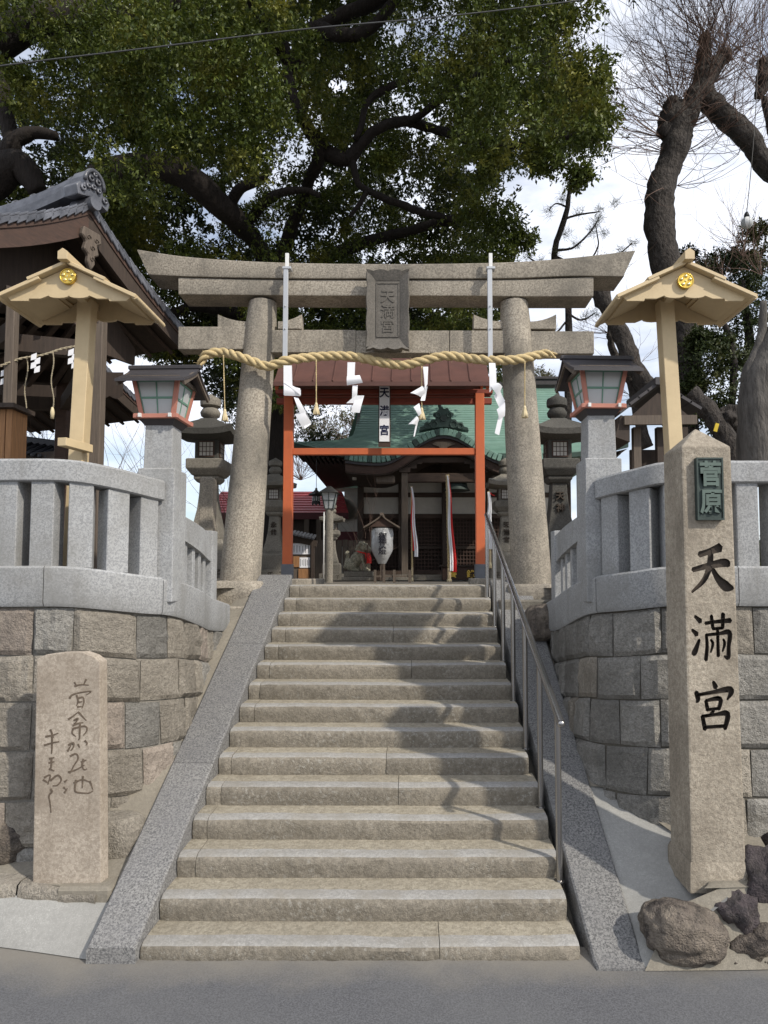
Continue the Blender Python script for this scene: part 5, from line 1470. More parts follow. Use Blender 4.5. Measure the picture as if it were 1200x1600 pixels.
def red_house():
    Y = 25; t = thing('red_roofed_house', 'house with red sheet roof behind the left side of the forecourt', 'house', (-3.6, Y, gz))
    zr, ze = P(500, 768, Y + 1.5).z, P(500, 802, Y - .6).z
    x0, x1 = -7.5, P(534, 768, Y + 1.5).x
    xe = P(549, 783, Y + .5).x
    n = 9
    for k in range(n):
        u0, u1 = k / n, (k + 1) / n
        f = lambda u: (x1 + (xe - x1) * u * 1.0, Y + 1.5 - 2.1 * u, zr + (ze - zr) * u)
        a, b = f(u0), f(u1)
        MB().grid([[(x0, a[1], a[2]), (a[0], a[1], a[2])], [(x0, b[1], b[2] + .03), (b[0], b[1], b[2] + .03)], [(x0, b[1], b[2] - .005), (b[0], b[1], b[2] - .005)]]).build('roof_sheet', M['redroof'], t)
    MB().box(((x0 + xe) / 2, Y - .58, ze - .10), (xe - x0, .06, .24)).build('fascia', M['maroon'], t)
    MB().grid([[(x0, Y + 1.5, zr), (x1, Y + 1.5, zr)], [(x0, Y + 3.6, ze), (xe, Y + 3.6, ze)]]).build('rear_roof', M['redroof'], t)
    MB().box(((x0 + xe) / 2 - .15, Y + 1.5, (gz + ze) / 2), (xe - x0 - .5, 3.4, ze - gz - .1)).build('wall', M['wood_dk'], t)
    MB().prism([(xe - .3, Y - .2, gz), (xe - .3, Y + 3.2, gz), (xe - .3, Y + 3.2, ze), (xe - .3, Y + 1.5, zr - .1), (xe - .3, Y - .2, ze)], (-.03, 0, 0), (.06, 0, 0)).build('gable_wall', M['plaster'], t)
    MB().box((xe + .4, Y - .3, P(550, 843, Y).z), (2.2, .1, .55)).build('maroon_curtain', M['maroon'], t)
    MB().box((xe + .2, Y - .25, P(550, 822, Y).z), (1.5, .1, .45)).build('plaster_band', M['plaster'], t)
    MB().box((xe + .55, Y + .9, (gz + 5.6) / 2 + .2), (1.7, .2, 5.4 - gz)).build('side_wing', M['plaster'], t)
    MB().box((xe + .45, Y + .78, 4.3), (.16, .04, .9)).build('window', M['black'], t)
    for px_ in (480, 499): MB().box((P(px_, 850, Y - .4).x, Y - .5, (gz + ze) / 2), (.18, .18, ze - gz)).build('post', M['wood_grey'], t)
red_house()
t = thing('plank_fence', 'dark vertical plank fence behind the lamp post', 'fence', (-2.3, 17.5, gz))
for k in range(16):
    x = -3.6 + k * .16; MB().box((x, 18.8, gz + .55), (.145, .025, 1.1 + .02 * (k % 3))).build('plank', M['wood_grey'], t)
# ================================================================== gable hoods on yellow posts
def hood(side, label):
    pxc = 1077 if side > 0 else 101
    yf, yb = 4.92, 5.46; ym = 5.27
    cx = P(1071 if side > 0 else 106, 440, yf).x
    t = thing('hooded_post', label, 'sign post', (cx, ym, 2.17), 'cream painted hooded posts')
    zb = 4.37; k = 1 / 852
    # post, slightly leaning
    tp = P(1039 if side > 0 else 136, 505, ym); bt = P(1052 if side > 0 else 124, 705, ym)
    d = (bt - tp) / (tp.z - bt.z)
    g0 = tp + d * (tp.z - 2.17)
    MB().frus((g0.x, ym, 2.16), (.112, .112), (tp.x, ym, zb + .13), (.112, .112)).build('post', M['cream'], t, bevel=.004)
    for y, nm in ((yf + .02, 'gable_board'), (yb - .05, 'gable_board')):
        pl = [(-370, 0), (-260, 0), (-255, 15), (-180, 15), (-130, 35)]
        arc = []
        for c0 in (-65, 65):
            for i in range(7):
                a = math.pi * (1 - i / 6); arc.append((c0 + 65 * math.cos(a), 35 - 16 * math.sin(a) * 1.0))
        rt = [(130, 35), (180, 15), (255, 15), (260, 0), (370, 0)]
        top = [(400, 32), (200, 128), (0, 222), (-200, 128), (-400, 32)]
        poly = [(cx + a * k, 0, zb + b * k) for a, b in pl + arc + rt + top]
        MB().prism(poly, (0, y, 0), (0, y + .022, 0)).build(nm, M['cream'], t)
    for s_ in (-1, 1):
        def slab(x0, z0, x1, z1, th, y0, y1, name):
            v = Vector((x1 - x0, 0, z1 - z0)).normalized(); up = Vector((-v.z, 0, v.x)) * (1 if s_ > 0 else 1)
            if up.z < 0: up = -up
            a = Vector((cx + x0, 0, zb + z0)); b = Vector((cx + x1, 0, zb + z1))
            MB().prism([a, b, b + up * th, a + up * th], (0, y0, 0), (0, y1, 0)).build(name, M['cream'], t, bevel=.003)
        slab(s_ * 0.005, .262, s_ * .285, .135, .026, yf - .035, yb + .03, 'upper_roof_board')
        slab(s_ * .20, .150, s_ * .515, .005, .028, yf - .03, yb + .025, 'lower_roof_board')
        slab(s_ * .22, .125, s_ * .44, .022, .018, yf + .05, yb - .06, 'soffit_board')
        MB().tube([(cx + s_ * .512, yf - .02, zb + .015), (cx + s_ * .512, yb + .02, zb + .015)], .018, 8).build('edge_roll', M['cream'], t, smooth=True, auto=50)
    # ridge piece
    MB().prism([(cx - .036, 0, zb + .27), (cx + .036, 0, zb + .27), (cx + .036, 0, zb + .33), (cx, 0, zb + .355), (cx - .036, 0, zb + .33)], (0, yf - .09, 0), (0, yb + .07, 0)).build('ridge_piece', M['cream'], t, bevel=.002)
    MB().box((cx, (yf + yb) / 2, zb + .235), (.05, yb - yf - .12, .05)).build('inner_beam', M['cream'], t)
    MB().box((tp.x, (yf + yb) / 2, zb + .13), (.06, yb - yf - .12, .06)).build('tie_beam', M['cream'], t)
    # gilt plum crest
    cz = P(1071, 439 if side > 0 else 432, yf).z
    cr = MB().tube([(cx, yf - .006, cz), (cx, yf + .018, cz)], .058, 28).build('plum_crest', M['gold'], t, smooth=True, auto=40)
    rg = MB().tube([(cx + .056 * math.cos(a / 28 * 6.2832), yf - .006, cz + .056 * math.sin(a / 28 * 6.2832)) for a in range(29)], .005, 6, caps=False)
    rg.build('crest_rim', M['gold'], cr, smooth=True)
    for i in range(5):
        a = math.pi / 2 + i * 2 * math.pi / 5
        bm = bmesh.new(); bmesh.ops.create_icosphere(bm, subdivisions=2, radius=1)
        o0 = ORG[cr.name]
        for v in bm.verts: v.co = Vector((v.co.x * .0155 + cx + .034 * math.cos(a), v.co.y * .010 + yf - .007, v.co.z * .0135 + cz + .034 * math.sin(a))) - o0
        me = bpy.data.meshes.new('petal_boss'); bm.to_mesh(me); bm.free(); me.materials.append(M['gold_lt']); me.polygons.foreach_set('use_smooth', [True] * len(me.polygons)); link_mesh('petal_boss', me, cr)
    MB().tube([(cx, yf - .012, cz), (cx, yf - .004, cz)], .007, 8).build('crest_centre', M['gold_lt'], cr)
    if side < 0:
        a = P(107, 694, 5.05); MB().box((a.x + .03, 5.1, a.z), (.075, .30, .062), rz=R(-12)).build('side_arm', M['cream'], t, bevel=.003)
        MB().beam((a.x + .02, 5.25, a.z - .1), (a.x + .01, 5.25, 2.2), .03, .03, (1, 0, 0)).build('stay', M['cream'], t)
hood(-1, 'left cream painted post with gabled hood and gilt plum crest by the pavilion')
hood(1, 'right cream painted post with gabled hood and gilt plum crest before the gnarled trunk')

# ================================================================== pavilion with tiled gable roof
def tiled_roof(t, A, za, g, r, sl, sr_, length, scale=1.0, tiles=True, barge=True):
    """gable roof: apex A (x,y) height za; g = gable direction, r = ridge direction (unit)"""
    g = Vector((*g, 0)); r = Vector((*r, 0)); A = Vector((A[0], A[1], za))
    drop = lambda s: .76 * abs(s) - .115 * s * s
    W = lambda u, s, dz=0: A + r * u + g * s + Vector((0, 0, -drop(s) + dz))
    for sg, smax in ((-1, sl), (1, sr_)):
        rows = []; n = 12
        for i in range(n + 1):
            s = sg * smax * i / n; rows.append([W(.02, s, 0), W(length, s, 0)])
        MB().grid(rows).build('roof_slope', M['tile'], t, smooth=True)
        MB().grid([[p + Vector((0, 0, -.07)) for p in q] for q in rows]).build('soffit', M['wood_dk'], t, smooth=True)
        # rolls of round tiles down the slope
        mb = MB(); k = .30
        while k < length:
            mb.tube([W(k, sg * smax * i / 8, .02) for i in range(9)], .045, 7); k += .24
        mb.build('tile_rolls', M['tile'], t, smooth=True)
        if tiles:
            m_ = int(smax / .088)
            for i in range(m_):
                s0 = smax * i / m_; s1 = smax * (i + 1) / m_ + .02
                a = W(0, sg * s0, .035); b = W(0, sg * s1, .015)
                mb = MB()
                vs = []
                for p, dz in ((a, 0), (b, 0)):
                    for uu, zz in ((-.10, .012), (.16, .012), (.16, .04), (-.10, .04)):
                        vs.append(p + r * uu + Vector((0, 0, zz + dz)))
                mb.add(vs, [(0, 1, 2, 3), (7, 6, 5, 4), (0, 4, 5, 1), (1, 5, 6, 2), (2, 6, 7, 3), (3, 7, 4, 0)])
                mb.add([p for p in (a + r * -.10 + Vector((0, 0, .012)), b + r * -.10 + Vector((0, 0, .012)), b + r * -.10 + Vector((0, 0, -.06)), a + r * -.10 + Vector((0, 0, -.045)), a + r * -.075 + Vector((0, 0, .012)), b + r * -.075 + Vector((0, 0, .012)), b + r * -.075 + Vector((0, 0, -.06)), a + r * -.075 + Vector((0, 0, -.045)))],
                       [(0, 1, 2, 3), (7, 6, 5, 4), (0, 4, 5, 1), (1, 5, 6, 2), (2, 6, 7, 3), (3, 7, 4, 0)])
                mb.build('verge_tile', M['tile'], t, bevel=.005)
        if barge:
            n = 12
            for (u0, u1, o0, o1, nm, mt) in ((-.06, -.02, -.05, -.30, 'bargeboard', M['wood_red'] if sg < 0 else M['wood_dk']), (-.075, -.03, -.03, -.075, 'barge_strip', M['wood_red'])):
                rows = []
                for i in range(n + 1):
                    s = sg * smax * (i / n) * .97; f = (1 - .25 * i / n)
                    rows.append([W(u0, s, o0), W(u0, s, o1 * f if nm == 'bargeboard' else o1), W(u1, s, o1 * f if nm == 'bargeboard' else o1), W(u1, s, o0), W(u0, s, o0)])
                mb = MB().grid(rows); mb.f.append(tuple(n * 5 + j for j in range(4))); mb.m.append(0)
                mb.build(nm, mt, t)
            # battens under the slope
            mb = MB()
            for k in range(int(length / .35)):
                mb.tube([W(.25 + k * .35, sg * smax * i / 6, -.11) for i in range(7)], .03, 4)
            mb.build('rafters', M['wood_h'], t)
    return W
def pavilion():
    g = (.38, .925); r = (-.925, .38)
    A = P(133, 322, 7.0); za = A.z - .03
    t = thing('water_pavilion', 'open timber pavilion with grey tiled gable roof at the left edge', 'pavilion', (-4.3, 7.6, 2.17))
    W = tiled_roof(t, (A.x, A.y), za, g, r, 2.0, 1.62, 3.6)
    rv = Vector((*r, 0)); gv = Vector((*g, 0))
    # ridge: stacked noshi tiles and round cap, lifted at the end
    zl = lambda u: .10 * max(0, 1 - u / 1.2) ** 2
    for q, (hw, z0, z1) in enumerate(((.13, .02, .075), (.12, .078, .125), (.11, .128, .175), (.10, .178, .225))):
        rows = []
        for i in range(15):
            u = 3.6 * i / 14; c = W(u, 0, 0)
            rows.append([c - gv * hw + Vector((0, 0, z0 + zl(u))), c - gv * hw + Vector((0, 0, z1 + zl(u))), c + gv * hw + Vector((0, 0, z1 + zl(u))), c + gv * hw + Vector((0, 0, z0 + zl(u))), c - gv * hw + Vector((0, 0, z0 + zl(u)))])
        mb = MB().grid(rows); mb.f.append((0, 1, 2, 3)); mb.m.append(0); mb.build('ridge_course', M['tile'], t)
    for k in range(12):
        u = .15 + k * .29; a, b = W(u, 0, .235 + zl(u)), W(u + .28, 0, .235 + zl(u + .28))
        MB().tube([a, a.lerp(b, .12), a.lerp(b, .14), b], [.075, .075, .062, .062], 12).build('ridge_cap_tile', M['tile'], t, smooth=True, auto=40)
    # ogre-tile end ornament with scrolls
    c = W(-.02, 0, .15); K = .80
    om = MB()
    sil = [(-.30, -.14), (-.34, -.02), (-.27, .05), (-.20, .04), (-.19, .16), (-.13, .26), (-.04, .31), (.04, .31), (.13, .26), (.19, .16), (.20, .04), (.27, .05), (.34, -.02), (.30, -.14), (.14, -.10), (0, -.06), (-.14, -.10)]
    om.prism([c + gv * a * .8 * K + Vector((0, 0, b * K)) for a, b in sil], rv * -.10, rv * .10)
    orn = om.build('ridge_end_tile', M['tile'], t, bevel=.012, seg=2)
    for a, b, rr_ in ((-.07, .16, .05), (.07, .16, .05), (-.02, .06, .04), (.09, .05, .035), (-.12, .04, .035), (-.22, -.03, .045), (.22, -.03, .045), (0, .24, .03)):
        mb = MB(); pts = []
        for i in range(18):
            an = i / 17 * 9.0; q = rr_ * (1 - .75 * i / 17)
            pts.append(c + rv * (-.105 - .0015 * i) + gv * (a * .8 + q * math.cos(an) * .9) * K + Vector((0, 0, (b + q * math.sin(an)) * K)))
        mb.tube(pts, [.013] * 18, 6); mb.build('scroll', M['tile'], orn, smooth=True)
    arch = []
    for i in range(13):
        an = math.pi * i / 12; arch.append(c + rv * -.11 + gv * (.155 * K * math.cos(an)) + Vector((0, 0, (.10 + .19 * math.sin(an)) * K)))
    MB().tube(arch, .022, 8).build('arch_roll', M['tile'], orn, smooth=True)
    e = W(-.16, .0, .03)
    MB().tube([e, e + rv * .3], .072, 18).build('round_end_tile', M['tile'], t, smooth=True, auto=40)
    # carved pendant below the apex
    p0 = W(-.09, .0, -.34)
    sil = [(-.11, .08), (-.13, -.02), (-.07, -.06), (-.10, -.16), (-.04, -.20), (-.05, -.28), (0, -.36), (.05, -.28), (.04, -.20), (.10, -.16), (.07, -.06), (.13, -.02), (.11, .08)]
    pd = MB().prism([p0 + gv * a + Vector((0, 0, b)) for a, b in sil], rv * -.03, rv * .03).build('gable_pendant', M['wood_grey'], t, bevel=.012)
    for a, b in ((-.05, -.02), (.05, -.02), (0, -.12), (0, -.24)):
        pts = [p0 + rv * -.035 + gv * (a + .03 * (1 - i / 12) * math.cos(i * .7)) + Vector((0, 0, b + .03 * (1 - i / 12) * math.sin(i * .7))) for i in range(12)]
        MB().tube(pts, .007, 5).build('scroll', M['wood_grey'], pd, smooth=True)
    # inner gable wall, beams and posts
    MB().prism([W(.45, -1.3, -.35), W(.45, 0, -.12), W(.45, 1.2, -.35), W(.45, 1.2, -.55), W(.45, -1.3, -.55)], rv * 0, rv * .04).build('gable_wall', M['wood_dk'], t)
    zb = 4.62
    posts = []
    for px_, Y in ((153, 6.75), (101, 8.9), (16, 6.2)):
        q = P(px_, 600, Y); posts.append(q)
    for q, m, wd in ((posts[0], 'wood_grey', .115), (posts[1], 'wood_red', .15), (posts[2], 'wood_warm', .085)):
        ztop = 4.95 if q.y > 8 else 5.0
        MB().box((q.x, q.y, (2.17 + ztop) / 2), (wd, wd, ztop - 2.17)).build('post', M[m if m != 'wood_warm' else 'wood_grey'], t, bevel=.006)
    bl = P(-60, 575, 5.9)
    a, b, c2 = posts
    def bm_(p, q, z0, z1, wd, ht, nm='beam', mt='wood_dk'):
        MB().beam((p[0], p[1], z0), (q[0], q[1], z1), wd, ht).build(nm, M[mt], t)
    L4 = Vector((-6.3, 8.6, 0))
    for p, q in ((a, c2 - Vector((.9, -.1, 0))), (a, b), (b, L4), (c2, L4)):
        bm_(p, q, 4.60, 4.60, .10, .17); bm_(p, q, 4.95, 4.95, .12, .16)
    for k in range(5):
        f = (k + .5) / 5; p = a.lerp(c2, f * .9); q = b.lerp(L4, f * .9); bm_(p, q, 4.85, 4.85, .05, .06, 'ceiling_joist', 'wood_h')
    MB().grid([[(a.x, a.y, 5.03), (b.x, b.y, 5.03)], [(c2.x - 1.2, c2.y - .3, 5.03), (L4.x, L4.y, 5.03)]]).build('ceiling_board', M['wood_h'], t)
    # water basin seen between the balusters
    MB().box((-4.2, 7.6, 2.5), (1.3, .8, .6)).build('stone_basin', M['lantern'], t, bevel=.04, seg=2)
    # scalloped fascia on the far side
    n = 46; top = []; bot = []
    for i in range(n + 1):
        x = -6.6 + 2.3 * i / n; bot.append((x, 9.9, 5.02 - .05 * abs(math.sin(i * .75)) - .05 * ((-x - 2.6) / 4)))
        top.append((x, 9.9, 5.35))
    MB().grid([bot, top]).build('scalloped_fascia', M['wood_dk'], t)
pavilion()
# thin rope, streamers and tassels under the pavilion beam
t0 = P(0, 572, 6.1); t1 = P(118, 541, 6.6)
pr_ = thing('pavilion_rope', 'thin straw rope slung under the pavilion beam', 'straw rope', tuple(t0))
twisted(catmull([t0, t0.lerp(t1, .25) + Vector((0, 0, .02)), t0.lerp(t1, .55), t0.lerp(t1, .8) + Vector((0, 0, .01)), t1], 10), .012, 2, .10, M['rope_old'], 'rope_strand', pr_, n=5, fray=20)
for px_, y0, y1, lab in ((42, 560, 652, 'longer straw cord hanging in the pavilion opening'), (82, 548, 638, 'shorter straw cord hanging in the pavilion nearest the cream post')):
    a = P(px_, y0, 6.3); b = P(px_ - (3 if px_ < 60 else 0), y1, 6.3)
    tt_ = thing('tasselled_rope', lab, 'straw cord', tuple(b))
    twisted([a.lerp(b, i / 30) + Vector((.012 * math.sin(i * .3), 0, 0)) for i in range(31)], .008, 2, .05, M['rope_old'], 'cord', tt_, n=4)
    MB().lathe(tuple(b + Vector((0, 0, -.10))), [(.016, 0), (.020, .06), (.010, .11)], n=7).build('straw_end', M['straw'], tt_, smooth=True)
def zig(px_, py, label, Yz=6.2, s=.72):
    mb = MB(); x0 = P(px_, py, Yz)
    for i in range(4):
        dx = (.045 if i % 2 else 0) * s; z = x0.z - i * .055 * s; y = Yz - .01 + (i % 2) * .004
        mb.prism([(x0.x + dx - .035 * s, 0, z - .0), (x0.x + dx + .035 * s, 0, z + .02), (x0.x + dx + .03 * s, 0, z - .055 * s), (x0.x + dx - .04 * s, 0, z - .075 * s)], (0, y, 0), (0, y + .002, 0))
    tag(mb.build('paper_streamer', M['paper'], None), label, 'paper streamer')
zig(54, 555, 'small zigzag paper streamer between the two pavilion cords')
zig(7, 580, 'small zigzag paper streamer at the left edge beside the pavilion post')
zig(112, 548, 'small zigzag paper streamer partly behind the left cream post')

# roof behind the pavilion
t = thing('back_shed', 'dark tiled shed roof seen between the cream post and the left pillar lamp', 'shed', (-5.2, 11, 2.17))
A = P(105, 512, 10.2)
W2 = tiled_roof(t, (A.x, A.y), A.z, (.38, .925), (-.925, .38), .8, 1.75, 3.0)
MB().box((-6.3, 11.6, 3.3), (2.0, .15, 2.3), rz=R(-22)).build('shed_wall', M['wood_dk'], t)
# tiled wall cap at far left
t = thing('tiled_wall', 'low wall with black tiled cap seen behind the left fence', 'wall', (-6.5, 12, 2.17))
a = P(-60, 672, 12); b = P(122, 697, 12)
MB().beam(a + Vector((0, .25, -.0)), b + Vector((0, .25, -.0)), .22, .14).build('cap_ridge', M['tile_dk'], t, bevel=.02)
MB().grid([[a + Vector((0, .25, -.03)), b + Vector((0, .25, -.03))], [a + Vector((0, -.45, -.34)), b + Vector((0, -.45, -.34))]]).build('cap_slope', M['tile_dk'], t)
for k in range(17):
    p = a.lerp(b, (k + .5) / 17); MB().tube([p + Vector((0, .2, -.03)), p + Vector((0, -.47, -.33))], .035, 7).build('cap_tile', M['tile_dk'], t, smooth=True)
MB().box(((a.x + b.x) / 2, 12.2, 3.1), (b.x - a.x, .2, 1.9)).build('wall_face', M['wood_dk'], t)
t = thing('timber_cabinet', 'warm orange timber cabinet at the far left beside the pavilion post', 'cabinet', (-3.75, 6.0, 2.17))
a = P(-30, 640, 5.9); b = P(19, 715, 5.9)
n = 5
for k in range(n):
    x0 = a.x + (b.x - a.x) * k / n; MB().box((x0 + (b.x - a.x) / n / 2, 6.0, (2.6 + a.z) / 2), ((b.x - a.x) / n - .006, .24, a.z - 2.6)).build('plank', M['wood_warm'], t, bevel=.003)
MB().box(((a.x + b.x) / 2 + .01, 5.98, a.z + .02), (b.x - a.x + .08, .34, .04)).build('top_board', M['wood_dk'], t)
MB().box(((a.x + b.x) / 2, 6.0, 2.38), (b.x - a.x - .04, .2, .46)).build('leg_frame', M['wood_dk'], t)

# small roofed hut on the right
def hut():
    Y = 8.0; t = thing('roofed_notice_hut', 'small dark timber hut with gabled roof behind the right cream post', 'hut', (P(1030, 700, Y).x, Y, 2.17))
    ap = P(1030, 603, Y); l = P(971, 645, Y); r_ = P(1092, 640, Y)
    for a, b, nm in ((ap, l, 'roof_board'), (ap, r_, 'roof_board')):
        v = (b - a).normalized(); up = Vector((-v.z, 0, v.x)); up = up if up.z > 0 else -up
        n = 4
        for k in range(n):
            p = a + (b - a) * k / n; q = a + (b - a) * ((k + 1) / n + .03)
            MB().prism([p + up * .004 * (n - k), q + up * .004 * (n - k), q + up * (.035 + .004 * (n - k)), p + up * (.035 + .004 * (n - k))], (0, -.02, 0), (0, 1.0, 0)).build(nm, M['slate'], t)
    MB().box((ap.x, Y + .5, ap.z + .05), (.12, 1.1, .09)).build('ridge_board', M['slate'], t)
    MB().beam(P(975, 657, Y), P(1088, 656, Y), .05, .11).build('front_beam', M['wood_grey'], t)
    MB().prism([P(985, 651, Y) , P(1080, 650, Y), P(1030, 612, Y)], (0, .03, 0), (0, .06, 0)).build('gable_board', M['wood_dk'], t)
    l2, r2 = P(1003, 690, Y).x, P(1078, 690, Y).x
    for x in (l2, (l2 + r2) / 2, r2): MB().box((x, Y + .2, 3.15), (.09, .09, 1.96)).build('post', M['wood_grey'] if x == l2 else M['wood_dk'], t)
    MB().box(((l2 + r2) / 2, Y + .45, 3.2), (r2 - l2, .05, 1.4)).build('back_board', M['wood_dk'], t)
    MB().prism([P(962, 682, Y), P(971, 648, Y), P(985, 652, Y), P(985, 690, Y)], (0, .02, 0), (0, .9, 0)).build('side_skirt', M['wood_dk'], t)
hut()

# ================================================================== foliage and wood
def mesh_quads(name, V, parent, mat, rndv=None, kind='stuff'):
    """V (n,4,3)"""
    n = len(V); me = bpy.data.meshes.new(name)
    off = ORG.get(parent.name, Vector((0, 0, 0))) if parent is not None else Vector((0, 0, 0))
    co = (V - np.array(off)).reshape(-1, 3).astype(np.float32)
    me.vertices.add(n * 4); me.vertices.foreach_set('co', co.ravel())
    me.loops.add(n * 4); me.loops.foreach_set('vertex_index', np.arange(n * 4, dtype=np.int32))
    me.polygons.add(n); me.polygons.foreach_set('loop_start', np.arange(0, n * 4, 4, dtype=np.int32))
    me.materials.append(mat)
    me.update(); me.validate()
    at = me.attributes.new('rnd', 'FLOAT', 'FACE'); at.data.foreach_set('value', (rndv if rndv is not None else np.random.rand(n)).astype(np.float32))
    o = link_mesh(name, me, parent)
    if kind: o['kind'] = kind
    return o

def leaves(centres, radii, per, size, seed, keep=None, spr=9, aspect=.45, droop=.5, squash=.75):
    """leafy sprigs spread through ellipsoidal clumps; returns (n,4,3)"""
    rg = np.random.RandomState(seed)
    cs = np.asarray(centres, float); rs = np.asarray(radii, float)
    ns = per // spr
    d = rg.normal(size=(len(cs), ns, 3)); d /= np.linalg.norm(d, axis=2, keepdims=True)
    rr = rg.uniform(.25, 1, (len(cs), ns, 1)) ** .45
    rr *= 1 + .22 * rg.normal(size=rr.shape)
    sp = cs[:, None] + d * rr * rs[:, None, None] * np.array([1, 1, squash])
    out_dir = d.reshape(-1, 3)
    sp = sp.reshape(-1, 3)
    if keep is not None:
        k = keep(sp, rg); sp = sp[k]; out_dir = out_dir[k]
    n = len(sp)
    tw = out_dir * .6 + rg.normal(size=(n, 3)) * .5 + np.array([0, 0, .15]); tw /= np.linalg.norm(tw, axis=1, keepdims=True)
    ld = tw[:, None] * .7 + rg.normal(size=(n, spr, 3)) * .75 + np.array([0, 0, -droop]); ld /= np.linalg.norm(ld, axis=2, keepdims=True)
    base = sp[:, None] + tw[:, None] * rg.uniform(-1.1, 1.1, (n, spr, 1)) * size + rg.normal(size=(n, spr, 3)) * size * .25
    up = rg.normal(size=(n, spr, 3)) * .55 + np.array([0, 0, 1]) + out_dir[:, None] * .5
    sd_ = np.cross(ld, up); sd_ /= np.linalg.norm(sd_, axis=2, keepdims=True) + 1e-9
    L_ = size * rg.uniform(.7, 1.25, (n, spr, 1))
    nr_ = np.cross(sd_, ld)
    p0 = base; p2 = base + ld * L_; mid = base + ld * L_ * .48 - nr_ * L_ * .06
    p1 = mid + sd_ * L_ * aspect * .5; p3 = mid - sd_ * L_ * aspect * .5
    return np.stack([p0, p1, p2, p3], 2).reshape(-1, 4, 3)

def limb(mb, pts, n=10, wob=.06, seg=6, lump=.1):
    """pts: (px,py,Y,radius px)"""
    Q = [(*P(a, b, c), r_ * c / F) for a, b, c, r_ in pts]
    C = catmull([Vector(q[:3]) for q in Q], seg)
    rr = []
    for i in range(len(Q) - 1):
        for k in range(seg): rr.append(Q[i][3] + (Q[i + 1][3] - Q[i][3]) * k / seg)
    rr.append(Q[-1][3])
    C2 = [p + noise.noise_vector(p * 1.6) * wob + noise.noise_vector(p * 6) * wob * .3 for p in C]
    rr = [r_ * (1 + lump * noise.noise(p * 5)) for r_, p in zip(rr, C)]
    mb.tube(C2, rr, n); return C2

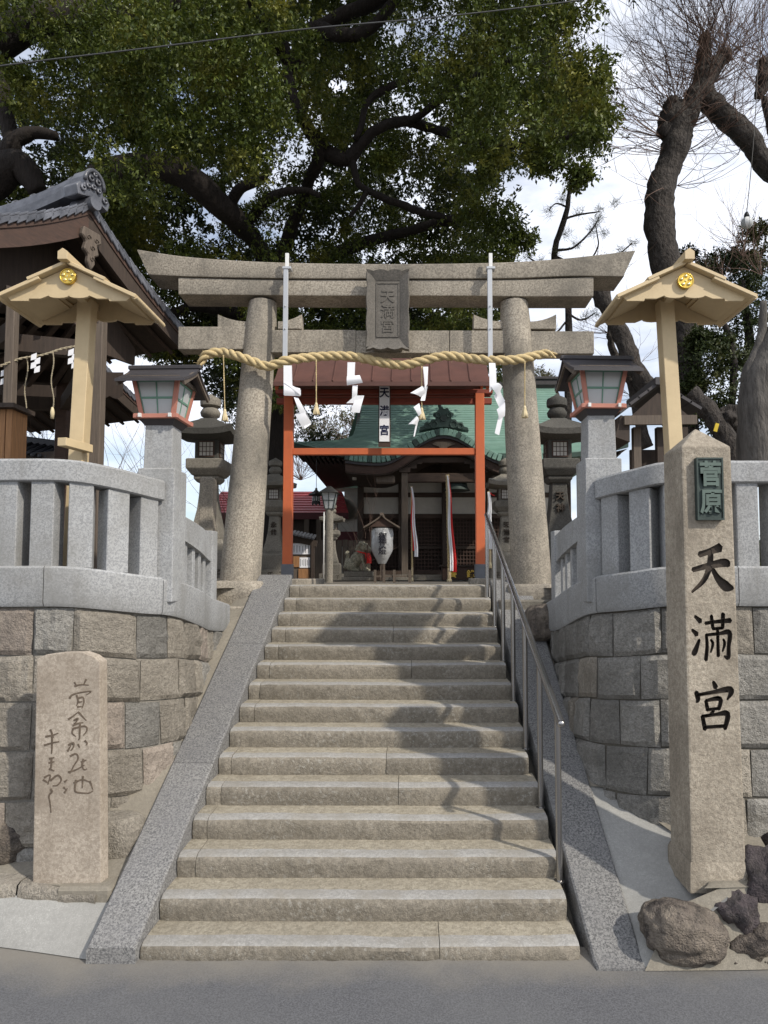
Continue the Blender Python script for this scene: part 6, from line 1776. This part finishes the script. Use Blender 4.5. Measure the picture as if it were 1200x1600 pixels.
def camphor():
    t = thing('camphor_tree', 'huge spreading evergreen camphor tree overhanging the shrine gate', 'tree', tuple(P(428, 905, 17.5)))
    tr = MB()
    limb(tr, [(428, 915, 17.5, 34), (428, 800, 17.5, 27), (430, 700, 17.3, 24), (436, 600, 17, 22), (440, 500, 16.5, 20), (436, 420, 16, 18)], 14)
    tr.build('trunk', M['bark'], t, smooth=True)
    L_ = [
        [(440, 440, 15.5, 13), (405, 385, 14, 13), (360, 335, 12.8, 18), (310, 290, 12.3, 21), (250, 262, 12, 22), (190, 262, 11.8, 20), (140, 288, 11.8, 20), (60, 345, 12, 22), (-60, 380, 12.4, 26)],
        [(352, 330, 12.8, 10), (372, 300, 12.5, 9), (400, 285, 12.3, 7), (420, 268, 12, 5)],
        [(388, 345, 13.4, 8), (420, 312, 13, 8), (460, 300, 13, 6), (500, 306, 13, 4)],
        [(-80, 100, 11, 26), (-20, 70, 11, 28), (45, 38, 11, 26), (110, 22, 11.2, 24), (180, 28, 11.4, 20), (240, 20, 11.6, 14), (300, -20, 12, 10)],
        [(-80, 330, 12, 30), (-20, 285, 12, 30), (30, 262, 12, 24), (60, 300, 12, 14)],
        [(0, 262, 12, 16), (20, 225, 12, 14), (50, 205, 12, 10), (88, 212, 12, 7)],
        [(20, 225, 12, 12), (10, 170, 12, 12), (-10, 90, 12, 14)],
        [(430, 430, 16, 16), (470, 320, 14.5, 8), (498, 245, 13.2, 11), (482, 205, 13, 11), (466, 170, 12.8, 10), (452, 120, 12.8, 8), (444, 70, 12.8, 10)],
        [(452, 105, 12.8, 10), (470, 70, 12.6, 13), (492, 48, 12.6, 13), (530, 58, 12.5, 10), (560, 56, 12.5, 10), (590, 36, 12.5, 9), (615, 5, 12.5, 9), (650, -60, 12.6, 9)],
        [(490, 48, 12.6, 10), (540, 22, 12.6, 12), (600, -5, 12.8, 11), (650, -40, 13, 10)],
        [(488, 208, 13.2, 10), (508, 238, 13.2, 13), (545, 247, 13.2, 12), (567, 222, 13.1, 9), (590, 200, 13, 8), (640, 192, 13, 8), (690, 205, 13, 7), (730, 215, 13, 5)],
        [(550, 250, 13.2, 7), (560, 285, 13.2, 5), (580, 298, 13.2, 5), (610, 315, 13.2, 6), (660, 330, 13.2, 6), (720, 345, 13.2, 4)],
        [(575, 300, 13.2, 4), (560, 320, 13.2, 4), (545, 338, 13.2, 3)],
        [(556, 220, 13, 5), (575, 160, 13, 5), (600, 140, 13, 6), (640, 120, 13, 4)],
        [(640, 192, 13, 6), (700, 150, 12, 6), (780, 100, 11, 5), (860, 60, 10.5, 4)],
        [(690, 205, 13, 6), (780, 230, 12, 5), (860, 220, 11, 4), (930, 200, 10.5, 3)],
        [(436, 480, 16.5, 14), (520, 400, 15, 10), (640, 360, 14, 8), (760, 330, 13, 6)],
        [(436, 520, 16.5, 12), (330, 480, 15.5, 9), (240, 500, 14.5, 6), (190, 540, 14, 4)],
        [(445, 95, 12.8, 9), (420, 40, 12, 9), (380, -20, 11, 9), (330, -120, 10.5, 8)],
    ]
    br = MB()
    for l in L_: limb(br, l, 10)
    br.build('branches', M['bark'], t, smooth=True)
    rg = np.random.RandomState(5)
    pts = []; rad = []
    # image-plane outline of the crown (photograph pixels), filled with clumps at different distances
    rim = [(-400, -500), (925, -500), (928, 60), (948, 110), (962, 180), (955, 235), (925, 255), (912, 290), (868, 262), (800, 262), (770, 285), (815, 330), (828, 360), (815, 400), (800, 430), (835, 560), (800, 600), (520, 610), (470, 660), (400, 690), (370, 640), (300, 590), (215, 560), (185, 590), (150, 560), (100, 500), (-400, 470)]
    def inside(x, y):
        c = False; j = len(rim) - 1
        for i in range(len(rim)):
            xi, yi = rim[i]; xj, yj = rim[j]
            if (yi > y) != (yj > y) and x < (xj - xi) * (y - yi) / (yj - yi) + xi: c = not c
            j = i
        return c
    tries = 0
    def put(x, y, Y, r_):
        p = P(x, y, Y); pts.append(tuple(p)); rad.append(r_)
    while len(pts) < 560 and tries < 12000:
        tries += 1
        x = rg.uniform(-260, 980); y = rg.uniform(-330, 690)
        if not inside(x, y): continue
        if y > 420: Y = rg.uniform(12.5, 17.5)
        elif x < 440 and y < 300 and x > 150: Y = rg.uniform(10.0, 16)
        elif x > 640 and y < 300: Y = rg.uniform(10.3, 15.5)
        else: Y = rg.uniform(12.2, 17.5)
        r_ = rg.uniform(.38, .72)
        # keep clumps inside the outline
        px_r = r_ * F / Y * .75
        if not (inside(x + px_r, y) and inside(x, y + px_r * .8) and inside(x - px_r, y)): continue
        put(x, y, Y, r_)
    # sunny front masses
    for x, y, Y, r_ in ((250, 60, 9.6, .6), (330, 30, 9.5, .6), (400, 30, 9.6, .55), (390, 100, 9.7, .6), (420, 150, 9.7, .5), (350, 150, 9.8, .55), (280, 140, 9.8, .5), (300, 215, 9.9, .42), (390, 200, 9.9, .5), (265, 200, 10, .4), (395, 250, 10, .36), (230, 90, 9.8, .5), (215, 20, 9.8, .6), (350, 90, 9.6, .5),
                       (760, 60, 10, .6), (860, 50, 9.8, .6), (820, 130, 9.7, .65), (900, 140, 9.8, .55), (900, 205, 9.8, .5), (820, 215, 9.8, .55), (760, 160, 10, .5), (730, 230, 10.2, .45), (850, 245, 9.9, .3), (935, 190, 9.9, .3), (800, 20, 9.9, .6), (690, 120, 10.4, .5), (925, 110, 9.9, .3), (890, 10, 9.9, .45), (905, 275, 10, .2), (760, 265, 10.2, .3),
                       (790, 350, 12, .35), (780, 395, 12, .35), (820, 375, 12, .22), (740, 330, 12, .4), (600, 250, 12, .25), (40, 30, 10.4, .6), (100, 10, 10.4, .6), (150, 50, 10.4, .6), (190, 100, 10.4, .5), (0, 10, 10.4, .6), (60, 80, 10.6, .3), (200, 160, 10.5, .5), (440, 20, 10, .5), (470, 60, 11, .3), (40, 150, 11, .5), (20, 110, 11, .3), (110, 130, 11, .5), (150, 60, 10.8, .5)):
        put(x, y, Y, r_)
    gaps = [(32, 78, 42, 20), (140, 240, 14, 10), (190, 236, 20, 12), (322, 268, 26, 11), (378, 300, 28, 22), (345, 320, 14, 8), (530, 133, 20, 16), (450, 70, 10, 14), (70, 214, 26, 18), (20, 255, 10, 6), (520, 228, 12, 6), (330, 330, 30, 8), (500, 285, 26, 12), (440, 100, 12, 8), (735, 262, 14, 12), (550, 225, 10, 7), (265, 62, 8, 6), (620, 65, 10, 6), (725, 145, 9, 6), (340, 345, 20, 5), (560, 250, 8, 8), (515, 370, 12, 6), (715, 260, 8, 4), (480, 30, 10, 5)]
    def keep(sp, rg_):
        x, y = pix(sp); k = np.ones(len(sp), bool)
        for gx, gy, a, b in gaps:
            q = ((x - gx) / a) ** 2 + ((y - gy) / b) ** 2
            k &= q > 1.0 + .25 * rg_.normal(size=len(sp))
        # open pockets where light comes through
        return k
    # unseen clumps added above and right of the view to shade the crown's middle
    for _ in range(150):
        put(rg.uniform(520, 1230), rg.uniform(-520, -110), rg.uniform(9.0, 12), rg.uniform(.5, .85))
    V = leaves(pts, rad, 1050, .078, 3, keep, spr=10)
    mesh_quads('crown', V, t, M['leaf'])
    pts.clear(); rad.clear(); tries = 0
    while len(pts) < 470:
        x = rg.uniform(-300, 960); y = rg.uniform(-330, 680) if rg.rand() < .75 else rg.uniform(400, 620)
        if not inside(x, y): continue
        Y = rg.uniform(16.5, 20.5); r_ = rg.uniform(.6, 1.0); px_r = r_ * F / Y * .8
        if not (inside(x + px_r, y) and inside(x, y + px_r * .8) and inside(x - px_r, y)): continue
        put(x, y, Y, r_)
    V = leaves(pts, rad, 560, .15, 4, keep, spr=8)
    mesh_quads('inner_foliage', V, t, M['leaf_dk'])  # deeper leaves of the same tree coloured darker, standing for shade inside the crown
    return len(V)
camphor()

def tree_leaves(name, label, cat, base, blobs, per, size, mat, trunk=None, seed=1, trunk_mat='bark', group=None, **kw):
    t = thing(name, label, cat, tuple(base), group)
    if trunk:
        mb = MB()
        for l in trunk: limb(mb, l, 8)
        mb.build('trunk', M[trunk_mat], t, smooth=True)
    cs = [tuple(P(a, b, c)) for a, b, c, d in blobs]; rs = [d for a, b, c, d in blobs]
    V = leaves(cs, rs, per, size, seed, **kw)
    mesh_quads('foliage', V, t, mat)
    return t
tree_leaves('evergreen_shrub', 'dark green bushy evergreen between the gnarled trunk and the smooth trunk', 'shrub', P(1120, 700, 11.5),
            [(1105, 560, 11.5, .45), (1130, 610, 11.5, .5), (1100, 640, 11.5, .35), (1085, 600, 11.5, .2), (1150, 560, 11.7, .3), (1095, 530, 11.6, .22), (1128, 535, 11.6, .16), (1140, 660, 11.6, .4), (1172, 690, 11.6, .3)], 1500, .075, M['leaf_dk'],
            trunk=[[(1135, 720, 11.5, 5), (1140, 640, 11.5, 6), (1148, 580, 11.5, 6), (1140, 530, 11.5, 5), (1130, 500, 11.5, 4)]], seed=21)
tree_leaves('evergreen_tree', 'evergreen tree filling the right edge above the smooth trunk', 'tree', P(1190, 700, 12.5),
            [(1150, 490, 12.5, .5), (1185, 520, 12.5, .5), (1190, 450, 12.5, .5), (1125, 480, 12.5, .3), (1165, 430, 12.8, .4), (1100, 430, 13, .35), (1075, 400, 13, .14), (1120, 410, 13, .3), (1195, 400, 13, .4), (1215, 560, 12.5, .5), (1160, 400, 13, .3), (1250, 480, 12.5, .7), (1180, 360, 13, .25)], 1300, .075, M['leaf_dk'],
            trunk=[[(1178, 720, 12.5, 10), (1180, 600, 12.5, 8), (1170, 520, 12.5, 7), (1160, 440, 12.5, 5)]], seed=22)
tree_leaves('background_tree', 'pale olive tree seen through the vermilion gate left of the green roof', 'tree', P(540, 880, 34),
            [(520, 668, 34, .8), (545, 650, 34, .7), (505, 690, 34, .8), (535, 690, 34, .9), (490, 670, 34, .5), (560, 665, 34, .6)], 700, .13, M['leaf_pale'], trunk=[[(535, 880, 34, 4), (530, 760, 34, 4), (528, 680, 34, 3)]], seed=23)
tree_leaves('background_tree', 'dark evergreen far behind the left torii column and lanterns', 'tree', P(400, 880, 24),
            [(390, 650, 24, .9), (430, 670, 24, 1.0), (470, 690, 24, .8), (370, 620, 24, .8), (480, 640, 24, .7), (510, 690, 24, .6), (410, 720, 24, .8), (440, 620, 24, .9)], 1100, .11, M['leaf_dk'], trunk=[[(415, 900, 24, 9), (415, 800, 24, 9), (418, 700, 24, 8)]], seed=24)
tree_leaves('background_tree', 'small green treetop above the hall roof right of the torii column', 'tree', P(845, 760, 32),
            [(840, 585, 32, .5), (855, 592, 32, .4), (833, 600, 32, .5), (948, 665, 32, .35), (948, 690, 32, .5)], 600, .12, M['leaf_pale'], trunk=[[(845, 800, 32, 4), (843, 620, 32, 4)]], seed=25)

t = thing('boundary_wall', 'long dark boundary wall closing the precinct far behind', 'wall', (0, 34, 2.17))
MB().box((-19, 34, 3.0), (30, .3, 1.9)).box((19, 34, 3.0), (26, .3, 1.9)).build('wall_face', M['wood_dk'], t)
MB().box((-19, 34, 4.0), (30.2, .6, .12)).box((19, 34, 4.0), (26.2, .6, .12)).build('wall_cap', M['tile_dk'], t)
tree_leaves('hedge', 'clipped dark hedge behind the right fence and the notice hut', 'hedge', P(1060, 880, 12.2),
            [(x, 872 - (x % 3) * 4, 12.2, .42) for x in range(945, 1290, 26)], 900, .07, M['leaf_dk'], seed=31)
tree_leaves('hedge', 'dark hedge behind the left fence and pavilion', 'hedge', P(150, 880, 12.2),
            [(x, 866 - (x % 3) * 5, 11.4, .42) for x in range(-120, 330, 26)], 900, .07, M['leaf_dk'], seed=32)
# pollarded tree with dense bare shoots
def shoots(mb, starts, rg, length, up=(0, 0, 1), spread=.9, r0=.012, kids=4, nseg=7, lean=None):
    for (p, n) in starts:
        for _ in range(n):
            d = Vector((rg.gauss(0, spread), rg.gauss(0, spread * .7), abs(rg.gauss(.8, .5)))).normalized()
            if lean: d = (d + Vector(lean)).normalized()
            L_ = length * rg.uniform(.45, 1.25); q = Vector(p); path = [q.copy()]; dd = d.copy()
            for k in range(nseg):
                dd = (dd + Vector((rg.gauss(0, .15), rg.gauss(0, .15), rg.gauss(.09, .10)))).normalized(); q = q + dd * L_ / nseg; path.append(q.copy())
            mb.tube(path, [r0 * (1 - .82 * k / nseg) for k in range(nseg + 1)], 3, caps=False)
            for _k in range(kids):
                j = rg.randrange(1, nseg); b = path[j]; d2 = (dd + Vector((rg.gauss(0, .6), rg.gauss(0, .5), rg.gauss(.1, .5)))).normalized()
                l2 = L_ * rg.uniform(.18, .5); pp2 = [b]; 
                for m_ in range(4):
                    d2 = (d2 + Vector((rg.gauss(0, .14), rg.gauss(0, .14), .05))).normalized(); pp2.append(pp2[-1] + d2 * l2 / 4)
                mb.tube(pp2, [r0 * .45, r0 * .38, r0 * .3, r0 * .22, r0 * .14], 3, caps=False)
def pollard():
    rg = random.Random(12); Y = 12
    t = thing('pollarded_tree', 'gnarled pollarded tree with a haze of bare shoots at the right', 'tree', tuple(P(1068, 720, Y)))
    mb = MB()
    limb(mb, [(1072, 740, Y, 26), (1068, 660, Y, 22), (1068, 590, Y, 22), (1074, 520, Y, 24), (1060, 470, Y, 24), (1042, 420, Y, 23), (1032, 360, Y, 23), (1030, 315, Y, 23), (1038, 275, Y, 20), (1052, 240, Y, 20), (1058, 212, Y, 24), (1054, 185, Y, 26), (1056, 160, Y, 14)], 16, wob=.04, lump=.16)
    limb(mb, [(1058, 195, Y, 18), (1078, 170, Y, 18), (1096, 142, Y, 18), (1108, 115, Y, 15), (1128, 90, Y, 11), (1135, 82, Y, 8)], 12, wob=.05, lump=.25)
    limb(mb, [(1090, 150, Y, 12), (1096, 100, Y, 11), (1100, 65, Y, 10)], 10, lump=.4)
    limb(mb, [(1096, 145, Y, 15), (1112, 165, Y, 17), (1134, 188, Y, 18), (1162, 216, Y, 17), (1200, 256, Y, 17), (1260, 300, Y, 20)], 12, wob=.08, lump=.2)
    limb(mb, [(1060, 670, Y, 16), (1030, 630, Y - .3, 16), (1000, 585, Y - .3, 15), (972, 535, Y - .3, 14), (950, 490, Y - .3, 13), (936, 455, Y - .3, 14), (930, 445, Y - .3, 12)], 12, wob=.08, lump=.25)
    limb(mb, [(1010, 700, Y, 9), (990, 620, Y, 9), (975, 575, Y, 7), (955, 540, Y, 5), (945, 500, Y, 4)], 8, wob=.08)
    limb(mb, [(1188, 150, Y, 7), (1196, 120, Y, 13), (1190, 95, Y, 9)], 10, lump=.3)
    limb(mb, [(1196, 150, Y, 6), (1215, 240, Y, 7), (1260, 330, Y, 8)], 8)
    # knobs
    for px_, py, r_ in ((1040, 205, 14), (1075, 190, 16), (1050, 165, 14), (1112, 108, 13), (1084, 150, 14), (940, 455, 15), (1045, 175, 12), (1070, 215, 12), (1100, 62, 11), (1132, 86, 11)):
        c = P(px_, py, Y - .05); rr_ = r_ * Y / F
        bm = bmesh.new(); bmesh.ops.create_icosphere(bm, subdivisions=2, radius=rr_)
        base = len(mb.v)
        for v in bm.verts:
            q = v.co * (1 + .35 * noise.noise(v.co * 9 + c)); mb.v.append(tuple(q + c))
        for f in bm.faces: mb.f.append(tuple(base + v.index for v in f.verts)); mb.m.append(0)
        bm.free()
    for i, v in enumerate(mb.v):
        v = Vector(v); mb.v[i] = tuple(v + noise.noise_vector(v * 4) * .03 + noise.noise_vector(v * 11) * .03 + noise.noise_vector(v * 23) * .012)
    mb.build('trunk', M['bark_grey'], t, smooth=True)
    tw = MB()
    S = lambda a, b, n: (tuple(P(a, b, Y + rg.uniform(-.15, .15))), n)
    ss = []
    for a, b, n, j in ((1044, 190, 34, 16), (1060, 165, 36, 18), (1098, 135, 30, 18), (1115, 105, 32, 16), (1130, 86, 24, 10), (1100, 62, 20, 10), (1135, 185, 14, 22), (1192, 100, 26, 14), (1200, 135, 14, 14), (1162, 216, 8, 12)):
        for _ in range(n): ss.append(S(a + rg.gauss(0, j * .6), b + rg.gauss(0, j * .6), 1))
    shoots(tw, ss, rg, 2.7, r0=.0085, spread=1.35, kids=7)
    shoots(tw, [S(1036, 215, 16), S(1045, 240, 8), S(1040, 300, 4)], rg, 2.9, r0=.008, lean=(-1.3, 0, -.4))
    shoots(tw, [S(1062, 200, 12), S(1066, 240, 6), S(1058, 290, 4)], rg, 2.6, r0=.008, lean=(1.3, 0, -.4))
    shoots(tw, [S(938, 450, 10), S(965, 530, 8), S(985, 590, 6)], rg, 1.0, r0=.007, lean=(-.3, 0, 0))
    shoots(tw, [S(950, 520, 6), S(990, 620, 6)], rg, .9, r0=.006, lean=(-1.2, 0, -.6))
    shoots(tw, [S(1160, 400, 12), S(1130, 440, 10), S(1190, 430, 12), S(1160, 380, 10), S(1110, 470, 6)], rg, 1.1, r0=.007, lean=(-.2, 0, .2))
    tw.build('bare_shoots', M['twig'], t, kind='stuff')
pollard()
t = thing('smooth_trunk_tree', 'thick smooth grey trunk behind the fence at the right edge', 'tree', tuple(P(1185, 720, 8.6)))
mb = MB(); Y = 8.6
limb(mb, [(1192, 760, Y, 38), (1188, 690, Y, 34), (1187, 630, Y, 33), (1192, 590, Y, 32), (1212, 545, Y, 28), (1240, 490, Y, 22), (1280, 420, Y, 18)], 18, wob=.03, lump=.08)
limb(mb, [(1178, 605, Y, 20), (1170, 580, Y, 14), (1176, 556, Y, 9), (1190, 520, Y, 7), (1196, 470, Y, 5)], 10, lump=.15)
mb.build('trunk', M['bark_smooth'], t, smooth=True)
t = thing('leaning_trunk', 'fallen leaning grey trunk marked with a yellow tag behind the tall pillar', 'tree trunk', tuple(P(1150, 720, 9.6)))
mb = MB(); limb(mb, [(1075, 615, 10, 12), (1100, 640, 9.9, 14), (1125, 665, 9.8, 15), (1145, 700, 9.7, 17), (1160, 760, 9.6, 20)], 12, wob=.08, lump=.3)
mb.build('trunk', M['bark_grey'], t, smooth=True)
p = P(1119, 668, 9.4); m_y = plain('yellow tag', (.75, .55, .04), .5)
MB().box((p.x, p.y, p.z), (.05, .02, .12), ry=.3).build('yellow_tag', m_y, t)
rock('boulder', 'round dark burl or rock between the leaning and smooth trunks', P(1140, 655, 9.9), (.2, .2, .2), M['bark_grey'], 90, amp=.4)

# pine behind the torii
def pine():
    rg = random.Random(4); Y = 14
    t = thing('pine_tree', 'thin young pine with sparse needle tufts behind the right end of the torii', 'tree', tuple(P(888, 760, Y)))
    mb = MB()
    limb(mb, [(886, 760, Y, 6), (888, 600, Y, 6), (888, 480, Y, 5.5), (866, 408, Y, 5), (880, 350, Y, 4.5), (888, 310, Y, 3.5), (893, 285, Y, 2)], 8, wob=.05)
    brs = [[(880, 345, Y, 2.2), (905, 335, Y, 1.6), (935, 330, Y, 1)], [(872, 390, Y, 2.4), (900, 385, Y, 1.8), (925, 360, Y, 1.4), (935, 340, Y, .8)], [(866, 408, Y, 2.2), (840, 410, Y, 1.6), (825, 400, Y, 1)],
           [(870, 400, Y, 2.4), (910, 415, Y, 2), (950, 405, Y, 1.6), (990, 380, Y, 1)], [(884, 325, Y, 1.8), (868, 320, Y, 1.2), (858, 330, Y, .8)], [(925, 405, Y, 1.4), (935, 380, Y, 1.2), (930, 350, Y, .8)], [(888, 500, Y, 2), (870, 520, Y, 1.4), (850, 515, Y, 1)], [(888, 490, Y, 2), (910, 500, Y, 1.5), (930, 490, Y, 1)]]
    for b in brs: limb(mb, b, 5, wob=.04)
    mb.build('trunk', M['bark_grey'], t, smooth=True)
    nq = []
    ends = [(935, 330), (905, 333), (935, 342), (925, 362), (900, 384), (825, 400), (845, 409), (868, 395), (858, 330), (990, 380), (950, 405), (970, 393), (930, 350), (893, 290), (880, 312), (912, 414), (850, 515), (862, 518), (930, 490), (915, 497), (945, 365), (885, 365), (960, 318), (905, 415), (975, 410)]
    for a, b in ends:
        c = P(a, b, Y + rg.uniform(-.2, .2))
        for _ in range(85):
            d = Vector((rg.gauss(0, 1), rg.gauss(0, 1), rg.gauss(.35, .8))).normalized(); L_ = rg.uniform(.10, .19); s = d.cross(Vector((rg.gauss(0, 1), rg.gauss(0, 1), rg.gauss(0, 1)))).normalized() * .0035
            c2 = c + Vector((rg.gauss(0, .05), rg.gauss(0, .05), rg.gauss(0, .05)))
            nq.append([tuple(c2 - s), tuple(c2 + s), tuple(c2 + d * L_ + s * .3), tuple(c2 + d * L_ - s * .3)])
    mesh_quads('needles', np.array(nq), t, M['needle'])
pine()
def bush(label, base, starts, L_, seed, lean=None, spread=.5, mat='twig', r0=.006):
    rg = random.Random(seed); t = thing('bare_bush', label, 'bush', tuple(base)); mb = MB()
    shoots(mb, [(tuple(P(a, b, c)), n) for a, b, c, n in starts], rg, L_, spread=spread, r0=r0, lean=lean, kids=2)
    mb.build('bare_twigs', M[mat], t, kind='stuff')
bush('bare thin-stemmed bush seen through the pavilion opening', P(65, 760, 13), [(60, 720, 13, 16), (70, 730, 13, 12), (90, 720, 13, 10)], 1.5, 5, spread=.6)
bush('bare thin-stemmed bush between the pavilion and the left pillar lamp', P(215, 800, 13), [(230, 780, 13, 14), (170, 770, 13, 8), (250, 770, 13, 8)], 2.0, 6, spread=.5)
bush('bare twiggy tree seen right of the blackened left lantern', P(365, 860, 20), [(355, 830, 20, 20), (372, 800, 20, 14)], 2.4, 7, spread=.4, r0=.01)
bush('bare grey-brown tree left of the green roof through the vermilion gate', P(545, 860, 30), [(550, 720, 30, 30), (530, 720, 30, 20), (570, 720, 30, 16), (500, 740, 30, 24), (470, 750, 30, 24)], 3.2, 8, spread=.7, r0=.015)
bush('leafless twigs beside the paper lantern roof', P(560, 905, 14.8), [(572, 880, 14.8, 12)], 1.5, 9, spread=.3)

# hanging ball lamp and cables
t = thing('ball_lamp', 'round white globe lamp hanging on a cable among the bare shoots', 'lamp', tuple(P(1167, 357, 11)))
c = P(1167, 348, 11); r_ = .098
for k in range(8):
    rows = []
    for i in range(9):
        th = math.pi * i / 8; rows.append([(c.x + r_ * math.sin(th) * math.cos(2 * math.pi * (k + u) / 8), c.y + r_ * math.sin(th) * math.sin(2 * math.pi * (k + u) / 8), c.z + r_ * math.cos(th)) for u in (.04, .5, .96)])
    MB().grid(rows).build('globe_panel', M['alu_w'] if k % 2 else M['frost'], t, smooth=True)
bm = MB(); bm.lathe((c.x, c.y, c.z - r_ * .92), [(.03, 0)] + [(r_ * .985 * math.sin(math.pi * i / 8), r_ * .92 - r_ * .985 * math.cos(math.pi * i / 8)) for i in range(1, 8)], n=16); bm.build('globe_core', M['grey_paint'], t, smooth=True)
MB().lathe((c.x, c.y, c.z + r_ * .85), [(.05, 0), (.04, .06), (.02, .1)], n=10).build('lamp_cap', M['black'], t, smooth=True)
q = P(1182, 150, 11); q2 = P(1190, -60, 11)
MB().tube(catmull([c + Vector((0, 0, .17)), P(1174, 260, 11), q, q2], 8), .007, 5).build('cable', M['black'], t)
o = MB().tube(catmull([P(-300, 146, 6.0), P(0, 103, 6.2), P(240, 74, 6.4), P(480, 45, 6.6), P(700, 25, 6.8), P(930, -3, 7.0), P(1250, -50, 7.3)], 10), .0065, 6).build('power_line', M['cable'], smooth=True)
tag(o, 'thin dull power line crossing the top of the view before the leaves', 'cable')
bpy.context.view_layer.update()
